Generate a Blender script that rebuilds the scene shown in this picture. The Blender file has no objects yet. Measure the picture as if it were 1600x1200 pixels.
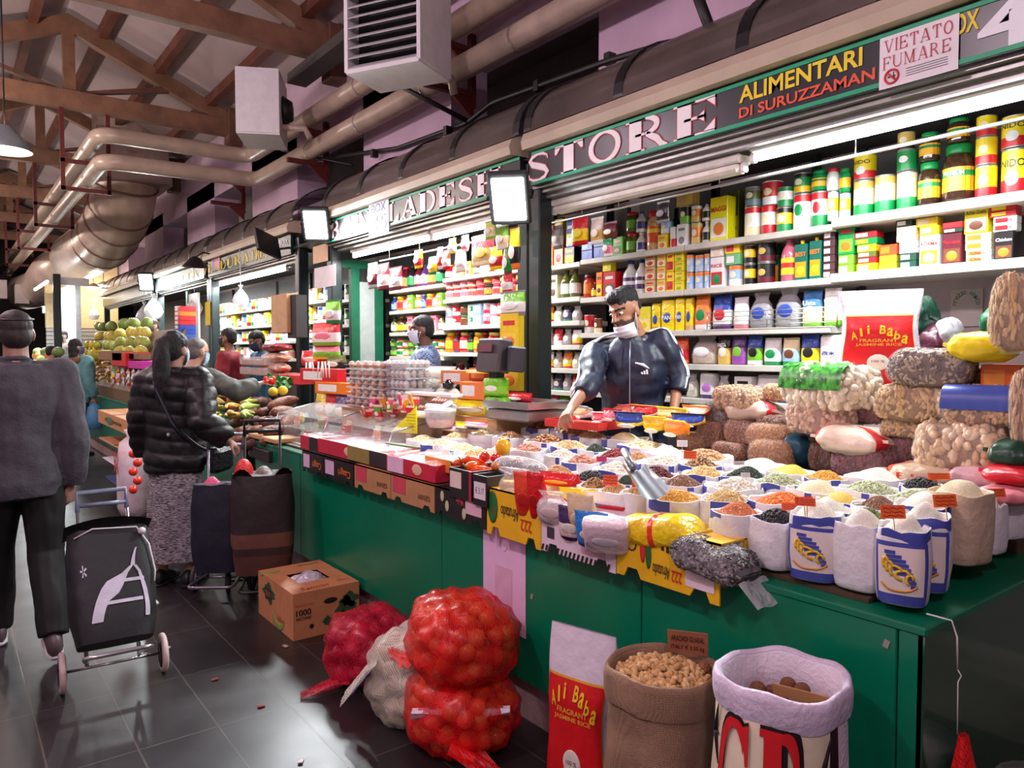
import bpy, bmesh, math, random
from mathutils import Vector, Matrix, Euler, noise
S = bpy.context.scene
COL = S.collection
PI = math.pi
rnd = random.Random(7)

# ---------------------------------------------------------------- camera
YAW, PITCH, FPX = math.radians(37.5), math.radians(2.47), 1160.0
CAM = Vector((0, 0, 1.55))
cam_data = bpy.data.cameras.new('camera')
cam_data.sensor_width = 36
cam_data.lens = 36 * FPX / 1600
cam_data.clip_start = 0.05
cam = bpy.data.objects.new('camera', cam_data)
cam.location = CAM
cam.rotation_euler = (PI / 2 - PITCH, 0, -YAW)
COL.objects.link(cam)
S.camera = cam
_f = Vector((math.sin(YAW) * math.cos(PITCH), math.cos(YAW) * math.cos(PITCH), -math.sin(PITCH)))
_r = Vector((math.cos(YAW), -math.sin(YAW), 0))
_u = _r.cross(_f)


def ray(px, py):
 return _f + _r * ((px - 800) / FPX) + _u * ((600 - py) / FPX)


def PX(px, py, X):
 d = ray(px, py); return CAM + d * (X / d.x)


def PY(px, py, Y):
 d = ray(px, py); return CAM + d * (Y / d.y)


def PZ(px, py, Z):
 d = ray(px, py); return CAM + d * ((Z - CAM.z) / d.z)


def PD(px, py, D):
 return CAM + ray(px, py) * D


def depth(p):
 return (Vector(p) - CAM).dot(_f)


# ---------------------------------------------------------------- colour management, world, added fill lamps
S.view_settings.view_transform = 'Standard'
S.view_settings.look = 'None'
S.view_settings.gamma = 1
S.view_settings.use_curve_mapping = False
S.view_settings.exposure = 0.68
W = bpy.data.worlds.new('hall_air')
S.world = W
W.use_nodes = True
W.node_tree.nodes['Background'].inputs[0].default_value = (0.55, 0.5, 0.6, 1)
W.node_tree.nodes['Background'].inputs[1].default_value = 0.05


def lamp(name, kind, loc, energy, col=(1, 1, 1), size=0.2, size_y=None, aim=None, spot=None, parent=None, blend=0.5):
 l = bpy.data.lights.new(name, kind)
 l.energy = energy
 l.color = col
 if kind == 'AREA':
  l.size = size
  if size_y:
   l.shape = 'RECTANGLE'; l.size_y = size_y
 else:
  l.shadow_soft_size = size
 if spot:
  l.spot_size = math.radians(spot); l.spot_blend = blend
 o = bpy.data.objects.new(name, l)
 o.location = loc
 if aim is not None:
  o.rotation_euler = (Vector(aim) - Vector(loc)).to_track_quat('-Z', 'Y').to_euler()
 COL.objects.link(o)
 return o


# made-up bulbs out of view left of the aisle, lighting ceiling and foreground
for _y, _e in ((-1.2, 120), (2.2, 120), (6.0, 130), (10.5, 150), (16, 170), (22, 130)):
 lamp('fill_light', 'POINT', (-0.75, _y, 3.9), _e, (1.0, 0.76, 0.86) if _y < 8 else (1.0, 0.82, 0.74), 0.12)

# ---------------------------------------------------------------- colours and materials
def lin(c):
 return tuple(((x / 255) / 12.92 if x / 255 <= .04045 else ((x / 255 + .055) / 1.055) ** 2.4) for x in c[:3]) + (1,)


_M = {}


def mat(col, rough=.5, metal=0., var=.10, vscale=14., bump=0., bscale=60., emit=0., alpha=1., trans=0., coat=0., key=None, coord='Object'):
 k = (tuple(col), rough, metal, var, vscale, bump, bscale, emit, alpha, trans, coat, key)
 if k in _M:
  return _M[k]
 m = bpy.data.materials.new('mat_%d' % len(_M))
 m.use_nodes = True
 nt = m.node_tree
 b = nt.nodes['Principled BSDF']
 b.inputs['Roughness'].default_value = rough
 b.inputs['Metallic'].default_value = metal
 c = lin(col)
 m.diffuse_color = c
 tc = nt.nodes.new('ShaderNodeTexCoord')
 if var > 0:
  n = nt.nodes.new('ShaderNodeTexNoise')
  n.inputs['Scale'].default_value = vscale
  n.inputs['Detail'].default_value = 4
  nt.links.new(tc.outputs[coord], n.inputs['Vector'])
  r = nt.nodes.new('ShaderNodeValToRGB')
  r.color_ramp.elements[0].color = tuple(x * (1 - var) for x in c[:3]) + (1,)
  r.color_ramp.elements[1].color = tuple(min(1, x * (1 + var)) for x in c[:3]) + (1,)
  r.color_ramp.elements[0].position = .3
  r.color_ramp.elements[1].position = .7
  nt.links.new(n.outputs['Fac'], r.inputs['Fac'])
  nt.links.new(r.outputs['Color'], b.inputs['Base Color'])
 else:
  b.inputs['Base Color'].default_value = c
 if bump > 0:
  n2 = nt.nodes.new('ShaderNodeTexNoise')
  n2.inputs['Scale'].default_value = bscale
  n2.inputs['Detail'].default_value = 3
  nt.links.new(tc.outputs[coord], n2.inputs['Vector'])
  bp = nt.nodes.new('ShaderNodeBump')
  bp.inputs['Strength'].default_value = bump
  bp.inputs['Distance'].default_value = .02
  nt.links.new(n2.outputs['Fac'], bp.inputs['Height'])
  nt.links.new(bp.outputs['Normal'], b.inputs['Normal'])
 if emit > 0:
  b.inputs['Emission Color'].default_value = c
  b.inputs['Emission Strength'].default_value = emit
 if trans > 0:
  b.inputs['Transmission Weight'].default_value = trans
 if coat > 0:
  b.inputs['Coat Weight'].default_value = coat
  b.inputs['Coat Roughness'].default_value = .08
 if alpha < 1:
  b.inputs['Alpha'].default_value = alpha
 _M[k] = m
 return m


def film(alpha=.25, rough=.12, col=(235, 235, 240), bump=.5, bscale=35):
 """thin clear plastic film: transparent with a glossy skin"""
 k = ('film', alpha, rough, tuple(col), bump, bscale)
 if k in _M:
  return _M[k]
 m = bpy.data.materials.new('mat_film_%d' % len(_M)); m.use_nodes = True
 nt = m.node_tree
 b = nt.nodes['Principled BSDF']
 b.inputs['Base Color'].default_value = lin(col)
 b.inputs['Roughness'].default_value = rough
 b.inputs['Alpha'].default_value = alpha
 b.inputs['Specular IOR Level'].default_value = .9
 tc = nt.nodes.new('ShaderNodeTexCoord')
 n = nt.nodes.new('ShaderNodeTexNoise'); n.inputs['Scale'].default_value = bscale; n.inputs['Detail'].default_value = 2
 bp = nt.nodes.new('ShaderNodeBump'); bp.inputs['Strength'].default_value = bump; bp.inputs['Distance'].default_value = .03
 nt.links.new(tc.outputs['Object'], n.inputs['Vector']); nt.links.new(n.outputs['Fac'], bp.inputs['Height'])
 nt.links.new(bp.outputs['Normal'], b.inputs['Normal'])
 _M[k] = m
 return m


def ramp_mat(stops, axis=2, rough=.4, coord='Generated', key=None, bump=0., bscale=60.):
 """bands of colour along one axis of the thing: [(position, colour), ...]"""
 k = ('ramp', tuple((p, tuple(c)) for p, c in stops), axis, rough, coord, key, bump)
 if k in _M:
  return _M[k]
 m = bpy.data.materials.new('mat_bands_%d' % len(_M)); m.use_nodes = True
 nt = m.node_tree
 b = nt.nodes['Principled BSDF']
 b.inputs['Roughness'].default_value = rough
 tc = nt.nodes.new('ShaderNodeTexCoord')
 sp = nt.nodes.new('ShaderNodeSeparateXYZ')
 nt.links.new(tc.outputs[coord], sp.inputs[0])
 r = nt.nodes.new('ShaderNodeValToRGB')
 r.color_ramp.interpolation = 'CONSTANT'
 e = r.color_ramp.elements
 e[0].position = stops[0][0]; e[0].color = lin(stops[0][1])
 e[1].position = stops[-1][0]; e[1].color = lin(stops[-1][1])
 for p, c in stops[1:-1]:
  x = e.new(p); x.color = lin(c)
 nt.links.new(sp.outputs[axis], r.inputs['Fac'])
 nt.links.new(r.outputs['Color'], b.inputs['Base Color'])
 if bump > 0:
  n2 = nt.nodes.new('ShaderNodeTexNoise'); n2.inputs['Scale'].default_value = bscale
  nt.links.new(tc.outputs['Object'], n2.inputs['Vector'])
  bp = nt.nodes.new('ShaderNodeBump'); bp.inputs['Strength'].default_value = bump; bp.inputs['Distance'].default_value = .02
  nt.links.new(n2.outputs['Fac'], bp.inputs['Height']); nt.links.new(bp.outputs['Normal'], b.inputs['Normal'])
 _M[k] = m
 return m


# ---------------------------------------------------------------- mesh builder
_TXT = {}


def text_geo(s, bold=0.0, shear=0.0, spacing=1.0):
 k = (s, bold, shear, spacing)
 if k not in _TXT:
  cu = bpy.data.curves.new('tmp', 'FONT')
  cu.body = s; cu.size = 1; cu.offset = bold; cu.shear = shear; cu.space_character = spacing
  cu.resolution_u = 3
  o = bpy.data.objects.new('tmp', cu); COL.objects.link(o)
  me = bpy.data.meshes.new_from_object(o.evaluated_get(bpy.context.evaluated_depsgraph_get()))
  vs = [v.co.copy() for v in me.vertices]
  fs = [tuple(p.vertices) for p in me.polygons]
  bpy.data.objects.remove(o); bpy.data.curves.remove(cu); bpy.data.meshes.remove(me)
  if vs:
   x0 = min(v.x for v in vs); x1 = max(v.x for v in vs); y0 = min(v.y for v in vs); y1 = max(v.y for v in vs)
  else:
   x0 = x1 = y0 = y1 = 0
  _TXT[k] = (vs, fs, x0, x1, y0, y1)
 return _TXT[k]


def plane_M(o, xdir, ydir):
 x = Vector(xdir).normalized(); y = Vector(ydir); y = (y - x * y.dot(x)).normalized(); z = x.cross(y)
 M = Matrix((x, y, z)).transposed().to_4x4(); M.translation = Vector(o)
 return M


class MB:
 def __init__(s):
  s.v = []; s.f = []; s.m = []; s.s = []

 def add(s, vs, fs, mi=0, M=None, sm=False):
  n = len(s.v)
  if M is not None:
   vs = [M @ Vector(v) for v in vs]
  s.v.extend([tuple(v) for v in vs])
  for i, f in enumerate(fs):
   s.f.append(tuple(a + n for a in f)); s.m.append(mi[i] if isinstance(mi, (list, tuple)) else mi); s.s.append(sm)
  return s

 def box(s, c, size, mi=0, rot=None, M=None, bev=0.0, taper=(1, 1)):
  x, y, z = size[0] / 2, size[1] / 2, size[2] / 2
  T = Matrix.Translation(Vector(c))
  if rot is not None:
   T = T @ Euler(rot).to_matrix().to_4x4()
  if M is not None:
   T = M @ T
  tx, ty = taper
  if bev <= 0:
   vs = [(-x, -y, -z), (x, -y, -z), (x, y, -z), (-x, y, -z), (-x * tx, -y * ty, z), (x * tx, -y * ty, z), (x * tx, y * ty, z), (-x * tx, y * ty, z)]
   fs = [(3, 2, 1, 0), (4, 5, 6, 7), (0, 1, 5, 4), (1, 2, 6, 5), (2, 3, 7, 6), (3, 0, 4, 7)]
   return s.add(vs, fs, mi, T)
  b = min(bev, x * .9, y * .9, z * .9)
  vs = []; idx = {}
  for sx in (-1, 1):
   for sy in (-1, 1):
    for sz in (-1, 1):
     kx, ky = (tx, ty) if sz > 0 else (1, 1)
     for a in range(3):
      p = [sx * (x - (b if a != 0 else 0)) * kx, sy * (y - (b if a != 1 else 0)) * ky, sz * (z - (b if a != 2 else 0))]
      idx[(sx, sy, sz, a)] = len(vs); vs.append(p)
  fs = []
  for a in range(3):
   o1, o2 = (a + 1) % 3, (a + 2) % 3
   for sg in (-1, 1):
    q = []
    for u, w in ((-1, -1), (1, -1), (1, 1), (-1, 1)):
     k = [0, 0, 0]; k[a] = sg; k[o1] = u; k[o2] = w
     q.append(idx[(*k, a)])
    fs.append(tuple(q if sg > 0 else q[::-1]))
  for a in range(3):
   o1, o2 = (a + 1) % 3, (a + 2) % 3
   for u in (-1, 1):
    for w in (-1, 1):
     k0 = [0, 0, 0]; k0[a] = -1; k0[o1] = u; k0[o2] = w
     k1 = list(k0); k1[a] = 1
     q = [idx[(*k0, o1)], idx[(*k0, o2)], idx[(*k1, o2)], idx[(*k1, o1)]]
     fs.append(tuple(q if u * w < 0 else q[::-1]))
  for sx in (-1, 1):
   for sy in (-1, 1):
    for sz in (-1, 1):
     q = [idx[(sx, sy, sz, a)] for a in range(3)]
     fs.append(tuple(q if sx * sy * sz > 0 else q[::-1]))
  return s.add(vs, fs, mi, T)

 def loft(s, rings, mi=0, caps=True, sm=True, M=None, closed=True):
  n = len(rings[0]); vs = [p for r in rings for p in r]; fs = []; k = len(rings)
  for i in range(k - 1):
   for j in range(n if closed else n - 1):
    a = i * n + j; b = i * n + (j + 1) % n
    fs.append((a, b, b + n, a + n))
  if isinstance(mi, (list, tuple)):
   mm = []
   for i in range(k - 1):
    mm += [mi[min(i, len(mi) - 1)]] * (n if closed else n - 1)
  else:
   mm = [mi] * len(fs)
  if caps and closed:
   fs.append(tuple(range(n - 1, -1, -1))); fs.append(tuple((k - 1) * n + j for j in range(n)))
   mm += [mm[0], mm[-1]]
  return s.add(vs, fs, mm, M, sm)

 def lathe(s, prof, n=16, mi=0, c=(0, 0, 0), M=None, sm=True, caps=True):
  T = Matrix.Translation(Vector(c))
  if M is not None:
   T = M @ T
  rings = [[(r * math.cos(2 * PI * j / n), r * math.sin(2 * PI * j / n), z) for j in range(n)] for r, z in prof]
  return s.loft(rings, mi, caps, sm, T)

 def tube(s, pts, r, n=8, mi=0, caps=True, closed=False, sm=True, M=None, flat=1.0):
  pts = [Vector(p) for p in pts]; k = len(pts)
  rs = r if isinstance(r, (list, tuple)) else [r] * k
  rings = []; up = None
  for i in range(k):
   if closed:
    t = pts[(i + 1) % k] - pts[i - 1]
   else:
    t = pts[min(i + 1, k - 1)] - pts[max(i - 1, 0)]
   t = t.normalized() if t.length > 1e-9 else Vector((0, 0, 1))
   if up is None:
    up = Vector((0, 0, 1)) if abs(t.z) < .9 else Vector((1, 0, 0))
   up = (up - t * up.dot(t)).normalized()
   sd = t.cross(up)
   rings.append([pts[i] + sd * (rs[i] * math.cos(2 * PI * j / n)) + up * (rs[i] * flat * math.sin(2 * PI * j / n)) for j in range(n)])
  if closed:
   rings.append(rings[0]); caps = False
  return s.loft(rings, mi, caps, sm, M)

 def cyl(s, p0, p1, r0, r1=None, n=12, mi=0, sm=True, M=None):
  return s.tube([p0, p1], [r0, r0 if r1 is None else r1], n, mi, True, False, sm, M)

 def sphere(s, c, r, nu=12, nv=8, mi=0, M=None, e=1.0):
  if not isinstance(r, (tuple, list)):
   r = (r, r, r)
  T = Matrix.Translation(Vector(c))
  if M is not None:
   T = M @ T
  def pw(x):
   return math.copysign(abs(x) ** e, x)
  vs = [(0, 0, -r[2])]
  for i in range(1, nv):
   a = -PI / 2 + PI * i / nv
   for j in range(nu):
    b = 2 * PI * j / nu
    vs.append((r[0] * pw(math.cos(a)) * pw(math.cos(b)), r[1] * pw(math.cos(a)) * pw(math.sin(b)), r[2] * pw(math.sin(a))))
  vs.append((0, 0, r[2])); fs = []
  for j in range(nu):
   fs.append((0, 1 + (j + 1) % nu, 1 + j))
   for i in range(nv - 2):
    a = 1 + i * nu + j; b = 1 + i * nu + (j + 1) % nu
    fs.append((a, b, b + nu, a + nu))
   a = 1 + (nv - 2) * nu
   fs.append((a + j, a + (j + 1) % nu, len(vs) - 1))
  return s.add(vs, fs, mi, T, True)

 def prism(s, poly, d, M=None, mi=0):
  """outline in the local xy plane, thickness d along +z"""
  n = len(poly)
  vs = [(x, y, 0) for x, y in poly] + [(x, y, d) for x, y in poly]
  fs = [tuple(range(n - 1, -1, -1)), tuple(range(n, 2 * n))] + [(i, (i + 1) % n, n + (i + 1) % n, n + i) for i in range(n)]
  return s.add(vs, fs, mi, M)

 def grid(s, fn, nu, nv, mi=0, sm=True, M=None):
  vs = [fn(i / nu, j / nv) for i in range(nu + 1) for j in range(nv + 1)]
  fs = [(i * (nv + 1) + j, (i + 1) * (nv + 1) + j, (i + 1) * (nv + 1) + j + 1, i * (nv + 1) + j + 1) for i in range(nu) for j in range(nv)]
  return s.add(vs, fs, mi, M, sm)

 def text(s, t, w, h, M, mi=0, bold=0.0, shear=0.0, z=0.0012, fit=True, align='c', spacing=1.0):
  vs, fs, x0, x1, y0, y1 = text_geo(t, bold, shear, spacing)
  if not vs:
   return s
  sy = h / max(1e-6, y1 - y0); sx = (w / max(1e-6, x1 - x0)) if fit else sy
  cx = (x0 + x1) / 2 if align == 'c' else x0
  return s.add([((v.x - cx) * sx, (v.y - (y0 + y1) / 2) * sy, z) for v in vs], fs, mi, M)

 def mesh(s, name, mats):
  me = bpy.data.meshes.new(name)
  me.from_pydata(s.v, [], s.f)
  for m in (mats if isinstance(mats, (list, tuple)) else [mats]):
   me.materials.append(m)
  me.polygons.foreach_set('material_index', s.m)
  me.polygons.foreach_set('use_smooth', s.s)
  me.update()
  return me

 def build(s, name, mats, parent=None, loc=(0, 0, 0), rot=(0, 0, 0)):
  o = bpy.data.objects.new(name, s.mesh(name, mats))
  COL.objects.link(o)
  o.parent = parent; o.location = loc; o.rotation_euler = rot
  return o


LABELS = {}


def tag(o, label=None, cat=None, group=None, kind=None):
 if label:
  if cat is not None:
   if label in LABELS and LABELS[label] != group:
    print('DUP LABEL', label)
   LABELS[label] = group
  o['label'] = label
 if cat: o['category'] = cat
 if group: o['group'] = group
 if kind: o['kind'] = kind
 return o


def thing(name, label, cat, loc=(0, 0, 0), rz=0.0, group=None, rot=None):
 o = bpy.data.objects.new(name, None)
 o.empty_display_size = .05
 COL.objects.link(o)
 o.location = loc
 o.rotation_euler = rot if rot is not None else (0, 0, rz)
 return tag(o, label, cat, group)


def struct(name, mb, m, parent=None):
 o = mb.build(name, m, parent)
 if parent is None: o['kind'] = 'structure'
 return o


_KIDS = {}


def kids_of(o):
 return [c for c in COL.objects if c.parent == o]


def dup(root, loc, rot=None, label=None, group=None, scale=None, kids=None):
 c = root.copy(); COL.objects.link(c)
 c.location = loc
 if rot is not None: c.rotation_euler = rot
 if scale is not None: c.scale = scale if isinstance(scale, (tuple, list)) else (scale,) * 3
 if label is not None:
  cat = c.get('category'); tag(c, label, cat, group)
 key = root.name
 if key not in _KIDS:
  _KIDS[key] = list(root.children)
 for ch in _KIDS[key]:
  d = ch.copy(); COL.objects.link(d); d.parent = c
  for g in ch.children:
   e = g.copy(); COL.objects.link(e); e.parent = d
 return c


def nz(p, s=1.0, seed=0.0):
 return noise.noise(Vector((p[0] * s + seed, p[1] * s + seed * .7, p[2] * s - seed)))


GREEN = (0, 104, 72)
# ================================================================ the setting
XS, XW, XC = 3.0, 3.7, 1.86      # sign plane, upper wall plane, counter front plane
ZP = .14                        # raised floor inside the stalls

fl = MB(); fl.add([(-2.6, -3, 0), (6, -3, 0), (6, 32, 0), (-2.6, 32, 0)], [(0, 1, 2, 3)])
m = bpy.data.materials.new('mat_floor'); m.use_nodes = True; nt = m.node_tree; b = nt.nodes['Principled BSDF']
tc = nt.nodes.new('ShaderNodeTexCoord'); mp = nt.nodes.new('ShaderNodeMapping'); mp.inputs['Rotation'].default_value = (0, 0, PI / 2)
mp.inputs['Location'].default_value = (.13, .03, 0)
br = nt.nodes.new('ShaderNodeTexBrick'); br.inputs['Scale'].default_value = 1; br.inputs['Brick Width'].default_value = .6; br.inputs['Row Height'].default_value = .3
br.inputs['Mortar Size'].default_value = .0035; br.offset = .0; br.inputs['Mortar Smooth'].default_value = .2
br.inputs['Color1'].default_value = lin((34, 30, 33)); br.inputs['Color2'].default_value = lin((44, 39, 41)); br.inputs['Mortar'].default_value = lin((74, 64, 60))
nt.links.new(tc.outputs['Object'], mp.inputs['Vector']); nt.links.new(mp.outputs['Vector'], br.inputs['Vector'])
n1 = nt.nodes.new('ShaderNodeTexNoise'); n1.inputs['Scale'].default_value = 3; n1.inputs['Detail'].default_value = 8
nt.links.new(tc.outputs['Object'], n1.inputs['Vector'])
mx = nt.nodes.new('ShaderNodeMix'); mx.data_type = 'RGBA'; mx.blend_type = 'MULTIPLY'; mx.inputs[0].default_value = .7
cr = nt.nodes.new('ShaderNodeValToRGB'); cr.color_ramp.elements[0].color = (.55, .52, .53, 1); cr.color_ramp.elements[1].color = (1.15, 1.1, 1.1, 1)
nt.links.new(n1.outputs['Fac'], cr.inputs['Fac']); nt.links.new(br.outputs['Color'], mx.inputs[6]); nt.links.new(cr.outputs['Color'], mx.inputs[7])
nt.links.new(mx.outputs[2], b.inputs['Base Color'])
mr = nt.nodes.new('ShaderNodeMapRange'); mr.inputs['To Min'].default_value = .22; mr.inputs['To Max'].default_value = .48
nt.links.new(n1.outputs['Fac'], mr.inputs['Value']); nt.links.new(mr.outputs[0], b.inputs['Roughness'])
bp = nt.nodes.new('ShaderNodeBump'); bp.inputs['Strength'].default_value = .25; bp.inputs['Distance'].default_value = .01
ad = nt.nodes.new('ShaderNodeMath'); ad.operation = 'SUBTRACT'; nt.links.new(n1.outputs['Fac'], ad.inputs[0]); nt.links.new(br.outputs['Fac'], ad.inputs[1])
nt.links.new(ad.outputs[0], bp.inputs['Height']); nt.links.new(bp.outputs['Normal'], b.inputs['Normal'])
struct('floor', fl, m)

m_pink = mat((196, 170, 190), .8, var=.12, vscale=2, bump=.15, bscale=30)
m_pale = mat((188, 178, 176), .8, var=.1, vscale=2, bump=.1)
m_panel = mat((176, 160, 160), .85, var=.1, vscale=1.5)
m_wood = mat((128, 84, 58), .6, var=.35, vscale=3, bump=.2, bscale=20)
m_woodred = mat((104, 58, 42), .6, var=.3, vscale=3)
m_dark = mat((22, 22, 24), .5)
m_blacktrim = mat((20, 24, 26), .35)
m_cream = mat((186, 172, 150), .45, var=.12, vscale=4)
m_pipe = mat((178, 160, 142), .32, var=.14, vscale=5, bump=.05)
m_duct = mat((204, 182, 168), .32, metal=.15, var=.15, vscale=4, bump=.12, bscale=14)
m_rust = mat((92, 30, 26), .55)
m_white = mat((226, 226, 228), .5, var=.05)

# upper wall: lilac piers and lintel band with openings between
w = MB()
w.box((XW + .2, 12.5, 4.62), (.4, 31, .95))          # band above the openings
for k in range(9):
 y = 2.95 + 3.65 * k
 w.box((XW + .2, y, 3.62), (.4, 1.75, 1.6))
w.box((XW + .2, -1.2, 3.62), (.4, 3.2, 1.6))
struct('wall_right', w, m_pink)
w = MB(); w.box((5.9, 14.5, 3), (.1, 35, 6.2)); struct('wall_outer', w, m_pale)
w = MB(); w.box((-2.5, 14.5, 3), (.2, 35, 6.4)); struct('wall_left', w, mat((150, 140, 146), .8))
w = MB(); w.box((1.7, 31.5, 3), (8.6, .2, 6.4)); struct('wall_far', w, mat((40, 38, 40), .9))
w = MB(); w.box((1.7, -2.9, 3), (8.6, .2, 6.4)); struct('wall_near', w, mat((120, 110, 116), .9))

# roof: two pitches with the ridge over the aisle, flat strips beside
RX, RZ, EX, EZ, LX = 1.45, 6.15, XW, 5.15, -0.8
w = MB()
w.add([(RX, -3, RZ), (EX + .5, -3, EZ - .12), (EX + .5, 32, EZ - .12), (RX, 32, RZ)], [(3, 2, 1, 0)])
w.add([(RX, -3, RZ), (LX - 1.8, -3, EZ - .5), (LX - 1.8, 32, EZ - .5), (RX, 32, RZ)], [(0, 1, 2, 3)])
w.add([(EX + .3, -3, 5.05), (6, -3, 5.05), (6, 32, 5.05), (EX + .3, 32, 5.05)], [(3, 2, 1, 0)])
struct('ceiling', w, m_panel)
# ---------------------------------------------------------------- roof timbers, one truss per bay
ORD = ['nearest', 'second', 'third', 'fourth', 'fifth', 'sixth', 'seventh']
def slope_z(x):
 return RZ - (RZ - EZ) * (x - RX) / (EX - RX) if x > RX else RZ - (RZ - EZ) * (RX - x) / (EX - RX)
m_beam = mat((126, 92, 70), .55, var=.3, vscale=4, bump=.15, bscale=25)
m_beam2 = mat((104, 70, 54), .55, var=.3, vscale=4)
for k, y in enumerate((4.35, 8.0, 11.65, 15.3, 18.95, 22.6, 26.2)):
 t = thing('roof_truss', 'glued timber roof truss spanning the aisle, %s from the camera' % ORD[k], 'roof truss', (0, y, 0), group='timber roof trusses')
 b = MB(); b.box(((XW + .1 + LX) / 2, 0, 4.93), (XW + .1 - LX, .16, .24), bev=.006); b.build('tie_beam', m_beam, t)
 for s in (1, -1):
  x1 = RX + s * (EX - RX + .05)
  b = MB(); b.prism([(RX, RZ - .10), (x1, EZ - .10), (x1, EZ - .32), (RX, RZ - .32)] if s > 0 else [(RX, RZ - .32), (x1, EZ - .32), (x1, EZ - .10), (RX, RZ - .10)], .14, plane_M((0, .07, 0), (1, 0, 0), (0, 0, 1)))
  b.build('rafter', m_beam, t)
  b = MB(); xm = RX + s * 1.15; b.prism([(RX + s * .1, 5.05), (xm, slope_z(xm) - .3), (xm + s * .16, slope_z(xm) - .34), (RX + s * .24, 5.05)], .10, plane_M((0, .05, 0), (1, 0, 0), (0, 0, 1)))
  b.build('strut', m_beam2, t)
 b = MB(); b.box((RX, 0, 5.44), (.14, .12, .8)); b.build('king_post', m_beam, t)
 b = MB(); b.box((XW - .03, 0, 4.90), (.34, .24, .62), bev=.01); b.build('wall_post', m_beam2, t)
n = 0
for x in (3.25, 2.55, 1.85, 1.05, .35, -.35):
 b = MB(); b.box((0, 13, 0), (.10, 34, .14))
 o = b.build('trim_%d' % (n + 1), m_woodred, None, (x, 0, slope_z(x) - .09)); o['kind'] = 'structure'; n += 1

# ---------------------------------------------------------------- insulated pipes on brackets
def fillet(pts, r, n=5):
 out = [Vector(pts[0])]
 for i in range(1, len(pts) - 1):
  p = Vector(pts[i]); a = (Vector(pts[i - 1]) - p).normalized(); c = (Vector(pts[i + 1]) - p).normalized()
  for k in range(n + 1):
   u = k / n
   out.append((p + a * r) * (1 - u) ** 2 + p * 2 * u * (1 - u) + (p + c * r) * u ** 2)
 out.append(Vector(pts[-1])); return out
PXX = 3.45
YB = 10.2
pl = fillet([(PXX, -1, 3.88), (PXX, YB, 3.88), (1.62, YB + .1, 3.88), (1.62, 30, 3.88)], .22)
pu = fillet([(PXX, -1, 4.25), (PXX, YB + .25, 4.25), (1.62, YB + .3, 4.25), (1.62, 30, 4.25)], .22)
for nm, pts, lab in (('insulated_pipe', pl, 'lower cream insulated pipe on wall brackets bending over the aisle'), ('insulated_pipe', pu, 'upper cream insulated pipe on wall brackets bending over the aisle')):
 b = MB(); b.tube(pts, .098, 14)
 o = b.build(nm, m_pipe); tag(o, lab, 'pipe', 'insulated pipes')
 for y in [0.5 + 1.3 * q for q in range(7)]:
  j = MB(); j.cyl((PXX, y, pts[0].z), (PXX, y + .03, pts[0].z), .1015, n=14); j.build('joint_band', mat((150, 135, 120), .35), o)
for k in range(4):
 y = 2.3 + 3.05 * k
 t = thing('pipe_bracket', 'rust red steel wall bracket under the cream pipes, %s from the right' % ['first', 'second', 'third', 'fourth'][k], 'bracket', (0, y, 0), group='pipe brackets')
 for z in (3.88, 4.25):
  b = MB(); b.box((3.45, 0, z - .125), (.5, .05, .05)); b.prism([(3.68, z - .15), (3.45, z - .15), (3.68, z - .34)], .03, plane_M((0, .015, 0), (1, 0, 0), (0, 0, 1)))
  b.build('arm', m_rust, t)
 b = MB(); b.box((3.67, 0, 3.95), (.05, .06, .62)); b.build('upright', m_rust, t)
for k in range(4):
 y = (11.65, 15.3, 18.95, 22.6)[k]
 t = thing('pipe_hanger', 'dark red hanger frame carrying the aisle pipes, %s from the camera' % ORD[k], 'hanger', (0, y, 0), group='pipe hangers')
 for x in (1.35, 1.9):
  b = MB(); b.box((x, 0, 4.28), (.05, .05, 1.12)); b.build('rod', m_rust, t)
 for z in (3.75, 4.12):
  b = MB(); b.box((1.62, 0, z), (.6, .05, .05)); b.build('crossbar', m_rust, t)

# ---------------------------------------------------------------- big duct
dk = [(2.75, 15.1, 6.2), (2.75, 15.1, 4.35), (2.62, 16.5, 3.75), (2.5, 19.6, 3.7)]
t = thing('air_duct', 'large round metal foil air duct dropping from the roof', 'duct', (0, 0, 0))
b = MB(); pts = fillet(dk, .75, 8); b.tube(pts, .54, 24); b.build('duct_tube', m_duct, t)
for i in (1, 4, 7, 10, 13, 16):
 if i + 1 < len(pts):
  d = (pts[i + 1] - pts[i]).normalized()
  b = MB(); b.tube([pts[i] - d * .02, pts[i] + d * .02], .56, 24); b.build('collar', mat((150, 120, 105), .3, metal=.4), t)
b = MB(); b.box((2.75, 15.1, 5.0), (1.3, 1.2, .9), taper=(.85, .85)); b.build('plenum_box', mat((150, 130, 122), .5, metal=.2), t)
t = thing('air_duct', 'smaller segmented foil duct elbow beyond the big duct', 'duct', (0, 0, 0))
b = MB(); pts = fillet([(3.4, 21, 4.2), (2.3, 21.5, 3.6), (2.2, 24, 3.3), (2.0, 26, 3.3)], .6, 7); b.tube(pts, .5, 20); b.build('duct_tube', m_duct, t)
b = MB(); b.box((1.75, 24, 3.1), (.3, .4, .5)); b.build('vent_box', m_pale, t); b = MB(); b.box((1.3, 24.6, 3.25), (.3, .4, .5)); b.build('vent_box', m_pale, t)

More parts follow.
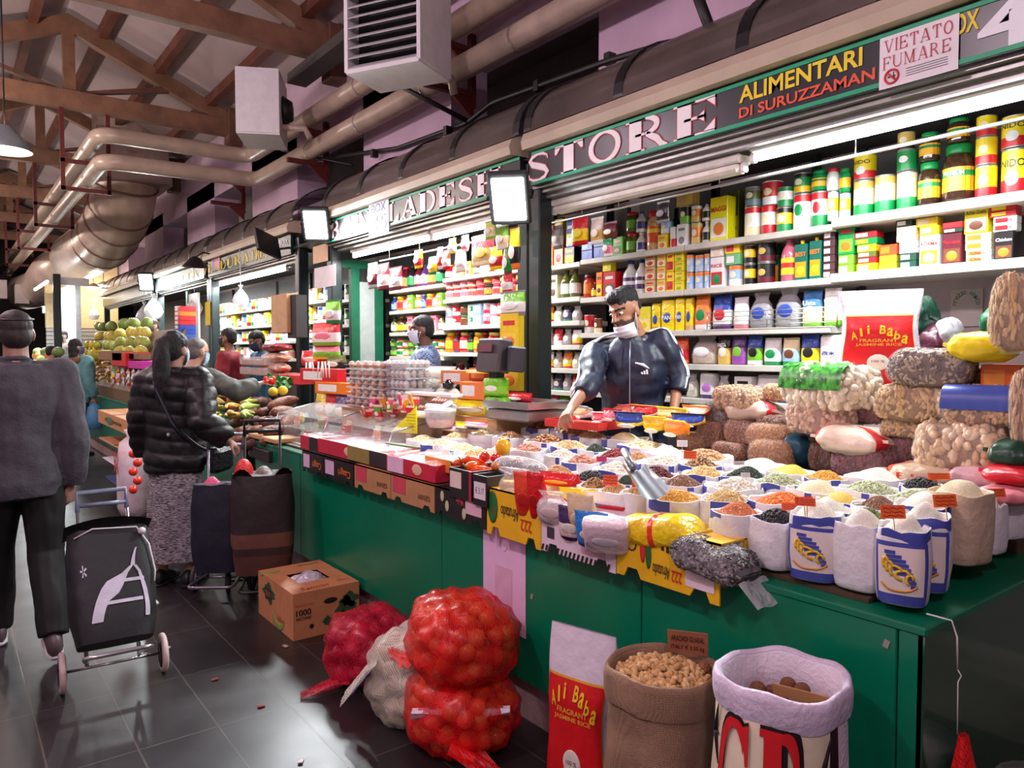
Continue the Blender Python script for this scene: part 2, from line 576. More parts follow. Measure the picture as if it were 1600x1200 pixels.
# ---------------------------------------------------------------- unit heaters
def heater(loc, rz, label, sc=1.0):
 t = thing('unit_heater', label, 'heater', loc, rz, 'wall unit heaters')
 b = MB(); w, d, h = .62 * sc, .44 * sc, .66 * sc
 b.box((0, d / 2 - .01, 0), (w, .02, h)); b.box((0, 0, h / 2), (w, d, .03)); b.box((0, 0, -h / 2), (w, d, .03))
 for s in (-1, 1): b.box((s * w / 2, 0, 0), (.03, d, h))
 b.build('casing', m_white, t)
 b = MB(); b.box((0, .06, 0), (w * .92, d * .7, h * .92)); b.build('fan_core', m_dark, t)
 for k in range(9):
  b = MB(); b.box((0, -d / 2 + .03, -h * .44 + h * .88 * k / 8), (w * .94, .07 * sc, .008), rot=(.6, 0, 0)); b.build('louvre_blade', mat((190, 190, 192), .45), t)
 b = MB(); b.cyl((0, d / 2, 0), (0, d / 2 + .1, 0), .16 * sc, .1 * sc, 16); b.build('motor', m_dark, t)
 b = MB(); b.tube([(w * .3, d / 2, -h * .35), (w * .3, d / 2 + .25, -h * .35), (w * .3, d / 2 + .3, -h * .5)], .035, 8); b.build('connection_pipe', m_pipe, t)
 return t
hp = PX(622, 48, 2.75); heater(hp, math.radians(-62), 'white wall heater with dark louvres above the green framed stalls')
hp = PX(410, 172, 2.85); heater(hp, math.radians(-118), 'white wall heater seen from the side, beyond the louvred one', 1.0)
# conduit with clips along the wall
cp = [PX(430, 258, 3.66), PX(620, 232, 3.66), PX(730, 192, 3.66), PX(770, 160, 3.66), PX(950, 95, 3.55), PX(1050, 66, 3.4), PX(1110, 52, 3.3), PX(1230, 5, 3.3), PX(1400, -60, 3.3)]
b = MB(); b.tube(fillet(cp, .08, 3), .022, 8)
o = b.build('conduit', m_dark); tag(o, 'dark electrical conduit clipped along the lilac wall', 'cable')
c2 = MB(); c2.tube([PX(440, 235, 3.4), PX(550, 258, 3.66)], .014, 6); c2.build('brace', m_dark, o); c2 = MB(); c2.tube([PX(602, 122, 3.1), PX(732, 190, 3.66)], .022, 6); c2.build('brace', m_dark, o)
for k, (px, py) in enumerate(((585, 240), (700, 205), (842, 135), (953, 93))):
 b = MB(); p = PX(px, py, 3.62); b.box(p, (.07, .05, .08)); b.build('clip', m_dark, bpy.data.objects['conduit'])
b = MB(); b.tube(fillet([PX(1085, -20, 3.2), PX(1112, 52, 3.3), PX(1180, 20, 3.3)], .05), .03, 8)
o = b.build('conduit', m_dark); tag(o, 'dark drop pipe coming down to the canopy at the top edge', 'cable')
# cable tray over the pipes
b = MB(); b.box((3.3, 5.6, 4.62), (.22, 5.5, .05)); b.box((3.2, 5.6, 4.66), (.015, 5.5, .09)); b.box((3.4, 5.6, 4.66), (.015, 5.5, .09))
o = b.build('cable_tray', mat((70, 68, 66), .5)); tag(o, 'dark cable tray running above the cream pipes', 'cable tray')
# hanging bell lamps over the aisle
for k, (x, y, z) in enumerate(((.42, 6.4, 3.12),)):
 p = PD(8, 225, 6.6)
 t = thing('bell_lamp', 'round hanging bell lamp glowing at the left edge', 'lamp', p)
 b = MB(); b.lathe([(.05, .16), (.08, .12), (.20, .0), (.21, -.06)], 20, caps=False); b.build('lamp_shade', mat((120, 130, 128), .4, metal=.3), t)
 b = MB(); b.sphere((0, 0, -.03), (.17, .17, .045), 14, 8); b.build('diffuser', mat((255, 236, 205), .4, emit=6), t)
 b = MB(); b.cyl((0, 0, .15), (0, 0, 2.0), .008, n=6); b.build('cord', m_dark, t)
 lamp('bell_lamp_light', 'POINT', p + Vector((0, 0, -.15)), 25, (1, .85, .75), .12)
for k, y in enumerate((-1.2, 2.2, 6.0, 10.5, 16, 22)):  # bodies for the added fill lights, all outside the view
 t = thing('fill_bulb', 'bare hanging bulb along the left of the aisle', 'lamp', (-.75, y, 3.9), group='aisle bulbs')
 b = MB(); b.cyl((0, 0, .16), (0, 0, 2.0), .006, n=6); b.build('cord', m_dark, t)
 b = MB(); b.cyl((0, 0, .12), (0, 0, .2), .03, n=10); b.build('socket', m_dark, t); b = MB(); b.sphere((0, 0, .04), (.05, .05, .065), 10, 8); b.build('glass_bulb', mat((255, 225, 235), .3, var=0, emit=8), t)
# ================================================================ stall frames, signs, counters
m_glossdark = mat((20, 27, 30), .25, var=.15)
m_frame = mat((24, 40, 40), .35)
m_greenf = mat((0, 92, 64), .4)
m_sign = mat((24, 30, 36), .3, var=.2, vscale=20)
m_teal = mat((0, 158, 112), .45)
m_signwhite = mat((240, 236, 238), .45, var=.05)
m_signred = mat((168, 30, 54), .5)
m_canopy = mat((88, 80, 75), .22, var=.25, vscale=2, alpha=.93)
m_steel = mat((188, 188, 186), .3, metal=.9, var=.05)
m_shelf = mat((206, 204, 192), .45, var=.05)
XT = (0, -1, 0); ZT = (0, 0, 1)


def stall(y0, y1, label, back=True, zt=2.80, rib=.78, platform=True):
 """y0 nearer end, y1 farther end"""
 t = thing('market_stall', label, 'stall', (XS, y0, 0))
 L = y1 - y0
 for y in (0, L):
  b = MB(); b.box((0.06, y, 1.38), (.11, .11, 2.76), bev=.008); b.build('pillar', m_frame, t)
 b = MB(); b.box((.10, L / 2, 2.70), (.16, L, .18)); b.build('fascia_box', m_dark, t)
 b = MB()
 for (x, z, h) in ((.0, 2.585, .02), (.03, 2.56, .018), (.07, 2.54, .03)): b.box((x + .02, L / 2, z), (.05, L, h))
 b.build('shutter_rail', mat((150, 150, 146), .35, metal=.5), t)
 prof = [(-.09, 2.81), (-.10, 2.86), (-.08, 2.91), (-.02, 2.935), (.06, 2.94), (.06, 2.81)]
 b = MB(); b.prism([(x, z) for x, z in prof][::-1], L, plane_M((0, L, 0), (1, 0, 0), (0, 0, 1)))
 b.build('gutter', m_cream, t)
 arc = [(-.05 + .68 * (1 - math.cos(a)), 2.93 + .42 * math.sin(a)) for a in [PI / 2 * k / 10 for k in range(11)]]
 b = MB(); b.grid(lambda u, v: (arc[round(v * 10)][0], u * L, arc[round(v * 10)][1]), 1, 10); b.build('canopy', m_canopy, t)
 n = max(2, round(L / rib))
 for k in range(n + 1):
  y = L * k / n
  b = MB(); b.loft([[(x, y - .035, z + .004), (x, y + .035, z + .004), (x, y + .035, z + .02), (x, y - .035, z + .02)] for x, z in arc], sm=False); b.build('canopy_rib', m_blacktrim, t)
 if back:
  b = MB(); b.box((1.0, L / 2, 1.35), (.04, L, 2.5)); b.build('back_panel', mat((96, 92, 92), .6), t)
  b = MB(); b.box((.5, L / 2, 2.66), (1.0, L, .03)); b.build('stall_ceiling', mat((70, 68, 66), .6), t)
 if platform:
  b = MB(); b.box((.51, L / 2, ZP / 2), (.93, L, ZP)); b.build('platform', mat((90, 80, 74), .7), t)
 return t


Y_P = [-0.25, 3.69, 6.83, 7.66, 10.85, 14.1, 19.4]
stall(Y_P[0], Y_P[1], 'dark framed grocery stall bay with tall back shelves behind the shopkeeper in the tracksuit')
stall(Y_P[1] + .12, Y_P[2], 'dark framed grocery stall bay with the open green door, left half of the long sign')
stall(Y_P[3], Y_P[4], 'dark framed stall bay under the yellow lettered greengrocer sign')
stall(Y_P[4] + .12, Y_P[5], 'dark framed stall bay with green side panel beyond the greengrocer sign')
stall(Y_P[5] + .12, Y_P[6], 'dark framed stall with blank black fascia beside the melons')
# narrow passage between the two kiosks keeps its own back
w = MB(); w.box((4.0, 7.25, 1.35), (.04, .84, 2.5)); w.box((3.5, 7.25, 2.66), (1.0, .84, .03)); struct('wall_passage', w, mat((60, 66, 62), .6))

# ---- hand made serif alphabet (strokes and convex pieces in a unit-high cell)
def _rb(pts, ws): return ('s', pts, ws)
def _rc(x0, y0, x1, y1): return ('p', [(x0, y0), (x1, y0), (x1, y1), (x0, y1)])
def _arc(cx, cy, rx, ry, a0, a1, w0, w1, n=14):
 """pen path; thick where the stroke runs vertically"""
 pts = []; ws = []
 for k in range(n + 1):
  a = math.radians(a0 + (a1 - a0) * k / n)
  pts.append((cx + rx * math.cos(a), cy + ry * math.sin(a))); ws.append(w0 + (w1 - w0) * abs(math.cos(a)) ** 1.3)
 return _rb(pts, ws)
def glyph(ch, T=.22, t=.075, s=.07, o=.06):
 def stem(x, y0=0, y1=1, w=T, f=True, g=True):
  r = [_rc(x - w / 2, y0, x + w / 2, y1)]
  if f: r.append(_rc(x - w / 2 - o, y0, x + w / 2 + o, y0 + s))
  if g: r.append(_rc(x - w / 2 - o, y1 - s, x + w / 2 + o, y1))
  return r
 x0 = o + T / 2
 if ch == 'S': return .64, [_rb([(.54, .72), (.52, .84), (.43, .93), (.30, .955), (.17, .90), (.11, .77), (.17, .63), (.31, .535), (.46, .42), (.53, .26), (.47, .11), (.33, .045), (.19, .07), (.10, .16), (.08, .29)], [.03, .06, .09, .08, .13, .19, .21, .22, .21, .19, .12, .08, .09, .06, .03])]
 if ch == 'T': return .66, stem(.33, g=False) + [_rc(.02, 1 - t, .64, 1), ('p', [(.02, .72), (.06, .72), (.16, .95), (.02, .95)]), ('p', [(.60, .72), (.64, .72), (.64, .95), (.50, .95)])]
 if ch == 'O': return .74, [_arc(.37, .5, .27, .455, 0, 360, .08, T, 28)]
 if ch == 'R': return .78, stem(x0) + [_arc(x0 + .17, .735, .21, .225, -90, 90, t, T * .95), _rc(x0, .475, x0 + .18, .475 + t), _rc(x0, 1 - t, x0 + .18, 1), _rb([(x0 + .2, .5), (x0 + .38, .28), (x0 + .46, .08), (x0 + .56, .02)], [T * .7, T * .95, T * .8, .06])]
 if ch == 'P': return .7, stem(x0) + [_arc(x0 + .17, .72, .21, .24, -90, 90, t, T * .95), _rc(x0, .445, x0 + .18, .445 + t), _rc(x0, 1 - t, x0 + .18, 1)]
 if ch == 'B': return .74, stem(x0) + [_arc(x0 + .17, .745, .19, .215, -90, 90, t, T * .9), _arc(x0 + .17, .27, .23, .235, -90, 90, t, T), _rc(x0, .475, x0 + .18, .475 + t), _rc(x0, 1 - t, x0 + .18, 1), _rc(x0, 0, x0 + .18, t)]
 if ch == 'D': return .76, stem(x0) + [_arc(x0 + .12, .5, .35, .46, -90, 90, t, T), _rc(x0, 1 - t, x0 + .13, 1), _rc(x0, 0, x0 + .13, t)]
 if ch == 'E': return .70, stem(x0) + [_rc(x0, 1 - t, .64, 1), _rc(x0, 0, .64, t), _rc(x0, .47, .48, .47 + t), ('p', [(.50, .94), (.64, .70), (.64, .95)]), ('p', [(.46, .06), (.64, .05), (.64, .34)]), ('p', [(.36, .505), (.48, .36), (.48, .65)])]
 if ch == 'F': return .66, stem(x0) + [_rc(x0, 1 - t, .62, 1), _rc(x0, .47, .48, .47 + t), ('p', [(.48, .94), (.62, .70), (.62, .95)]), ('p', [(.36, .505), (.48, .36), (.48, .65)])]
 if ch == 'L': return .62, stem(x0) + [_rc(x0, 0, .58, t), ('p', [(.40, .06), (.58, .05), (.58, .36)])]
 if ch == 'I': return T + 2 * o, stem(x0)
 if ch == 'H': return .82, stem(x0) + stem(.82 - x0) + [_rc(x0, .47, .82 - x0, .47 + t)]
 if ch == 'A': return .80, [('p', [(.08, 0), (.08 + t, 0), (.42, .98), (.36, .98)]), ('p', [(.34, 1), (.48, 1), (.74, 0), (.74 - T, 0)]), _rc(.2, .30, .56, .30 + t), _rc(.0, 0, .24, s), _rc(.44, 0, .80, s)]
 if ch == 'V': return .76, [('p', [(.06, 1), (.06 + T, 1), (.42, 0), (.34, 0)]), ('p', [(.34, 0), (.42, 0), (.70, 1), (.70 - t, 1)]), _rc(.0, 1 - s, .34, 1), _rc(.54, 1 - s, .76, 1)]
 if ch == 'N': return .84, [_rc(.09, 0, .09 + t, 1), _rc(.68, 0, .68 + t, 1), ('p', [(.09, 1), (.09 + T, 1), (.755, 0), (.755 - T, 0)]), _rc(.0, 0, .25, s), _rc(.58, 1 - s, .84, 1), _rc(.0, 1 - s, .2, 1)]
 if ch == 'M': return .96, [_rc(.09, 0, .09 + t, 1), _rc(.70, 0, .70 + T, 1), ('p', [(.06, 1), (.06 + T, 1), (.52, .0), (.45, .0)]), ('p', [(.45, 0), (.52, 0), (.80, 1), (.70, 1)]), _rc(0, 0, .25, s), _rc(.62, 0, .98, s), _rc(.0, 1 - s, .2, 1), _rc(.76, 1 - s, .98, 1)]
 if ch == 'G': return .76, [_arc(.38, .5, .28, .455, 40, 325, .07, T, 24), _rc(.52, .0, .52 + T * .8, .42), _rc(.44, .42 - s, .78, .42)]
 if ch == 'C': return .72, [_arc(.38, .5, .28, .455, 42, 318, .07, T, 24), ('p', [(.55, .95), (.60, .62), (.64, .62), (.64, .98)]), ('p', [(.55, .05), (.64, .02), (.64, .3), (.60, .3)])]
 if ch == 'U': return .80, [_rc(x0 - T / 2, .3, x0 + T / 2, 1), _rc(x0 - T / 2 - o, 1 - s, x0 + T / 2 + o, 1), _rc(.66, .3, .66 + t, 1), _rc(.58, 1 - s, .8, 1), _arc(.41, .32, .27, .28, 180, 360, .09, T * .6)]
 return .35, []


def serif(mb, txt, x0, x1, z0, z1, M, mi=0, out=0.0, z=.002, d=.004, gap=.05, **kw):
 gl = [glyph(c, **kw) for c in txt]
 tot = sum(g[0] for g in gl) + gap * (len(gl) - 1)
 H = z1 - z0; k = (x1 - x0) / tot; x = x0
 for wd, parts in gl:
  for p in parts:
   if p[0] == 's':
    pts = [Vector((x + a * k, z0 + c * H)) for a, c in p[1]]; ws = [w_ * min(k, H) if True else 0 for w_ in p[2]]
    closed = (pts[0] - pts[-1]).length < 1e-4
    Lf = []; Rt = []
    for i in range(len(pts)):
     a = pts[i - 1] if i else (pts[-2] if closed else pts[0]); c = pts[i + 1] if i < len(pts) - 1 else (pts[1] if closed else pts[-1])
     dr = (c - a).normalized(); nn = Vector((-dr.y, dr.x)); hw = ws[i] / 2 + out
     q = pts[i].copy()
     if out and not closed and i in (0, len(pts) - 1): q += dr * (out if i else -out)
     Lf.append(q + nn * hw); Rt.append(q - nn * hw)
    for i in range(len(pts) - 1):
     mb.add([(Lf[i].x, Lf[i].y, z), (Rt[i].x, Rt[i].y, z), (Rt[i + 1].x, Rt[i + 1].y, z), (Lf[i + 1].x, Lf[i + 1].y, z)], [(0, 1, 2, 3)], mi, M)
   else:
    pts = [Vector((x + a * k, z0 + c * H)) for a, c in p[1]]
    if out:
     cn = sum(pts, Vector((0, 0))) / len(pts); area = sum(pts[i - 1].x * pts[i].y - pts[i].x * pts[i - 1].y for i in range(len(pts)))
     sg = 1 if area > 0 else -1; n_ = len(pts); q = []
     for i in range(n_):
      a, bb, c = pts[i - 1], pts[i], pts[(i + 1) % n_]
      d1 = (bb - a).normalized(); d2 = (c - bb).normalized()
      n1 = Vector((d1.y, -d1.x)) * sg; n2 = Vector((d2.y, -d2.x)) * sg
      m_ = n1 + n2; l = m_.length
      q.append(bb + (m_ / l) * min(out * 2.2, out / max(.3, l / 2)) if l > 1e-6 else bb)
     pts = q
    mb.add([(a.x, a.y, z) for a in pts], [tuple(range(len(pts)))], mi, M)
  x += (wd + gap) * k
 return mb


def SY(px): return PX(px, 300, XS).y
def sign(y0, y1, label, words, stripes=True, z0=2.59, z1=2.80, board=None):
 """words: (text, px0, px1, zlow, zhigh, style)"""
 t = thing('shop_sign', label, 'sign', (XS - .02, 0, 0))
 b = MB(); b.box((0, (y0 + y1) / 2, (z0 + z1) / 2), (.03, y1 - y0, z1 - z0)); b.build('board', board or m_sign, t)
 if stripes:
  for z in (z0 + .012, z1 - .012):
   b = MB(); b.box((-.017, (y0 + y1) / 2, z), (.006, y1 - y0, .018)); b.build('stripe', m_teal, t)
 M = plane_M((-.016, 0, 0), XT, ZT)
 for txt, a, c, lo, hi, st in words:
  b = MB(); x0, x1 = -a, -c
  if st == 'serif':
   serif(b, txt, x0, x1, lo, hi, M, 1, .006, .002); serif(b, txt, x0, x1, lo, hi, M, 0, 0, .0035)
   mats = [m_signwhite, m_signred]
  else:
   col = {'y': (236, 212, 20), 'o': (226, 84, 40), 'w': (235, 240, 245)}[st[0]]
   if 'S' in st: serif(b, txt, x0, x1, lo, hi, M, 0, 0, .003)
   else:
    M2 = plane_M((-.016, -(x0 + x1) / 2, (lo + hi) / 2), XT, ZT); b.text(txt, x1 - x0, hi - lo, M2, 0, .022 if st.endswith('b') else .0, z=.003)
   mats = [mat(col, .5, var=.05)]
  b.build('lettering', mats, t)
 return t


sign(Y_P[0], 3.66, 'long dark shop sign with yellow and orange words and the pasted no smoking notice', [
 ('STORE', SY(829), SY(1130), 2.607, 2.782, 'serif'),
 ('ALIMENTARI', SY(1161), SY(1351), 2.700, 2.775, 'yb'), ('DI SURUZZAMAN', SY(1161), SY(1371), 2.630, 2.678, 'ob'),
 ('BOX', SY(1478), SY(1530), 2.70, 2.775, 'yb'), ('4', SY(1528), SY(1528) - .17, 2.61, 2.79, 'wb'), ('5', SY(1528) - .19, SY(1528) - .36, 2.61, 2.79, 'wb')])
sign(3.78, 6.83, 'dark shop sign with big pale serif letters over the bay with the green door', [('BANGLADESH', SY(520), SY(789), 2.612, 2.778, 'serif')])
sign(7.72, 10.8, 'dark green shop sign with yellow serif letters over the person in red', [('VERDURA', SY(318), SY(393), 2.63, 2.76, 'yS'), ('FRESCA', SY(397), SY(438), 2.63, 2.76, 'yS'), ('BOX', SY(440), SY(455), 2.70, 2.77, 'wb')], stripes=False, board=mat((20, 48, 50), .35))
sign(11.0, 14.0, 'pale lit shop sign with faint yellow letters beyond the greengrocer sign', [('FRUTTA', SY(258), SY(312), 2.63, 2.75, 'yb')], stripes=False, board=mat((120, 150, 150), .3))
sign(14.25, 19.3, 'blank glossy black fascia board over the melon stall', [], stripes=False, board=mat((30, 26, 22), .15))

# notices fixed on the signs
def sheet(name, label, cat, px0, px1, yt0, yb0, X, col=(232, 228, 232), yt1=None, yb1=None, group=None):
 a = PX(px0, yt0, X); b_ = PX(px0, yb0, X); c = PX(px1, yt1 if yt1 else yt0, X); d = PX(px1, yb1 if yb1 else yb0, X)
 y0, y1, z0, z1 = a.y, c.y, (b_.z + d.z) / 2, (a.z + c.z) / 2
 t = thing(name, label, cat, (X, (y0 + y1) / 2, (z0 + z1) / 2), group=group)
 b = MB(); b.box((.0015, 0, 0), (.003, abs(y0 - y1), z1 - z0)); b.build('sheet', mat(col, .6, var=.04), t)
 return t, abs(y0 - y1), z1 - z0
t, w_, h_ = sheet('no_smoking_notice', 'white VIETATO FUMARE notice stuck on the sign', 'notice', 1375, 1499, 61, 143, XS - .045, yt1=20, yb1=104)
M = plane_M((-.001, 0, 0), XT, ZT); b = MB()
serif(b, 'VIETATO', -w_ * .44, w_ * .44, h_ * .18, h_ * .42, M, 0, 0, .0015, T=.11, t=.045, s=.035, o=.06, gap=.1)
serif(b, 'FUMARE', -w_ * .45, w_ * .42, -h_ * .14, h_ * .10, M, 0, 0, .0015, T=.11, t=.045, s=.035, o=.06, gap=.1)
b.build('lettering', mat((190, 70, 86), .6), t)
b = MB(); cx, cz, r = -w_ * .33, -h_ * .30, h_ * .13
b.tube([(-.002, -cx - r * math.cos(a), cz + r * math.sin(a)) for a in [2 * PI * k / 24 for k in range(24)]], .0045, 6, closed=True)
b.tube([(-.003, -cx + r * .7, cz + r * .7), (-.003, -cx - r * .7, cz - r * .7)], .004, 6); b.build('prohibition_ring', mat((200, 40, 50), .5), t)
b = MB(); b.box((-.002, -cx, cz), (.002, r * 1.1, r * .22)); b.box((-.002, -cx - r * .3, cz + r * .35), (.002, r * .1, r * .5))
for k in range(4): b.box((-.0015, -w_ * .12, -h_ * .23 - k * h_ * .045), (.001, w_ * .52, .0016))
b.build('small_print', m_dark, t)
t, w_, h_ = sheet('box_number_notice', 'white paper with blue BOX 45 stuck on the serif lettered sign', 'notice', 576, 607, 318, 369, XS - .045, yt1=310, yb1=363)
b = MB(); b.text('BOX', w_ * .7, h_ * .26, plane_M((-.001, 0, h_ * .3), XT, ZT), 0, .0); b.text('45', w_ * .78, h_ * .46, plane_M((-.001, 0, -h_ * .16), XT, ZT), 0, .0)
b.build('lettering', mat((60, 80, 150), .6), t)
t, w_, h_ = sheet('box_number_notice', 'small red and white box notice at the start of the greengrocer sign', 'notice', 331, 343, 394, 424, XS - .045, yt1=391, yb1=421, col=(225, 190, 190))
b = MB(); b.text('BOX', w_ * .8, h_ * .3, plane_M((-.001, 0, h_ * .1), XT, ZT), 0, .01); b.build('lettering', mat((200, 40, 50), .6), t)

# ---------------------------------------------------------------- counters
m_counter = mat((0, 116, 82), .28, var=.10, vscale=3, bump=.03, bscale=8)
m_counter2 = mat((0, 110, 78), .3, var=.12, vscale=5)
m_skirt = mat((172, 142, 142), .7, var=.2, vscale=9, bump=.2)
def counter(y0, y1, label, seams=(), depth=.92, mc=m_counter):
 t = thing('sales_counter', label, 'counter', (XC, y0, 0)); L = y1 - y0
 ys = [0] + [s - y0 for s in seams] + [L]
 b = MB(); b.box((depth / 2 + .03, L / 2, .10), (depth - .06, L - .06, .20)); b.build('plinth', m_skirt, t)
 b = MB(); b.box((depth / 2 + .01, L / 2, .54), (depth - .02, L - .02, .66)); b.build('carcass', mat((0, 60, 44), .5), t)
 for i in range(len(ys) - 1):
  b = MB(); b.box((.008, (ys[i] + ys[i + 1]) / 2, .535), (.016, ys[i + 1] - ys[i] - .004, .67), bev=.003); b.build('front_panel', mc, t)
 for y in (.008, L - .008):
  b = MB(); b.box((depth / 2, y, .535), (depth, .016, .67)); b.build('end_panel', mat((4, 66, 44), .12, coat=.6), t)
 b = MB(); b.box((depth / 2, L / 2, .875), (depth + .01, L + .01, .022), bev=.004); b.build('counter_top', m_counter2, t)
 return t
def CY(px, y=800): return PX(px, y, XC).y
c1 = counter(.79, 5.62, 'long glossy green sales counter with a pink stone plinth in the foreground', seams=(.855, CY(1003), CY(690), CY(470)), depth=.94)
b = MB(); b.box((.49, 2.42, .938), (.86, 4.5, .012), rot=(0, -.105, 0)); b.build('display_board', mat((80, 60, 44), .7), c1)
counter(5.95, 9.15, 'green greengrocer counter behind the shoppers in dark coats', mc=m_counter2, depth=.6)
counter(9.55, 15.4, 'pale green fruit stall counter with stacked banana boxes in front', mc=mat((30, 112, 92), .45), depth=.7)
t, w_, h_ = sheet('notice_sheet', 'tall faded pink paper taped on the green counter front', 'notice', 755, 821, 822, 972, XC - .004, col=(226, 188, 222), yt1=836, yb1=992)
b = MB(); b.tube([(-.001, .05 * math.cos(a) * .5 + .0, h_ * .36 + .03 * math.sin(a)) for a in [2 * PI * k / 20 for k in range(20)]], .0012, 4, closed=True)
b.box((-.001, 0, -.05), (.001, w_ * .4, h_ * .5)); b.build('faded_print', mat((214, 172, 200), .6), t)
for px, py in ((831, 932), (1385, 1006)):
 p = PX(px, py, XC - .002); b = MB(); b.box((0, 0, 0), (.003, .014, .02), rot=(.3, 0, 0)); b.build('paint_chip', mat((150, 140, 130), .7), c1, (p.x - XC, p.y - .79, p.z))

# ---------------------------------------------------------------- tube lights and floodlights
def tube_light(px0, py0, px1, py1, X, label, lit=True, power=22, housing=True):
 a = PX(px0, py0, X); c = PX(px1, py1, X); mid = (a + c) / 2; L = abs(a.y - c.y)
 t = thing('tube_light', label, 'light', mid, group='fluorescent tube lights')
 b = MB(); b.box((0, 0, .035), (.11, L, .045), bev=.008); b.build('housing', mat((205, 202, 196), .4), t)
 if lit:
  b = MB(); b.cyl((-.01, -L / 2 + .03, -.012), (-.01, L / 2 - .03, -.012), .017, n=10); b.build('tube', mat((250, 252, 255), .3, var=0, emit=14), t)
  lamp('tube_glow', 'AREA', mid + Vector((-.01, 0, -.04)), power * L, (.93, .98, 1.0), .06, L - .08, aim=None)
 else:
  b = MB(); b.box((0, 0, -.005), (.09, L * .98, .05), bev=.015); b.build('diffuser', mat((214, 210, 200), .3), t)
 for y in (-L / 2, L / 2):
  b = MB(); b.box((-.01, y, -.008), (.035, .03, .05), bev=.006); b.build('end_cap', mat((230, 230, 226), .4), t)
 return t
tube_light(1180, 243, 1640, 137, 3.16, 'long lit fluorescent tube above the tall pickle jars', power=25)
tube_light(868, 338, 1165, 246, 3.16, 'unlit cream tube fixture left of the long lit tube', lit=False)
tube_light(555, 398, 676, 370, 3.16, 'lit fluorescent tube over the green door', power=17)
tube_light(681, 369, 800, 342, 3.16, 'lit fluorescent tube beside the floodlight under the serif lettered sign', power=17)
tube_light(345, 447, 450, 415, 3.16, 'lit fluorescent tube under the greengrocer sign', power=18)
tube_light(262, 458, 318, 443, 3.16, 'lit fluorescent tube under the pale fruit sign', power=24)
tube_light(190, 468, 240, 458, 3.3, 'lit fluorescent tube above the melon seller', power=24)

def floodlight(p, aim, label, w=.20, h=.27, power=55, spot=140):
 p = Vector(p); d = (Vector(aim) - p).normalized()
 q = (-d).to_track_quat('Z', 'Y').to_matrix()
 # face along local -z
 rot = d.to_track_quat('-Z', 'Y').to_euler()
 t = thing('floodlight', label, 'floodlight', p, rot=rot, group='stall floodlights')
 b = MB(); b.box((0, 0, .03), (w * 1.28, h * 1.25, .05), bev=.012);
 for k in range(7): b.box((-.45 * w + .15 * w * k, 0, .07), (.008, h, .04))
 b.build('housing', mat((44, 48, 50), .4), t)
 b = MB(); b.box((0, 0, -.0005), (w, h, .012), bev=.004); b.build('lens', mat((248, 253, 255), .3, var=0, emit=22), t)
 b = MB(); b.tube([(-w * .68, 0, .03), (-w * .68, 0, .14), (w * .68, 0, .14), (w * .68, 0, .03)], .012, 6); b.build('bracket', m_dark, t)
 lamp('floodlight_beam', 'SPOT', p + d * .03, power, (.93, .98, 1.0), .09, aim=p + d * 2, spot=spot, blend=.6)
 return t
f1 = PX(795, 312, 2.80); floodlight(f1, (.9, 1.9, .9), 'bright square floodlight on the pillar between the two sign halves', power=190)
f2 = PX(493, 352, 2.80); floodlight(f2, (.9, 3.8, .6), 'bright square floodlight at the far end of the serif lettered sign', power=190)
f3 = PX(228, 441, 2.80); floodlight(f3, (1.2, 10, .8), 'small bright floodlight over the hanging plastic bags', power=110)
f4 = PX(76, 481, 2.6); floodlight(f4, (1.0, 16, 1), 'distant bright floodlight at the end of the aisle', power=160, w=.3, h=.3)
for px, py, X in ((146, 449, 2.9), (162, 446, 3.2)):
 p = PX(px, py, X); t = thing('pendant_lamp', 'warm round lamp hanging beside the beige shutter%s' % (', left of the pair' if px < 150 else ', right of the pair'), 'lamp', p)
 b = MB(); b.lathe([(.03, .1), (.16, .02), (.17, 0)], 14, caps=False); b.build('lamp_shade', mat((200, 180, 150), .4), t)
 b = MB(); b.cyl((0, 0, .1), (0, 0, 5.5 - p.z), .008, n=5); b.build('cord', m_dark, t); b = MB(); b.sphere((0, 0, .0), (.15, .15, .05), 12, 6); b.build('bulb', mat((255, 235, 215), .4, emit=10), t)
 lamp('pendant_glow', 'POINT', p + Vector((0, 0, -.15)), 25, (1, .88, .75), .1)
# unlit black floodlight turned away and cable clutter
p = PX(418, 381, 2.72)
t = thing('floodlight', 'unlit black floodlight seen from behind at the greengrocer sign', 'floodlight', p, rot=(1.2, .2, .5), group='unlit floodlights')
b = MB(); b.box((0, 0, 0), (.34, .26, .05), bev=.012); b.build('housing', m_dark, t); b = MB(); b.tube([(.17, 0, 0), (.24, 0, .1), (.3, .0, .15)], .014, 6); b.build('bracket', m_dark, t)
p = PX(305, 417, 2.72)
t = thing('bell_lamp', 'small dark bell lamp in front of the pale fruit sign', 'lamp', p)
b = MB(); b.lathe([(.02, .14), (.07, .11), (.17, 0)], 14, caps=False); b.build('lamp_shade', m_dark, t); b = MB(); b.tube([(0, 0, .12), (.1, 0, .2), (.28, 0, .18)], .012, 6); b.build('arm', m_dark, t)
# hanging rods
def rod(px0, py0, px1, py1, X, label, drops):
 a = PX(px0, py0, X); c = PX(px1, py1, X)
 t = thing('hanging_rod', label, 'rod', a)
 b = MB(); b.cyl((0, 0, 0), c - a, .008, n=8); b.build('rod', m_steel, t)
 for k in drops:
  q = (c - a) * k; b = MB(); b.cyl(q, q + Vector((0, 0, .2)), .003, n=6); b.build('suspension_wire', m_steel, t)
 return t
rod(845, 352, 1640, 176, 3.22, 'thin steel rod hung below the tubes in the right bay', (.14, .25, .5, .75))
rod(594, 408, 772, 372, 3.22, 'thin steel rod holding hung packs in the left bay', (.1, .4, .7))
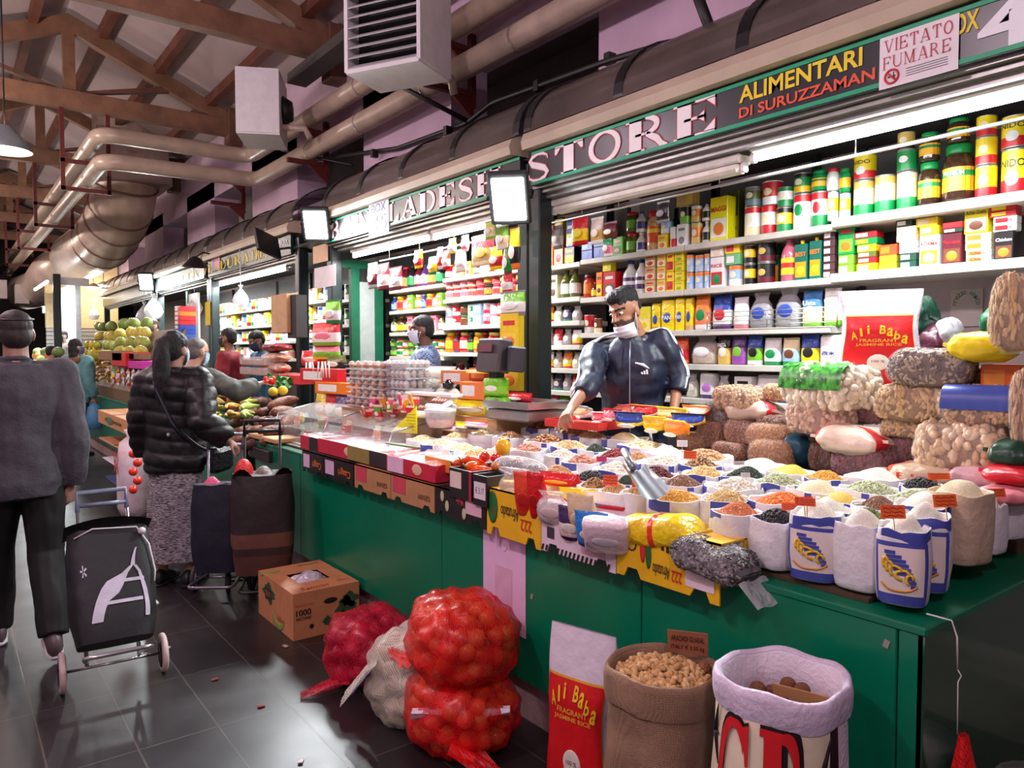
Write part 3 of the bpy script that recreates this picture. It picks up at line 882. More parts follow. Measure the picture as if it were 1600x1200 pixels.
# ================================================================ shelf goods
def ordw(n):
 w_ = ['first', 'second', 'third', 'fourth', 'fifth', 'sixth', 'seventh', 'eighth', 'ninth', 'tenth', 'eleventh', 'twelfth']
 return w_[n - 1] if n <= 12 else '%d%s' % (n, 'st' if n % 10 == 1 and n != 11 else 'nd' if n % 10 == 2 else 'rd' if n % 10 == 3 else 'th')


REG = []


def scrx(p):
 d = Vector(p) - CAM
 return d.dot(_r) / d.dot(_f)


def reg(o, shelf, desc, y, z, ref='the left', grp=None):
 REG.append((o, shelf, desc, round(scrx(o.location), 3), z, 'the left', grp))


def finish_labels():
 d = {}
 for r in REG:
  d.setdefault((r[1], r[2]), []).append(r)
 for (shelf, desc), rows in d.items():
  rows.sort(key=lambda r: (round(r[3], 3), r[4]))
  for i, r in enumerate(rows):
   lab = '%s %s' % (desc, shelf) if len(rows) == 1 else '%s, %s from %s, %s' % (desc, ordw(i + 1), r[5], shelf)
   tag(r[0], lab, r[0].get('category'), (r[6] or (desc.split()[-1] + ' group ' + shelf)) if len(rows) > 1 else None)


def wrap(mb, txt, r, w, h, zc, mi=0, bold=.01, x0=0.0, sx=1.0):
 """lettering bent round a can of radius r standing at (x0, 0), facing -x"""
 vs, fs, a, b, c, d = text_geo(txt, bold)
 k = w / max(1e-6, b - a); q = h / max(1e-6, d - c)
 out = []
 for v in vs:
  th = (v.x - (a + b) / 2) * k / r
  out.append((x0 - (r + .0012) * math.cos(th), -(r + .0012) * math.sin(th), zc + (v.y - (c + d) / 2) * q))
 return mb.add(out, fs, mi)


m_tin = mat((205, 205, 200), .3, metal=.8, var=.03)
FACE = lambda x, z, y=0.0: plane_M((x, y, z), XT, ZT)
_PT = {}


def cm(c, rough=.4):
 return mat(c, rough, var=.06, vscale=30)


def product(kind, w, h, d, cols, txt=None, name=None):
 """template root at the origin: front towards -x, base at z = 0"""
 key = (kind, round(w, 3), round(h, 3), round(d, 3), tuple(cols), txt)
 if key in _PT:
  return _PT[key], False
 c = list(cols) + [cols[-1]] * 4
 r = w / 2
 nm = name or {'can': 'food_can', 'jar': 'food_jar', 'bottle': 'bottle', 'box': 'food_box', 'pouch': 'food_bag', 'brick': 'flour_bag', 'carton': 'juice_carton', 'tall': 'snack_tube', 'hang': 'hanging_pack', 'clear': 'clear_bag'}[kind]
 cat = {'can': 'can', 'jar': 'jar', 'bottle': 'bottle', 'box': 'box', 'pouch': 'bag', 'brick': 'bag', 'carton': 'carton', 'tall': 'tube', 'hang': 'pack', 'clear': 'bag'}[kind]
 t = thing(nm, None, cat)
 if kind in ('can', 'tall'):
  b = MB(); b.lathe([(r * .93, 0), (r * .98, .002), (r * .98, h * .03), (r * .95, h * .045), (r * .95, h * .955), (r * .98, h * .97), (r * .98, h - .001), (r * .9, h - .001), (r * .9, h - .005)], 18, c=(r, 0, 0))
  b.build('can_body', m_tin if kind == 'can' else cm(c[1]), t)
  b = MB(); b.lathe([(r * .965, h * .05), (r * .965, h * .95)], 20, c=(r, 0, 0), caps=False)
  st = [(0, c[1]), (.32, c[0]), (.80, c[2])] if len(cols) > 2 else ([(0, c[1]), (.42, c[0])] if len(cols) > 1 else None)
  b.build('label', ramp_mat(st, 2, .35) if st else cm(c[0]), t)
  b = MB()
  for k in range(9):   # emblem patch bent on the front
   a0 = -.5 + k / 9; a1 = a0 + 1 / 9
   hh = lambda a: .16 * h * math.sqrt(max(0, 1 - (a * 2) ** 2))
   zz = h * .55 if not txt else h * .36
   b.add([(r - r * .975 * math.cos(a), -r * .975 * math.sin(a), zz + s_ * hh(a)) for a, s_ in ((a0, -1), (a1, -1), (a1, 1), (a0, 1))], [(0, 1, 2, 3)])
  b.build('emblem', cm(c[3] if len(cols) > 3 else (236, 226, 200)), t)
  if txt:
   b = MB(); wrap(b, txt, r * .97, w * .85, h * .16, h * .68, x0=r); b.build('lettering', cm(c[4] if len(cols) > 4 else (30, 40, 30)), t)
 elif kind == 'jar':
  b = MB(); b.lathe([(r * .8, 0), (r * .95, h * .04), (r, h * .10), (r, h * .66), (r * .93, h * .76), (r * .72, h * .83), (r * .72, h * .86)], 16, c=(r, 0, 0)); b.build('jar_body', mat(c[1], .12, var=.35, vscale=60, coat=.6), t)
  b = MB(); b.lathe([(r * .80, h * .84), (r * .82, h * .86), (r * .82, h * .98), (r * .76, h)], 16, c=(r, 0, 0)); b.build('lid', cm(c[2]), t)
  b = MB(); b.lathe([(r * 1.01, h * .2), (r * 1.01, h * .6)], 18, c=(r, 0, 0), caps=False); b.build('label', ramp_mat([(0, c[0]), (.62, c[3]), (.85, c[0])], 2, .4) if len(cols) > 3 else cm(c[0]), t)
  if txt:
   b = MB(); wrap(b, txt, r * 1.02, w * .7, h * .08, h * .5, x0=r); b.build('lettering', cm((245, 240, 220)), t)
 elif kind == 'bottle':
  b = MB(); b.lathe([(r * .85, 0), (r, h * .03), (r, h * .55), (r * .85, h * .66), (r * .42, h * .8), (r * .38, h * .92)], 16, c=(r, 0, 0)); b.build('bottle_body', mat(c[1], .15, var=.15, coat=.5), t)
  b = MB(); b.lathe([(r * .42, h * .90), (r * .44, h * .91), (r * .44, h * .99), (r * .36, h)], 14, c=(r, 0, 0)); b.build('cap', cm(c[2]), t)
  b = MB(); b.lathe([(r * 1.01, h * .15), (r * 1.01, h * .5)], 18, c=(r, 0, 0), caps=False); b.build('label', ramp_mat([(0, c[0]), (.4, c[3]), (.7, c[0])], 2, .4) if len(cols) > 3 else cm(c[0]), t)
 elif kind in ('box', 'carton'):
  b = MB(); b.box((d / 2, 0, h / 2), (d, w * .96, h), bev=.0025); b.build('box_body', cm(c[0], .35), t)
  b = MB()
  if h > w * .8:
   b.box((0, 0, h * .30), (.002, w * .8, h * .42)); b.build('front_print', cm(c[1]), t)
   b = MB(); b.sphere((-.001, 0, h * .28), (.002, w * .3, min(w * .3, h * .16)), 14, 6); b.build('food_picture', cm(c[2]), t)
   if txt:
    b = MB(); b.text(txt, w * .82, h * .12, FACE(-.001, h * .72), 0, .02); b.build('lettering', cm(c[3] if len(cols) > 3 else (245, 240, 210)), t)
   else:
    b = MB(); b.box((0, 0, h * .76), (.002, w * .6, h * .12)); b.build('title_band', cm(c[3]), t)
  else:
   b.box((0, w * .14, h * .5), (.002, w * .5, h * .6)); b.build('front_print', cm(c[1]), t)
   if txt:
    b = MB(); b.text(txt, w * .6, h * .45, FACE(-.0015, h * .5), 0, .01); b.build('lettering', cm(c[2]), t)
  if kind == 'carton':
   b = MB(); b.cyl((d * .4, 0, h), (d * .4, 0, h + .02), w * .14, n=10); b.build('cap', cm(c[2]), t)
 elif kind in ('pouch', 'brick', 'clear', 'hang'):
  N = 18; rings = []
  prof = {'pouch': [(0, .75, .9), (.04, .95, .96), (.3, 1, 1), (.6, .85, .98), (.8, .5, .96), (.92, .14, .97), (1, .03, 1)],
    'hang': [(0, .03, 1), (.07, .12, .98), (.25, .7, .96), (.5, .8, .96), (.75, .5, .96), (.92, .10, .98), (1, .02, 1)],
    'clear': [(0, .7, .85), (.05, .98, .97), (.35, 1, 1), (.55, .8, .96), (.7, .45, .8), (.82, .25, .55), (1, .2, .8)],
    'brick': [(0, .96, .96), (.02, 1, 1), (.5, 1, 1.01), (.9, .98, 1), (.96, .9, .97), (1, .5, .9)]}[kind]
  e = .55 if kind == 'brick' else .8
  sd = rnd.random() * 50
  for f_, dk_, wk in prof:
   ring = []
   for j in range(N):
    a = 2 * PI * j / N
    cx = math.copysign(abs(math.cos(a)) ** e, math.cos(a)); sy = math.copysign(abs(math.sin(a)) ** e, math.sin(a))
    q = 1 + .10 * nz((cx * 2, sy * 2, f_ * 5), 1, sd)
    ring.append((d / 2 + cx * d / 2 * dk_ * q, sy * w / 2 * wk, f_ * h + .006 * nz((cx, sy, f_), 2, sd)))
   rings.append(ring)
  b = MB(); b.loft(rings, 0, True, True)
  if kind == 'clear':
   b.build('bag_body', film(.35, .15), t)
   b2 = MB(); sc = Matrix.Translation((d / 2, 0, .004)) @ Matrix.Diagonal((.93, .93, .93, 1)) @ Matrix.Translation((-d / 2, 0, 0))
   b2.loft(rings[:5], 0, True, True, sc); b2.build('contents', mat(c[1], .6, var=.4, vscale=90, bump=.6, bscale=120), t)
  else:
   st = [(0, c[1]), (.30, c[0])] if len(cols) == 2 else [(0, c[2]), (.16, c[1]), (.55, c[0])] if len(cols) > 2 else None
   b.build('bag_body', ramp_mat(st, 2, .28, bump=.3, bscale=40) if st else mat(c[0], .3, var=.08, bump=.3, bscale=40), t)
  b = MB(); zc = h * .42
  b.sphere((d * (.0 if kind == 'brick' else .02), 0, zc), (d * .05, w * .30, h * .17), 14, 8); b.build('label', cm(c[3] if len(cols) > 3 else (236, 230, 215)), t)
  if txt:
   b = MB(); b.text(txt, w * .66, h * .13, FACE(-.004, h * .66 if kind != 'brick' else zc), 0, .02); b.build('lettering', cm(c[4] if len(cols) > 4 else (250, 250, 245)), t)
  if kind == 'hang':
   b = MB(); b.box((d / 2, 0, h), (.004, w, .012)); b.build('seal_strip', cm(c[2]), t)
 _PT[key] = t
 return t, True


def put(kind, loc, w, h, d, cols, txt=None, rz=0.0):
 t, new = product(kind, w, h, d, cols, txt)
 if new:
  t.location = loc; t.rotation_euler = (0, 0, rz)
  return t
 return dup(t, loc, (0, 0, rz))


# colour shorthands
Y_, R_, G_, B_, W_, K_, O_ = (242, 214, 30), (204, 32, 40), (10, 140, 70), (40, 70, 160), (238, 238, 236), (26, 24, 26), (236, 126, 30)
T_, BR, LB, PU, GO, MA, LG, PK, OL, CR, GY = (206, 170, 120), (110, 62, 36), (150, 186, 220), (84, 50, 110), (214, 180, 90), (96, 26, 40), (120, 190, 50), (232, 130, 150), (96, 100, 40), (240, 224, 180), (130, 130, 135)

# shelf boards ------------------------------------------------------------------
XF = 3.60
def shelving(y0, y1, zs, label, ups=None, col=None, th=.035, xf=XF):
 y0, y1 = min(y0, y1), max(y0, y1)
 t = thing('shelving_unit', label, 'shelves', (xf, y0, 0)); L = y1 - y0
 for z in zs:
  b = MB(); b.box((.19, L / 2, z - th / 2), (.38, L, th), bev=.003); b.build('shelf_board', col or m_shelf, t)
 for y in ups or (0, L):
  b = MB(); b.box((.30, y, (max(zs) + .42) / 2 + ZP / 2), (.04, .035, max(zs) + .42 - ZP)); b.build('upright', m_blacktrim, t)
 return t
def SHY(px, X=XF): return PX(px, 500, X).y
yA, yB, yC, yD, yE = SHY(831), SHY(906), SHY(1068), SHY(1299), SHY(1640)
zN = [2.19, 1.945, 1.775, 1.60, 1.43, 1.265]
zM = [2.20, 1.93, 1.683, 1.476, 1.27]
shelving(yB + .004, yA, zN, 'narrow tall shelving with six boards beside the black pillar')
shelving(yC + .004, yB, zM, 'middle shelving unit behind the shopkeeper in the tracksuit')
shelving(yD + .004, yC, zM, 'wide shelving unit right of the shopkeeper holding rice bags')
shelving(yE, yD, [2.222, 1.945], 'right end shelving with two thick white boards of spice boxes', ups=(1.2,), th=.045, xf=XF - .02)
b = MB(); b.box((3.93, (yD + yE) / 2, 1.3), (.02, yD - yE, 1.25)); struct('wall_stall_back', b, mat((168, 158, 160), .6, var=.1, vscale=3))

def px_item(shelf, z, kind, a, c, ytop, cols, desc, txt=None, n=1, X=None, ref='the pillar', dd=None, up=''):
 X = X or XF + .04
 p0 = PX(a, ytop, X); p1 = PX(c, ytop, X); w = abs(p0.y - p1.y); ym = (p0.y + p1.y) / 2
 h = (PX((a + c) / 2, ytop, X).z - z) / n
 h = round(h / .004) * .004; w = round(w / .003) * .003
 d = dd or (w if kind in ('can', 'jar', 'bottle', 'tall') else min(.14, max(.045, w * .6)))
 o = None
 for k in range(n):
  o = put(kind, (X, ym, z + k * h + .0004), w * .97, h * .985, d, cols, txt, 0)
  reg(o, shelf, desc, ym, z + k * h, ref)
 return z + n * h
def row(shelf, z, items, **kw):
 top = z
 for it in items:
  it = list(it); zz = z
  if it[0].startswith('^'):
   it[0] = it[0][1:]; zz = top
  elif it[0].startswith('<'):
   it[0] = it[0][1:]
   top = px_item(shelf, z, *it, X=XF + .17, **kw); continue
  top = px_item(shelf, zz, *it, **kw)

SH = {0: 'on the topmost narrow shelf', 1: 'on the second narrow shelf'}
row('on the topmost shelf beside the pillar', zN[0], [
 ('box', 835, 850, 384, [O_, CR, R_], 'orange incense box'), ('^box', 835, 850, 357, [W_, R_, R_], 'white and red box'),
 ('box', 851, 864, 381, [O_, T_, BR], 'orange incense box'), ('^box', 852, 864, 352, [PK, W_, R_], 'pink box'),
 ('box', 865, 880, 373, [O_, CR, R_], 'orange incense box'), ('^box', 866, 879, 342, [Y_, R_, W_], 'yellow packet box'),
 ('box', 881, 898, 386, [K_, Y_, Y_], 'black and yellow box'), ('^box', 884, 897, 345, [B_, Y_, W_], 'blue packet box')])
row('on the second shelf beside the pillar', zN[1], [
 ('jar', 832, 852, 445, [W_, O_, O_], 'orange spice jar'), ('^jar', 833, 846, 423, [BR, BR, K_], 'brown jar'),
 ('box', 857, 871, 430, [CR, W_, BR], 'tall cream box'), ('bottle', 872, 885, 420, [W_, OL, OL], 'olive oil bottle'), ('bottle', 886, 899, 418, [W_, OL, OL], 'olive oil bottle')])
nar = [('clear', [Y_, T_]), ('pouch', [O_, Y_, R_]), ('clear', [W_, CR]), ('pouch', [K_, PU, G_]), ('clear', [G_, BR]), ('pouch', [R_, W_]), ('clear', [MA, MA]), ('pouch', [W_, Y_, R_])]
for k, (z, ph) in enumerate(((zN[2], 'third'), (zN[3], 'fourth'), (zN[4], 'fifth'), (zN[5], 'sixth'))):
 for q in range(5):
  kd, cl = nar[(q + k * 3) % 8]
  a = 833 + q * 14.6; top = 550 - (z + .118 - 1.55) / 5.5 * 1160
  px_item('on the %s shelf beside the pillar' % ph, z, kd, a, a + 13.5, top, cl, '%s snack bag' % ['yellow', 'orange', 'white', 'dark purple', 'green tied', 'red', 'maroon', 'pale'][(q + k * 3) % 8])
# lowest narrow shelf
for q in range(4):
 px_item('below the lowest shelf by the pillar', 1.10, 'pouch', 836 + q * 17, 852 + q * 17, 613, [[R_, MA], [PK, W_], [LG, W_], [W_, GY]][q], '%s bag' % ['red', 'pink', 'light green', 'white'][q])

TOPM = 'on the top middle shelf'
row(TOPM, zM[0], [
 ('box', 908, 926, 391, [B_, (60, 90, 190), W_], 'blue pudding box', None, 1), ('^box', 908, 926, 378, [B_, LB, W_], 'upper blue box'),
 ('box', 927, 944, 386, [B_, (60, 90, 190), W_], 'blue pudding box'), ('^box', 927, 944, 372, [B_, LB, W_], 'upper blue box'),
 ('box', 957, 973, 370, [LG, G_, T_, CR], 'light green box with a face'), ('jar', 974, 990, 363, [LG, OL, R_], 'red lidded pickle jar', None), ('^jar', 974, 990, 331, [LG, OL, R_], 'upper red lidded pickle jar'),
 ('bottle', 990, 1004, 362, [PU, W_, W_, B_], 'white bottle with purple label'), ('^bottle', 990, 1004, 330, [PU, W_, B_, B_], 'upper white bottle with purple label'),
 ('jar', 1005, 1027, 328, [(230, 80, 40), T_, R_, Y_], 'big peanut jar'), ('box', 1027, 1042, 366, [Y_, CR, O_], 'yellow carton'), ('^can', 1028, 1044, 346, [LB, W_], 'pale blue can'),
 ('can', 1044, 1055, 353, [W_, R_], 'red and white can'), ('box', 1057, 1073, 350, [W_, W_, GY], 'plain white box'), ('^can', 1058, 1074, 322, [K_, LG], 'black and green can'), ('^box', 1056, 1082, 299, [GO, T_, BR], 'gold box'),
 ('<bottle', 1046, 1058, 324, [K_, K_, K_], 'dark sauce bottle')])
TOPR = 'on the top shelf under the tube'
row(TOPR, zM[0], [
 ('can', 1076, 1092, 347, [O_, GO, GO], 'orange fruit can'), ('^can', 1076, 1091, 320, [O_, GO, W_], 'upper orange fruit can'),
 ('bottle', 1094, 1107, 345, [K_, W_, W_], 'white bottle with dark label'), ('^bottle', 1094, 1107, 315, [K_, W_, PU], 'upper white bottle with dark label'),
 ('box', 1109, 1138, 306, [(232, 220, 20), W_, O_, R_], 'big yellow seasoning box', 'MAGGI'), ('<box', 1138, 1155, 296, [OL, Y_, G_], 'olive box at the back'),
 ('can', 1157, 1182, 322, [W_, CR, R_], 'red topped can'), ('^can', 1158, 1182, 291, [OL, (110, 140, 150), GY], 'grey and olive can'),
 ('tall', 1184, 1206, 320, [W_, R_, R_, CR], 'red biscuit tube'), ('^tall', 1184, 1213, 282, [R_, W_, R_, CR], 'upper red biscuit tube'),
 ('can', 1207, 1231, 323, [(250, 200, 30), G_, K_], 'yellow mango can'), ('^can', 1209, 1233, 291, [W_, G_, G_], 'upper green and white can'),
 ('can', 1233, 1261, 302, [W_, W_, R_, G_], 'white tin with red top'), ('^can', 1234, 1260, 269, [G_, (240, 190, 30), K_], 'upper dark green mango can'),
 ('can', 1262, 1288, 297, [W_, G_, R_, R_], 'white tin with red top'), ('^jar', 1263, 1287, 265, [(250, 180, 30), G_, G_, G_], 'upper green pickle jar')])
TOPE = 'on the top right end shelf'
row(TOPE, 2.222, [
 ('can', 1290, 1306, 298, [Y_, W_, W_], 'white and yellow can'), ('^jar', 1288, 1307, 262, [W_, W_, R_], 'clear jar with red lid'),
 ('can', 1308, 1325, 300, [Y_, W_, LB], 'white and yellow can'), ('^jar', 1308, 1325, 262, [(250, 180, 30), G_, G_], 'small green pickle jar'),
 ('can', 1327, 1359, 280, [CR, G_, GO], 'green and gold tin'), ('^can', 1327, 1361, 240, [Y_, R_, Y_, W_], 'yellow milk tin', 'NIDO'),
 ('can', 1360, 1393, 272, [CR, G_, GO], 'green and gold tin'), ('can', 1395, 1427, 266, [CR, G_, CR], 'green and gold tin'), ('^can', 1395, 1427, 233, [G_, G_, G_, W_], 'upper green tin'), ('^can', 1397, 1424, 205, [GO, K_, GO], 'dark gold tin'),
 ('jar', 1429, 1463, 252, [(245, 180, 40), (60, 40, 26), G_, G_], 'green lidded pickle jar', None), ('^jar', 1431, 1463, 205, [(245, 180, 40), (60, 40, 26), G_, G_], 'upper green lidded pickle jar'),
 ('jar', 1465, 1515, 222, [(245, 170, 40), (60, 40, 26), G_, G_], 'largest green lidded pickle jar', 'PREMIUM'), ('^jar', 1474, 1510, 182, [(245, 180, 40), (60, 40, 26), G_, G_], 'pickle jar touching the tube'),
 ('can', 1518, 1553, 257, [Y_, R_, Y_, CR], 'yellow milk tin'), ('^can', 1518, 1554, 213, [Y_, R_, Y_, CR], 'upper yellow milk tin'), ('^can', 1520, 1553, 180, [Y_, R_, Y_, CR], 'third yellow milk tin up'),
 ('can', 1557, 1606, 230, [Y_, R_, Y_, W_], 'big yellow milk tin', 'NIDO'), ('^can', 1557, 1606, 178, [Y_, R_, Y_, W_], 'upper big yellow milk tin', 'NIDO')], )
SEC = 'on the second middle shelf'
row(SEC, zM[1], [
 ('jar', 908, 921, 428, [O_, (200, 60, 40), MA], 'orange red spice jar'), ('bottle', 921, 931, 440, [Y_, MA, R_], 'dark red sauce bottle'), ('box', 931, 941, 425, [O_, Y_, MA], 'orange spice box'),
 ('box', 942, 962, 424, [R_, BR, W_], 'red window box'), ('^box', 941, 955, 409, [(226, 216, 40), Y_, W_], 'small yellow box'), ('^box', 941, 966, 406, [Y_, W_, W_], 'flat yellow box'),
 ('bottle', 968, 987, 406, [PU, W_, B_, W_], 'white jug with purple label'), ('bottle', 988, 1004, 404, [PU, W_, B_, W_], 'white jug with purple label'),
 ('box', 1007, 1024, 398, [T_, CR, R_], 'tan soap box', None, 3), ('box', 1026, 1040, 396, [(230, 200, 90), W_, O_], 'yellow window box', None, 3),
 ('box', 1041, 1053, 394, [Y_, R_, R_], 'yellow and red stock box', None, 2), ('box', 1054, 1068, 392, [Y_, Y_, LG], 'plain yellow stock box', None, 4)])
SER = 'on the second shelf under the cans'
row(SER, zM[1], [
 ('can', 1070, 1081, 398, [LB, (180, 200, 225), O_], 'pale blue chickpea can', None, 2), ('can', 1082, 1098, 397, [LB, (180, 200, 225), O_], 'pale blue chickpea can', None, 2), ('can', 1099, 1107, 396, [LB, (180, 200, 225), O_], 'pale blue chickpea can', None, 2),
 ('box', 1109, 1131, 401, [W_, R_, G_, R_], 'white and red rice box', 'RICE'), ('^box', 1109, 1131, 379, [(226, 214, 204), W_, CR], 'wrapped white pack'),
 ('can', 1133, 1155, 414, [LB, W_, O_], 'pale blue bean can'), ('^box', 1133, 1156, 396, [(110, 190, 130), W_, G_], 'pale green box'), ('^box', 1132, 1156, 379, [Y_, R_, R_], 'yellow and red flat box'),
 ('can', 1158, 1175, 412, [(240, 190, 20), K_, K_], 'black and yellow mango can', None, 1), ('^can', 1158, 1175, 382, [(240, 190, 20), K_, K_], 'upper black and yellow mango can'),
 ('can', 1177, 1202, 410, [K_, MA, K_, GO], 'black and gold tin', None), ('^can', 1177, 1203, 377, [K_, MA, K_, GO], 'upper black and gold tin'),
 ('<carton', 1204, 1218, 385, [(0, 90, 70), O_, O_, O_], 'green mango drink carton', 'BEST'), ('bottle', 1215, 1240, 364, [Y_, (186, 96, 116), PU, R_], 'pink drink bottle with yellow label'),
 ('carton', 1241, 1262, 380, [(0, 100, 84), (240, 150, 20), Y_, O_], 'green mango drink carton', 'BEST'), ('carton', 1264, 1284, 375, [(0, 100, 84), (240, 150, 20), Y_, O_], 'green mango drink carton', 'BEST'),
 ('box', 1286, 1305, 360, [(80, 50, 54), W_, R_], 'dark maroon flat box', None, 6)])
SEE = 'on the white lower end shelf'
row(SEE, 1.945, [
 ('box', 1309, 1334, 399, [LG, W_, R_], 'bright green box', None, 2), ('^box', 1309, 1336, 349, [G_, LG, O_, R_], 'tall green masala box'),
 ('box', 1337, 1370, 411, [Y_, CR, R_], 'yellow curry box'), ('^box', 1338, 1370, 402, [R_, W_, W_], 'red flat spice box'), ('^box', 1338, 1370, 394, [OL, W_, R_], 'olive flat spice box'), ('^box', 1338, 1370, 382, [Y_, W_, BR], 'yellow and brown flat box'), ('^box', 1333, 1372, 372, [G_, Y_, W_], 'green and yellow flat box'), ('^box', 1333, 1371, 362, [R_, W_, Y_], 'topmost red flat box'),
 ('box', 1373, 1401, 399, [(214, 196, 40), Y_, R_], 'olive yellow spice box', None, 2), ('^box', 1373, 1402, 382, [(226, 80, 40), O_, Y_], 'orange red tandoori box'),
 ('box', 1404, 1433, 395, [(30, 70, 56), W_, R_], 'dark green spice box', None, 2), ('^box', 1404, 1433, 376, [W_, W_, R_], 'white spice box', None, 2), ('^box', 1400, 1432, 354, [CR, W_, R_], 'cream spice box', None, 2), ('^box', 1399, 1426, 343, [(40, 60, 50), W_, W_], 'dark flat box on top'),
 ('box', 1436, 1469, 366, [W_, Y_, CR, R_], 'white and yellow korma box', 'KORMA'), ('^box', 1436, 1468, 353, [Y_, W_, R_], 'yellow flat box', None, 1), ('^box', 1430, 1466, 340, [(240, 206, 40), CR, R_], 'upper yellow flat box'), ('^box', 1432, 1460, 330, [BR, R_, W_], 'small brown flat box'),
 ('box', 1472, 1504, 364, [MA, BR, O_, R_], 'dark maroon masala box', 'Meat masala'), ('^box', 1472, 1505, 357, [(40, 60, 50), W_, R_], 'dark green flat box'), ('^box', 1472, 1505, 347, [R_, R_, R_], 'red flat box'),
 ('box', 1508, 1550, 390, [W_, O_, R_], 'white chickpea spice box', 'Chana', 2), ('^box', 1507, 1550, 365, [CR, O_, R_], 'cream and orange spice box', None, 2), ('^box', 1506, 1546, 318, [(240, 226, 40), W_, BR, K_], 'tall yellow pickle spice box', 'Achar Gosht'),
 ('box', 1553, 1585, 362, [K_, BR, O_, W_], 'black chicken masala box', 'Chicken'), ('^box', 1551, 1590, 338, [W_, R_, R_], 'white and red flat box', 'Gosht', 2), ('^box', 1545, 1590, 310, [R_, Y_, Y_], 'red and yellow flat box', None, 3)])
b = MB()
THM = 'on the third middle shelf'
row(THM, zM[2], [
 ('can', 908, 923, 492, [R_, W_, R_], 'red tin'), ('can', 925, 935, 497, [BR, CR, BR], 'brown tin'),
 ('jar', 972, 986, 482, [R_, R_, R_], 'red jar behind the shopkeeper'), ('box', 987, 996, 486, [Y_, W_, G_], 'small yellow box'), ('box', 997, 1016, 479, [(232, 224, 60), CR, Y_], 'pale yellow flour box'),
 ('brick', 1017, 1030, 474, [Y_, Y_, O_, B_], 'yellow cornmeal bag', None), ('brick', 1031, 1053, 467, [Y_, Y_, Y_, B_], 'yellow cornmeal bag', 'PAN'), ('brick', 1054, 1068, 465, [Y_, Y_, Y_, B_], 'yellow cornmeal bag', 'PAN')])
THR = 'on the third shelf behind the wire rail'
row(THR, zM[2], [
 ('brick', 1070, 1081, 465, [Y_, Y_, T_, B_], 'narrow yellow bag'), ('pouch', 1082, 1106, 460, [O_, (240, 130, 90), W_, G_], 'orange rice bag'), ('pouch', 1109, 1139, 459, [B_, W_, PU, R_], 'blue and white rice bag'),
 ('pouch', 1143, 1166, 464, [(220, 220, 225), W_, PK], 'silver and pink bag'), ('clear', 1167, 1202, 456, [B_, (40, 38, 40), K_, B_], 'blue labelled bean bag'), ('clear', 1206, 1247, 448, [B_, (40, 38, 40), K_, B_], 'blue labelled bean bag'),
 ('pouch', 1250, 1281, 453, [(60, 120, 180), CR, LG, CR], 'blue and green rice bag', 'Usta'), ('pouch', 1284, 1312, 450, [W_, CR, LG, CR], 'white and green rice bag', 'Usta')])
b = MB()
y0, y1 = SHY(1105, 3.585), SHY(1308, 3.585)
t = thing('wire_rail', 'silver wire rail along the front of the third shelf', 'rail', (3.585, y0, zM[2]))
for z in (.02, .045, .07, .095): b = MB(); b.cyl((0, 0, z), (0, y1 - y0, z), .0025, n=6); b.build('wire', m_steel, t)
for q in (0, .5, 1): b = MB(); b.cyl((0, (y1 - y0) * q, 0), (0, (y1 - y0) * q, .1), .003, n=6); b.build('post', m_steel, t)
FOM = 'on the fourth shelf'
row(FOM, zM[3], [
 ('pouch', 1053, 1072, 527, [(230, 90, 40), R_, O_], 'orange red snack bag'), ('clear', 1074, 1117, 522, [W_, T_, T_, W_], 'large tan bag with white sheet'), ('pouch', 1119, 1139, 523, [K_, GO, GO], 'black and gold pasta bag', 'PASTA'),
 ('pouch', 1140, 1163, 521, [PU, (150, 80, 170), (150, 80, 170), LG], 'purple bag'), ('pouch', 1164, 1188, 522, [B_, LG, W_, K_], 'blue and green basmati bag'), ('pouch', 1190, 1217, 528, [W_, W_, G_, G_], 'white bag with green leaf'),
 ('pouch', 1219, 1246, 528, [CR, LB, G_, BR], 'bag with farm picture'), ('pouch', 1248, 1277, 521, [B_, Y_, W_, K_], 'blue and yellow basmati bag'), ('brick', 1279, 1312, 523, [W_, W_, PK, W_, (40, 40, 140)], 'white sago bag', '西米')])
FIM = 'on the lowest shelf'
row(FIM, zM[4], [
 ('clear', 1070, 1088, 584, [W_, CR], 'clear bag of pale grain'), ('brick', 1091, 1116, 582, [W_, W_, PU, (200, 120, 210)], 'white bag with violet picture'), ('clear', 1118, 1137, 586, [B_, GO, T_, B_], 'clear bag with blue label'),
 ('box', 1146, 1175, 588, [W_, Y_, OL, K_], 'white and yellow box'), ('pouch', 1177, 1213, 586, [W_, PK, W_, PK], 'pink and white bag'), ('box', 1216, 1246, 580, [B_, W_, W_], 'blue box')])
for q, (a, c_, cl, ds) in enumerate(((1015, 1032, [R_, W_], 'red pouch'), (1036, 1050, [O_, R_, Y_], 'orange pouch'))):
 px_item('beside the shopkeeper shoulder', zM[3], 'pouch', a, c_, 526, cl, ds)

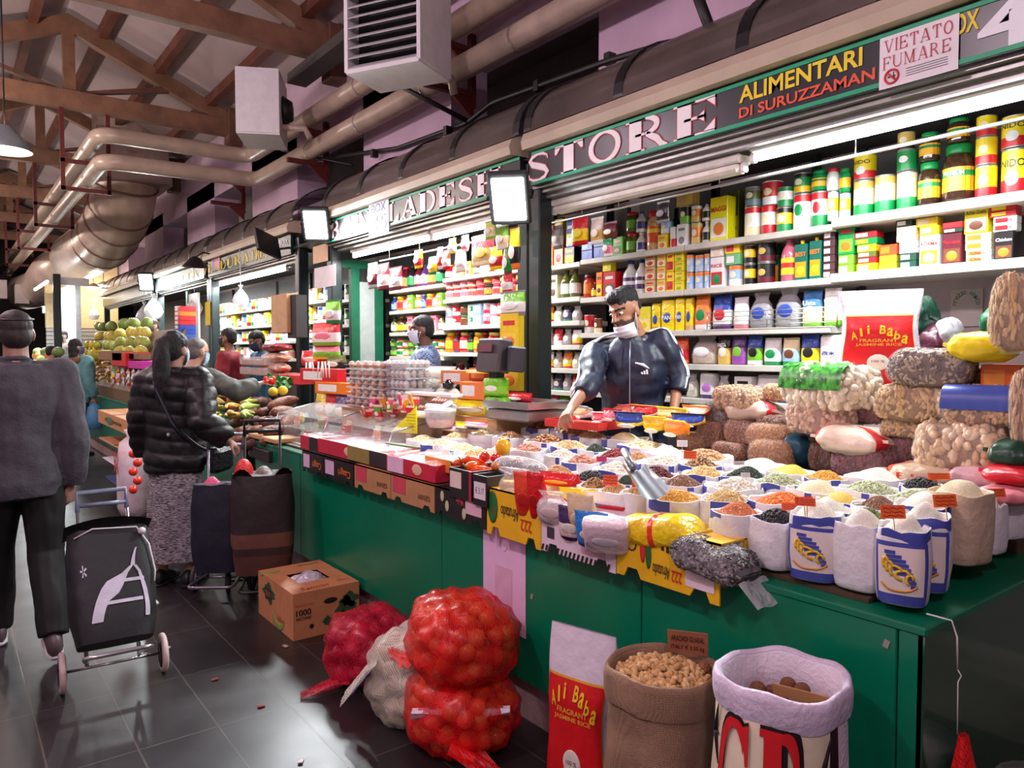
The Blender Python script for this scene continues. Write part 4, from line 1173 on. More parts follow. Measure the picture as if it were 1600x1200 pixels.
# hanging packs in the right bay ------------------------------------------------
def hang(px0, px1, yt, yb, X, kind, cols, desc, place, txt=None, d=.06):
 a = PX(px0, yt, X); c = PX(px1, yb, X); z0 = c.z; h = a.z - c.z; w = abs(a.y - c.y)
 o = put(kind, (X - d / 2, (a.y + c.y) / 2, z0), w, h, d, cols, txt)
 reg(o, place, desc, a.y, z0, 'the pillar')
HR = 'hung in the right bay'
hang(847, 862, 352, 372, 3.28, 'hang', [LG, G_, LG], 'green snack pack', HR); hang(841, 853, 374, 391, 3.3, 'hang', [R_, W_, R_], 'small red pack', HR)
hang(865, 879, 355, 388, 3.3, 'hang', [(190, 190, 195), W_, GY], 'silver knotted pack', HR); hang(894, 919, 342, 381, 3.22, 'hang', [R_, Y_, R_, Y_], 'red and yellow noodle pack', HR)
hang(924, 943, 343, 380, 3.24, 'hang', [(222, 214, 200), GO, W_], 'clear pack of yellow pasta', HR); hang(944, 964, 350, 372, 3.24, 'hang', [MA, BR, MA], 'dark red pouch', HR); hang(944, 957, 372, 400, 3.24, 'hang', [G_, PK, W_], 'pink and green pack', HR)
hang(1027, 1046, 318, 346, 3.22, 'hang', [K_, K_, GY, GY], 'black pouch with white emblem', HR)

# ------------------------------------------------------------------ left bay
yG = SHY(820); yH = SHY(692); yI = SHY(608)
zL = [2.21, 2.02, 1.78, 1.545, 1.30]; zLL = [2.17, 1.96, 1.743, 1.507, 1.27]
shelving(yH + .004, yG, zL, 'left bay shelving of stacked jars behind the man in the checked shirt')
shelving(yI, yH, zLL, 'left bay shelving of bottles beside the green door')
def autorow(place, z, px0, px1, hpx, items, ref='the green door', stack=1):
 """items: (kind, width px, colours, desc)"""
 x = px0; i = 0
 while x < px1 - 4:
  kd, wp, cl, ds = items[i % len(items)]; i += 1
  top = 550 - (z - 1.55) / (3.64 / PX(x, 500, 1.0).x * 0 + depth(PX(x, 500, 3.64))) * 1160 - hpx
  px_item(place, z, kd, x, x + wp - .6, top, cl, ds, None, stack, ref=ref)
  x += wp
LA, LBn = 'in the left bay', 'by the green door'
autorow('on the top shelf ' + LA, zL[0], 692, 790, 24, [('bottle', 11, [W_, R_, Y_], 'red bottle'), ('jar', 12, [PK, W_, R_], 'pink jar'), ('box', 11, [O_, Y_, W_], 'orange box'), ('box', 10, [Y_, W_, R_], 'yellow box'), ('bottle', 10, [W_, MA, R_], 'maroon bottle'), ('clear', 14, [W_, CR], 'clear bag')])
autorow('on the second shelf ' + LA, zL[1], 692, 740, 36, [('jar', 11, [PK, W_, R_], 'pink labelled jar'), ('jar', 12, [(200, 90, 90), CR, R_], 'red labelled jar')], stack=2)
autorow('on the second shelf ' + LA, zL[1], 740, 818, 36, [('jar', 12, [(200, 60, 50), PK, R_], 'pink paste jar'), ('jar', 13, [(226, 160, 40), BR, K_], 'black lidded amber jar')], stack=2)
autorow('on the third shelf ' + LA, zL[2], 692, 818, 34, [('can', 11, [W_, LB, PK], 'pale tin'), ('can', 12, [R_, W_, R_], 'red and white tin'), ('jar', 12, [BR, BR, G_], 'brown jar'), ('can', 11, [G_, W_, W_], 'green and white tin'), ('box', 14, [LB, W_, B_], 'pale blue milk box'), ('can', 10, [PK, R_, W_], 'pink tin')], stack=2)
autorow('on the fourth shelf ' + LA, zL[3], 692, 770, 32, [('jar', 12, [(230, 190, 40), O_, Y_], 'yellow sauce jar'), ('bottle', 10, [R_, MA, R_], 'red sauce bottle'), ('jar', 13, [CR, R_, GO], 'cream jar'), ('bottle', 9, [LG, K_, G_], 'dark green bottle')])
autorow('on the lowest shelf ' + LA, zL[4], 696, 790, 26, [('bottle', 11, [K_, K_, K_], 'black sauce bottle'), ('bottle', 12, [CR, MA, R_], 'maroon bottle')])
autorow('on the top shelf ' + LBn, zLL[0], 610, 690, 38, [('bottle', 10, [W_, PU, K_], 'purple drink bottle'), ('bottle', 12, [O_, MA, R_], 'dark red bottle'), ('bottle', 11, [G_, K_, K_], 'dark cola bottle'), ('bottle', 11, [PK, MA, PK], 'pink juice bottle')])
autorow('on the second shelf ' + LBn, zLL[1], 609, 690, 24, [('bottle', 7, [LB, B_, W_], 'blue bottle'), ('jar', 10, [R_, O_, Y_], 'red jar'), ('bottle', 10, [W_, PK, MA], 'pink bottle'), ('box', 9, [LG, O_, W_], 'green and orange box'), ('jar', 10, [W_, O_, W_], 'white capped jar')])
autorow('on the third shelf ' + LBn, zLL[2], 608, 690, 26, [('bottle', 8, [W_, OL, K_], 'olive bottle'), ('bottle', 10, [Y_, BR, GO], 'amber bottle'), ('bottle', 10, [GO, K_, Y_], 'dark gold bottle'), ('box', 9, [PK, W_, R_], 'pink box')])
autorow('on the fourth shelf ' + LBn, zLL[3], 607, 690, 27, [('jar', 9, [LG, OL, G_], 'green olive jar'), ('jar', 10, [G_, CR, R_], 'green labelled jar'), ('jar', 9, [W_, O_, G_], 'white labelled jar')], stack=2)
# hung packs of the left bay
HL = 'hung in the left bay'
for (a, c_, yt, yb, cl, ds) in ((575, 590, 413, 450, [W_, MA, GY], 'clear pack of dark dates'), (590, 608, 414, 452, [R_, W_, MA, W_], 'red topped date pack'), (608, 628, 420, 452, [R_, W_, MA, W_], 'date pack with white print'), (648, 660, 393, 418, [Y_, R_, Y_], 'yellow noodle pack'),
                               (684, 692, 388, 420, [PK, R_, W_], 'narrow pink pack'), (692, 703, 393, 420, [(226, 120, 90), W_, R_], 'orange snack pack'), (702, 712, 375, 395, [Y_, W_, Y_], 'yellow tag pack'), (722, 732, 370, 392, [W_, PK, W_], 'white tag pack'),
                               (712, 728, 392, 424, [W_, W_, CR], 'white knotted bag'), (737, 772, 372, 412, [R_, (220, 190, 130), CR, Y_], 'big clear bag of yellow snacks with red top'), (765, 785, 388, 420, [Y_, R_, Y_], 'yellow and red snack bag'), (670, 682, 403, 428, [CR, Y_, G_], 'cream tag pack')):
 hang(a, c_, yt, yb, 3.15, 'hang', cl, ds, HL)
HP = 'hung on the pillar below the floodlight'
for (a, c_, yt, yb, cl, ds) in ((758, 775, 348, 372, [(220, 230, 120), CR, LG], 'pale green pack'), (776, 795, 355, 388, [LG, CR, W_], 'light green pack'), (797, 812, 360, 420, [Y_, K_, O_], 'yellow strip pack'), (788, 800, 385, 430, [OL, G_, BR], 'dark herb bundle'), (785, 800, 430, 456, [R_, W_, R_], 'small red pack'), (782, 821, 458, 492, [LG, W_, GY, W_], 'zip pouch with bright green top')):
 hang(a, c_, yt, yb, 2.88, 'hang', cl, ds, HP)
# yellow poster-like snack boxes on the pillar
p = PX(802, 610, 2.9)
for k, (yt, yb) in enumerate(((491, 552), (553, 611))):
 a = PX(786, yt, 2.9); c = PX(816, yb, 2.9); h = a.z - c.z; w = abs(a.y - c.y)
 o = put('box', (2.87, (a.y + c.y) / 2, c.z), w, h, .05, [(236, 206, 24), (240, 214, 60), O_, R_], None); reg(o, 'fixed on the pillar beside the scale', ['upper tall yellow box', 'lower tall yellow box'][k], a.y, c.z)
# passage and the greengrocer shelves further away
zV = [2.17, 1.93, 1.70, 1.46]
shelving(SHY(513), SHY(470), zV, 'shelving in the gap behind the hanging paper sheets')
shelving(SHY(560), SHY(522), [2.14, 1.86, 1.55, 1.25], 'shelving of dark jars seen through the green door')
shelving(SHY(452), SHY(336), zV, 'long shelving of small packs under the greengrocer sign')
mix = [('can', 7, [Y_, R_, W_], 'yellow tin'), ('can', 7, [W_, G_, LG], 'green tin'), ('box', 9, [W_, PK, R_], 'pale box'), ('jar', 7, [PK, CR, R_], 'red lidded jar'), ('box', 8, [Y_, W_, G_], 'yellow box'), ('bottle', 6, [W_, BR, K_], 'brown bottle'), ('can', 8, [LB, W_, B_], 'blue tin')]
VF = 'under the greengrocer sign'
for k, z in enumerate(zV):
 autorow('on the %s shelf %s' % (['top', 'second', 'third', 'lowest'][k], VF), z, 337, 451, 17 if k != 1 else 20, mix[k:] + mix[:k], ref='the far end')
 autorow('on the %s shelf in the gap' % ['top', 'second', 'third', 'lowest'][k], z, 472, 512, 22, mix[k + 2:] + mix[:k + 1], ref='the far end')
for k, z in enumerate([2.14, 1.86, 1.55]):
 autorow('on the %s shelf behind the door' % ['top', 'middle', 'lower'][k], z, 523, 558, 26, [('jar', 11, [GY, K_, K_], 'dark jar'), ('can', 10, [G_, W_, K_], 'green dark tin'), ('bottle', 9, [CR, OL, K_], 'olive bottle')], ref='the far end')
# green door partition with its white panel
t = thing('green_door', 'open green framed partition door with a pale panel in the left bay', 'door', (2.98, 6.86, 0))
for x in (.08, .30, .56): b = MB(); b.box((x, 0, 1.30), (.09, .06, 2.3)); b.build('frame_post', m_greenf, t)
b = MB(); b.box((.43, 0, 1.2), (.2, .03, 2.1)); b.build('panel', mat((160, 168, 164), .5), t)
b = MB(); b.box((.33, 0, 2.42), (.6, .07, .08)); b.build('header', m_greenf, t)
# ================================================================ open sacks of grain on the counter
def se(a, e):
 c, s_ = math.cos(a), math.sin(a)
 return math.copysign(abs(c) ** e, c), math.copysign(abs(s_) ** e, s_)


def board_z(x):
 return .955 + (x - 2.42) * .105 if x > 1.93 else .9


def grain_blob(mb, p, size, mi, up=None, spin=None, nu=6, nv=4):
 R = Euler((rnd.uniform(-.5, .5), rnd.uniform(-.5, .5), rnd.uniform(0, 6.3))).to_matrix().to_4x4()
 if up is not None:
  R = up.to_track_quat('Z', 'Y').to_matrix().to_4x4() @ R
 mb.sphere((0, 0, 0), size, nu, nv, mi, Matrix.Translation(Vector(p)) @ R)


#        colour a, colour b, half sizes, count
GR = {
 'white rice': ((236, 230, 214), (222, 214, 196), None, 0), 'pale rice': ((226, 222, 206), (206, 200, 182), None, 0), 'cream rice': ((232, 216, 176), (214, 196, 150), None, 0), 'yellow grain': ((226, 190, 60), (206, 168, 50), None, 0),
 'yellow split peas': ((222, 164, 62), (232, 184, 90), (.0045, .0042, .003), 800), 'orange lentils': ((232, 128, 50), (240, 150, 74), (.004, .004, .0022), 900), 'salmon lentils': ((222, 140, 92), (206, 120, 80), (.004, .004, .0022), 900),
 'chickpeas': ((214, 180, 128), (198, 158, 106), (.0065, .0062, .006), 420), 'beige soybeans': ((206, 176, 116), (220, 196, 140), (.0048, .0044, .0042), 700), 'white beans': ((232, 226, 210), (214, 206, 190), (.0085, .0055, .005), 420),
 'kidney beans': ((92, 26, 30), (120, 36, 36), (.009, .0058, .005), 380), 'red beans': ((150, 46, 44), (122, 34, 38), (.0085, .0055, .005), 400), 'black beans': ((36, 32, 34), (54, 48, 50), (.007, .005, .0045), 480),
 'brown lentils': ((138, 100, 76), (160, 118, 90), (.0042, .0042, .0026), 800), 'green lentils': ((104, 128, 62), (134, 152, 84), (.0052, .005, .0045), 600), 'mixed beans': ((128, 90, 56), (204, 176, 120), (.008, .0055, .005), 420),
 'pale green beans': ((178, 186, 146), (196, 202, 166), (.0085, .0055, .004), 420), 'dark green beans': ((52, 64, 50), (70, 84, 64), (.006, .0045, .004), 520), 'tan beans': ((196, 150, 104), (212, 172, 128), (.009, .006, .005), 380),
 'walnuts': ((170, 116, 66), (140, 90, 50), (.014, .009, .007), 190), 'almonds': ((150, 92, 54), (128, 74, 44), (.011, .0065, .0045), 300), 'cashews': ((218, 186, 134), (232, 206, 160), (.011, .0055, .005), 320), 'pale seeds': ((220, 204, 160), (234, 222, 186), (.0085, .0045, .0022), 480),
 'grey seeds': ((140, 128, 118), (106, 96, 90), (.008, .0038, .0026), 480), 'pasta': ((222, 184, 116), (232, 202, 146), (.012, .0045, .0045), 300), 'mixed nuts': ((182, 140, 92), (120, 76, 46), (.010, .006, .005), 330), 'pink beans': ((186, 124, 104), (206, 150, 124), (.009, .006, .005), 400),
}
_GM = {}


def grain_mesh(kind):
 """a heap in a unit sack: radius .115, rim at z=0"""
 if kind in _GM: return _GM[kind]
 ca, cb, sz, n = GR[kind]; R = .118
 m0 = mat(ca, .6, var=.18, vscale=160 if sz is None else 60, bump=.5 if sz is None else .3, bscale=260 if sz is None else 120); m1 = mat(cb, .5, var=.12, vscale=80); m2 = mat(ca, .5, var=.12, vscale=80)
 b = MB(); sd = rnd.random() * 40
 hz = lambda x, y: -.014 + .044 * max(0, 1 - (x * x + y * y) / (R * R)) + .008 * nz((x * 14, y * 14, 0), 1, sd)
 def fn(u, v):
  a = 2 * PI * u; c, s_ = se(a, .75); r = v * R
  return (c * r, s_ * r, hz(c * r, s_ * r))
 b.grid(fn, 26, 8, 0)
 for _ in range(n):
  a = rnd.uniform(0, 2 * PI); r = R * .98 * math.sqrt(rnd.random()); c, s_ = se(a, .75); x, y = c * r, s_ * r
  grain_blob(b, (x, y, hz(x, y) + sz[2] * .5), [q * rnd.uniform(.85, 1.15) for q in sz], 1 if rnd.random() < .45 else 2, None, None, 6 if sz[0] > .005 else 5, 4 if sz[0] > .007 else 3)
 _GM[kind] = b.mesh('grain', [m0, m1, m2])
 return _GM[kind]


m_sackw = mat((222, 220, 222), .4, var=.05, bump=.35, bscale=30)
m_sackb = mat((66, 76, 160), .4, var=.1)
m_tan = mat((196, 176, 150), .55, var=.1, bump=.35, bscale=40)


def sack_pt(a, f, H, rb, rt, e, sd, wob):
 c, s_ = se(a, e)
 r = rb + (rt - rb) * f + .006 * math.sin(PI * f)
 r *= 1 + wob * nz((c * 1.5, s_ * 1.5, f * 3), 1, sd)
 return Vector((c * r, s_ * r, f * H + (.010 * nz((c * 2, s_ * 2, 0), 1, sd + 9) if f > .95 else 0)))


def open_sack(loc, rz, R, H, grain, label, style='blue', group=None, grp_desc=None, hz=0.0):
 t = thing('open_sack', label, 'sack', loc, rz, group)
 sd = rnd.random() * 60; e = .62; N = 36
 rb, rt = R * .96, R
 fs = [0, .03, .15, .35, .55, .75, .9, 1.0]
 rings = [[sack_pt(2 * PI * j / N, f, H, rb * (.93 if f == 0 else 1), rt, e, sd, .05) for j in range(N)] for f in fs]
 def off(ring, k, dz): return [Vector((p.x * k, p.y * k, p.z + dz)) for p in ring]
 top = rings[-1]
 body = rings + [off(top, .985, .004), off(top, .95, -.002), off(top, .93, -.03)]
 b = MB(); b.loft(body, 0, True, True)
 b.build('bag', m_tan if style == 'tan' else m_sackw, t)
 cuff = [off(top, 1.012, .003), off(top, 1.03, -.006), off(top, 1.035, -.028), off(top, 1.03, -.036)]
 if style == 'blue':       # turned down rim with blue blocks
  b = MB(); b.loft(cuff, 0, False, True); n0 = len(b.f)
  b.m = [1 if (k % N) in BLK[int(sd) % len(BLK)] else 0 for k in range(n0)]
  b.build('rim_cuff', [m_sackw, m_sackb], t)
 elif style == 'white' or style == 'tan':
  b = MB(); b.loft(cuff, 0, False, True); b.build('rim_cuff', m_tan if style == 'tan' else m_sackw, t)
 elif style == 'print':
  b = MB(); b.loft(cuff, 0, False, True); b.m = [1 if 9 <= (k % N) <= 25 and (k % N) not in (12, 13) else 0 for k in range(len(b.f))]
  b.build('rim_cuff', [m_sackw, m_sackb], t)
  def patch(a0, a1, f0, f1, k, n=8):
   q = MB(); q.grid(lambda u, v: [(lambda p: Vector((p.x * k, p.y * k, p.z)))(sack_pt(a0 + (a1 - a0) * u, f0 + (f1 - f0) * v, H, rb, rt, e, sd, .05))][0], n, 6); return q
  a0, a1 = PI - 1.05, PI + 1.05
  patch(a0, a1, .02, .86, 1.008, 16).build('blue_print', m_sackb, t)
  patch(a0 + .25, a1 - .25, .16, .80, 1.014, 14).build('white_field', mat((226, 214, 206), .45, var=.06), t)
  q = MB()
  for k in range(9):      # stylised yellow figure on a blue boot
   f = .70 - .055 * k; aa = PI - .30 + .075 * k
   p0 = patch(aa - .10, aa + .24 - .01 * k, f, f + .05, 1.022, 3); q.add(p0.v, p0.f, 0)
  q.build('boot_print', m_sackb, t)
  q = MB()
  for k in range(5):
   aa = PI - .34 + .13 * k; f = .58 - .05 * k
   pts = [(lambda p: Vector((p.x * 1.03, p.y * 1.03, p.z)))(sack_pt(aa + .10 * math.cos(w_), f + .07 * math.sin(w_), H, rb, rt, e, sd, .05)) for w_ in [2 * PI * i / 10 for i in range(8)]]
   q.tube(pts, .004, 5)
  q.build('lettering', mat((228, 186, 30), .5), t)
  q = MB(); pts = [(lambda p: Vector((p.x * 1.03, p.y * 1.03, p.z)))(sack_pt(PI - .55 + 1.0 * i / 8, .30 - .09 * math.sin(PI * i / 8), H, rb, rt, e, sd, .05)) for i in range(9)]
  q.tube(pts, .003, 5); q.build('underline', mat((206, 140, 40), .5), t)
 g = bpy.data.objects.new('grain', grain_mesh(grain)); COL.objects.link(g); g.parent = t
 k = R / .118 * .93; g.scale = (k, k, 1 + hz); g.location = (0, 0, H - .004); g.rotation_euler = (0, 0, sd)
 g['kind'] = 'stuff'
 return t


BLK = [(3, 4, 5, 15, 16, 17, 18, 27, 28), (0, 1, 10, 11, 12, 20, 21, 30, 31), (5, 6, 7, 17, 18, 19, 25, 26), (2, 3, 13, 14, 15, 16, 23, 24, 33, 34)]
SACKS = [  # px, py (middle of the heap), px width, grain, style, height, words
 (1395, 858, 128, 'white rice', 'print', .185), (1290, 852, 108, 'pale rice', 'plain', .175), (1205, 824, 104, 'white rice', 'print', .18), (1452, 836, 96, 'white rice', 'print', .19), (1502, 815, 96, 'pale rice', 'print', .19),
 (1546, 796, 108, 'cream rice', 'tan', .20), (1364, 824, 72, 'green lentils', 'blue', .15), (1394, 806, 92, 'brown lentils', 'blue', .15), (1268, 803, 92, 'pale rice', 'blue', .15), (1298, 789, 84, 'yellow grain', 'blue', .14),
 (1165, 797, 88, 'salmon lentils', 'blue', .14), (1120, 818, 92, 'black beans', 'white', .14), (1212, 780, 96, 'orange lentils', 'blue', .14), (1046, 796, 96, 'beige soybeans', 'blue', .14), (1100, 779, 92, 'yellow split peas', 'blue', .14),
 (1034, 772, 66, 'chickpeas', 'white', .14), (1138, 765, 92, 'white beans', 'blue', .14), (1070, 749, 76, 'brown lentils', 'blue', .14), (1012, 740, 70, 'kidney beans', 'white', .14), (1092, 727, 66, 'mixed beans', 'blue', .14),
 (1128, 735, 70, 'pasta', 'blue', .14), (1173, 745, 78, 'dark green beans', 'blue', .14), (1236, 751, 82, 'pale green beans', 'blue', .14), (1244, 736, 72, 'yellow grain', 'blue', .14), (1291, 743, 66, 'yellow split peas', 'blue', .14),
 (1294, 763, 92, 'cream rice', 'blue', .14), (1366, 767, 98, 'pale green beans', 'blue', .14), (1358, 748, 90, 'white rice', 'white', .14), (1422, 762, 70, 'black beans', 'blue', .14), (1492, 768, 76, 'grey seeds', 'white', .14),
 (1440, 782, 98, 'pale green beans', 'blue', .14), (1040, 720, 76, 'white beans', 'blue', .14), (1102, 709, 80, 'tan beans', 'white', .13), (1190, 726, 100, 'pale rice', 'white', .12),
 (845, 664, 54, 'walnuts', 'blue', .13), (896, 670, 66, 'pale seeds', 'blue', .13), (797, 661, 46, 'mixed nuts', 'blue', .13), (799, 680, 54, 'mixed nuts', 'blue', .13), (855, 686, 66, 'walnuts', 'blue', .13), (890, 694, 58, 'cashews', 'blue', .13),
 (822, 699, 56, 'pink beans', 'white', .13), (932, 700, 50, 'dark green beans', 'blue', .13), (879, 708, 52, 'white beans', 'blue', .13), (913, 717, 64, 'pink beans', 'blue', .13), (963, 709, 64, 'red beans', 'white', .13),
 (1007, 692, 78, 'pale seeds', 'blue', .13), (926, 678, 62, 'pale seeds', 'blue', .13), (977, 681, 68, 'cream rice', 'blue', .13), (1004, 716, 44, 'tan beans', 'white', .13), (972, 729, 74, 'white beans', 'blue', .13),
 (1043, 703, 66, 'white rice', 'white', .13), (926, 743, 62, 'black beans', 'blue', .13), (966, 753, 50, 'dark green beans', 'blue', .13), (920, 759, 58, 'mixed nuts', 'white', .13), (873, 735, 56, 'tan beans', 'white', .13),
 (687, 690, 56, 'pale seeds', 'blue', .13), (722, 698, 58, 'pale seeds', 'blue', .13), (756, 675, 56, 'pale seeds', 'white', .13), (752, 706, 56, 'cashews', 'blue', .13), (660, 684, 48, 'pale seeds', 'white', .12), (783, 700, 44, 'pale rice', 'blue', .13), (1480, 800, 60, 'pale rice', 'white', .14), (1560, 770, 70, 'pale seeds', 'white', .14), (985, 775, 56, 'chickpeas', 'white', .13), (720, 680, 48, 'cashews', 'white', .12),
]
placed = []
for px, py, wpx, gr, st, H in SACKS:
 x = 2.3
 for _ in range(8):
  p = PZ(px, py, board_z(x) + H + .012); x = min(max(p.x, 1.97), 3.0)
 R = wpx / FPX * depth(p) / 2 * .96
 placed.append([p, R, gr, st, H])
for it in range(60):          # keep neighbours from growing through each other
 for i in range(len(placed)):
  for j in range(i):
   a, c = placed[i], placed[j]; d = Vector((a[0].x - c[0].x, a[0].y - c[0].y)); m_ = (a[1] + c[1]) * .97
   if d.length < m_ and d.length > 1e-5:
    s_ = d.normalized() * (m_ - d.length) * .25
    a[0].x += s_.x; a[0].y += s_.y; c[0].x -= s_.x; c[0].y -= s_.y
    if it > 25: a[1] *= .996; c[1] *= .996
 for a in placed: a[0].x = min(max(a[0].x, 1.90 + a[1]), 2.86 - .5 * a[1]); a[0].y = max(a[0].y, .83 + a[1])
for p, R, gr, st, H in placed:
 z = max(board_z(p.x), .887) if p.x > 1.93 else .887
 o = open_sack((p.x, p.y, z), .32 if st == 'print' else rnd.uniform(-.4, .4), R, H, gr, None, st, hz=.25 if gr.endswith('rice') else 0)
 o['category'] = 'sack'
 words = {'print': 'tall blue printed sack of ', 'tan': 'tall tan sack of ', 'plain': 'tall plain sack of ', 'blue': 'blue rimmed sack of ', 'white': 'white open sack of '}[st] + gr
 reg(o, 'on the display counter', words, p.y, p.z)

# price cards stuck in the heaps
CARDS = [(1322, 818, 40, 22, (238, 96, 40)), (1521, 800, 40, 20, (238, 100, 40)), (1235, 770, 26, 12, (232, 92, 40)), (1189, 789, 30, 14, (232, 92, 40)), (1139, 807, 28, 14, (232, 92, 40)), (1452, 771, 34, 10, (238, 100, 40)), (1588, 783, 34, 14, (238, 100, 40)), (1062, 716, 20, 13, (232, 92, 40)), (940, 735, 24, 17, (226, 84, 40)), (946, 752, 12, 10, (226, 84, 40)), (957, 674, 13, 6, (230, 200, 30)), (1066, 697, 16, 10, (225, 222, 226)), (1165, 734, 14, 8, (225, 222, 226)), (1150, 720, 18, 6, (226, 224, 228)), (925, 706, 16, 8, (200, 50, 110))]
for k, (px, py, w_, h_, col) in enumerate(CARDS):
 p = PZ(px, py, 1.13); dd = depth(p); w, h = w_ / FPX * dd, h_ / FPX * dd
 q = min(placed, key=lambda q: (q[0] - p).length); d_ = p - q[0]; d_.z = 0
 if d_.length > q[1] * .75: p = q[0] + d_.normalized() * q[1] * .75
 p.z = (board_z(q[0].x) if q[0].x > 1.93 else .887) + q[4] + h / 2 + .028
 t = thing('price_card', None, 'price card', p, 0, rot=(-.25, 0, -.75 + rnd.uniform(-.3, .3)))
 b = MB(); b.box((0, 0, 0), (w, .0015, h)); b.build('card', mat(col, .6, var=.05), t)
 b = MB()
 for q in range(3):
  pts = [(-w * .4 + w * .8 * i / 7, -.0012, h * (.25 - .27 * q) + h * .07 * math.sin(i * 2.3 + q)) for i in range(8)]
  b.tube(pts, h * .022, 4)
 b.build('handwriting', mat((70, 30, 20), .7), t)
 b = MB(); b.cyl((0, .001, -h * .5), (0, .001, -h * .5 - .05), .0015, n=5); b.build('stick', mat((170, 140, 100), .6), t)
 reg(t, 'stuck in the display sacks', {(238, 96, 40): 'largest orange price card', (225, 222, 226): 'white price card', (226, 224, 228): 'narrow white card', (230, 200, 30): 'yellow price card', (200, 50, 110): 'magenta price card'}.get(col, 'orange price card'), p.y, p.z)
# metal scoop
p = PZ(1003, 754, 1.13)
t = thing('grain_scoop', 'shiny metal scoop resting between the bean sacks', 'scoop', p, rot=(.1, -.25, 1.1))
b = MB(); b.grid(lambda u, v: ((u - .5) * .19, .052 * math.cos(PI * v) * (1 - .25 * u), -.045 * math.sin(PI * v) * (1 - .3 * u) + .03), 6, 10); b.build('bowl', mat((170, 178, 184), .3, metal=.7, var=.05), t)
b = MB(); b.cyl((.09, 0, .01), (.2, 0, .03), .012, n=10); b.build('handle', mat((150, 156, 160), .35, metal=.7), t)

# ---------------------------------------------------------------- heap of filled bags at the back right
b = MB(); b.box((0, 0, 0), (.60, 1.72, 1.05 - ZP)); o = b.build('display_table', mat((80, 60, 46), .7), None, (3.11, 1.66, (1.05 + ZP) / 2)); tag(o, 'plain brown table under the heap of nut bags at the back right', 'table')
_NB = {}
NUTS = {
 'white butter beans': ((214, 196, 168), (232, 218, 196), (.017, .011, .010), (184, 160, 130)), 'pink beige peanuts': ((196, 160, 134), (212, 178, 150), (.014, .010, .009), (160, 120, 100)), 'striped seeds': ((168, 150, 122), (96, 78, 66), (.013, .006, .004), (110, 90, 74)), 'tan cashews': ((204, 172, 118), (188, 152, 98), (.014, .0075, .007), (150, 116, 76)),
 'beige nuts': ((190, 150, 106), (206, 170, 124), (.012, .008, .007), (140, 104, 72)), 'large pale almonds': ((206, 176, 140), (224, 200, 168), (.021, .013, .011), (160, 128, 96)), 'grey seeds': ((120, 104, 96), (150, 134, 122), (.010, .005, .004), (90, 76, 70)), 'brown wheat': ((168, 104, 58), (190, 124, 72), (.008, .0045, .004), (110, 70, 48)),
 'dark red beans': ((112, 34, 40), (134, 48, 50), (.013, .008, .007), (80, 24, 30)), 'fine tan grain': ((186, 130, 72), (202, 148, 88), (.006, .0045, .004), (160, 106, 56)), 'sunflower seeds': ((58, 54, 56), (140, 132, 128), (.012, .0052, .0035), (50, 46, 48)), 'brown nuts': ((132, 82, 52), (156, 104, 68), (.012, .009, .008), (90, 54, 36)),
}
def nut_bag(kind):
 """clear pillow bag 0.30 x 0.20 x 0.13 lying flat, base at z=0"""
 if kind in _NB: return _NB[kind], False
 ca, cb, sz, cc = NUTS[kind]; t = thing('nut_bag', None, 'bag'); sd = rnd.random() * 50
 A, B_2, C2 = .10, .15, .065
 def pt(a, bb, k=1.0):
  def pw(x, e): return math.copysign(abs(x) ** e, x)
  x = A * pw(math.cos(a), .45) * pw(math.cos(bb), .5); y = B_2 * pw(math.cos(a), .45) * pw(math.sin(bb), .5); z = C2 * pw(math.sin(a), .8)
  q = 1 + .09 * nz((x * 12, y * 12, z * 12), 1, sd)
  return Vector((x * k * q, y * k * q, z * k * q + C2))
 b = MB(); b.grid(lambda u, v: pt(-PI / 2 + PI * v, 2 * PI * u, .965), 26, 14); b.build('contents', mat(cc, .7, var=.3, vscale=60), t)
 b = MB(); n = int(min(900, .16 / (sz[0] * sz[1] * 3.0))); k_ = 0
 while k_ < n:
  z_ = rnd.uniform(-.75, 1); a = math.asin(z_) ; bb = rnd.uniform(0, 2 * PI)
  p = pt(a, bb, .975); q = pt(a + .03, bb, .975) - p; r_ = pt(a, bb + .03, .975) - p
  up = r_.cross(q)
  if up.length < 1e-9 or rnd.random() > up.length / 3.2e-5: continue
  k_ += 1
  grain_blob(b, p, [s_ * rnd.uniform(.85, 1.15) for s_ in sz], 1 if rnd.random() < .4 else 0, up.normalized(), None, 7 if sz[0] > .012 else 5, 4)
 o = b.build('nuts', [mat(ca, .5, var=.15, vscale=50), mat(cb, .5, var=.15, vscale=50)], t); o['kind'] = 'stuff'
 b = MB(); b.grid(lambda u, v: pt(-PI / 2 + PI * v, 2 * PI * u, 1.06), 22, 12)
 b.build('clear_film', film(.11, .07, bump=1.0, bscale=22), t)
 _NB[kind] = t; _KIDS[t.name] = list(t.children)
 return t, True
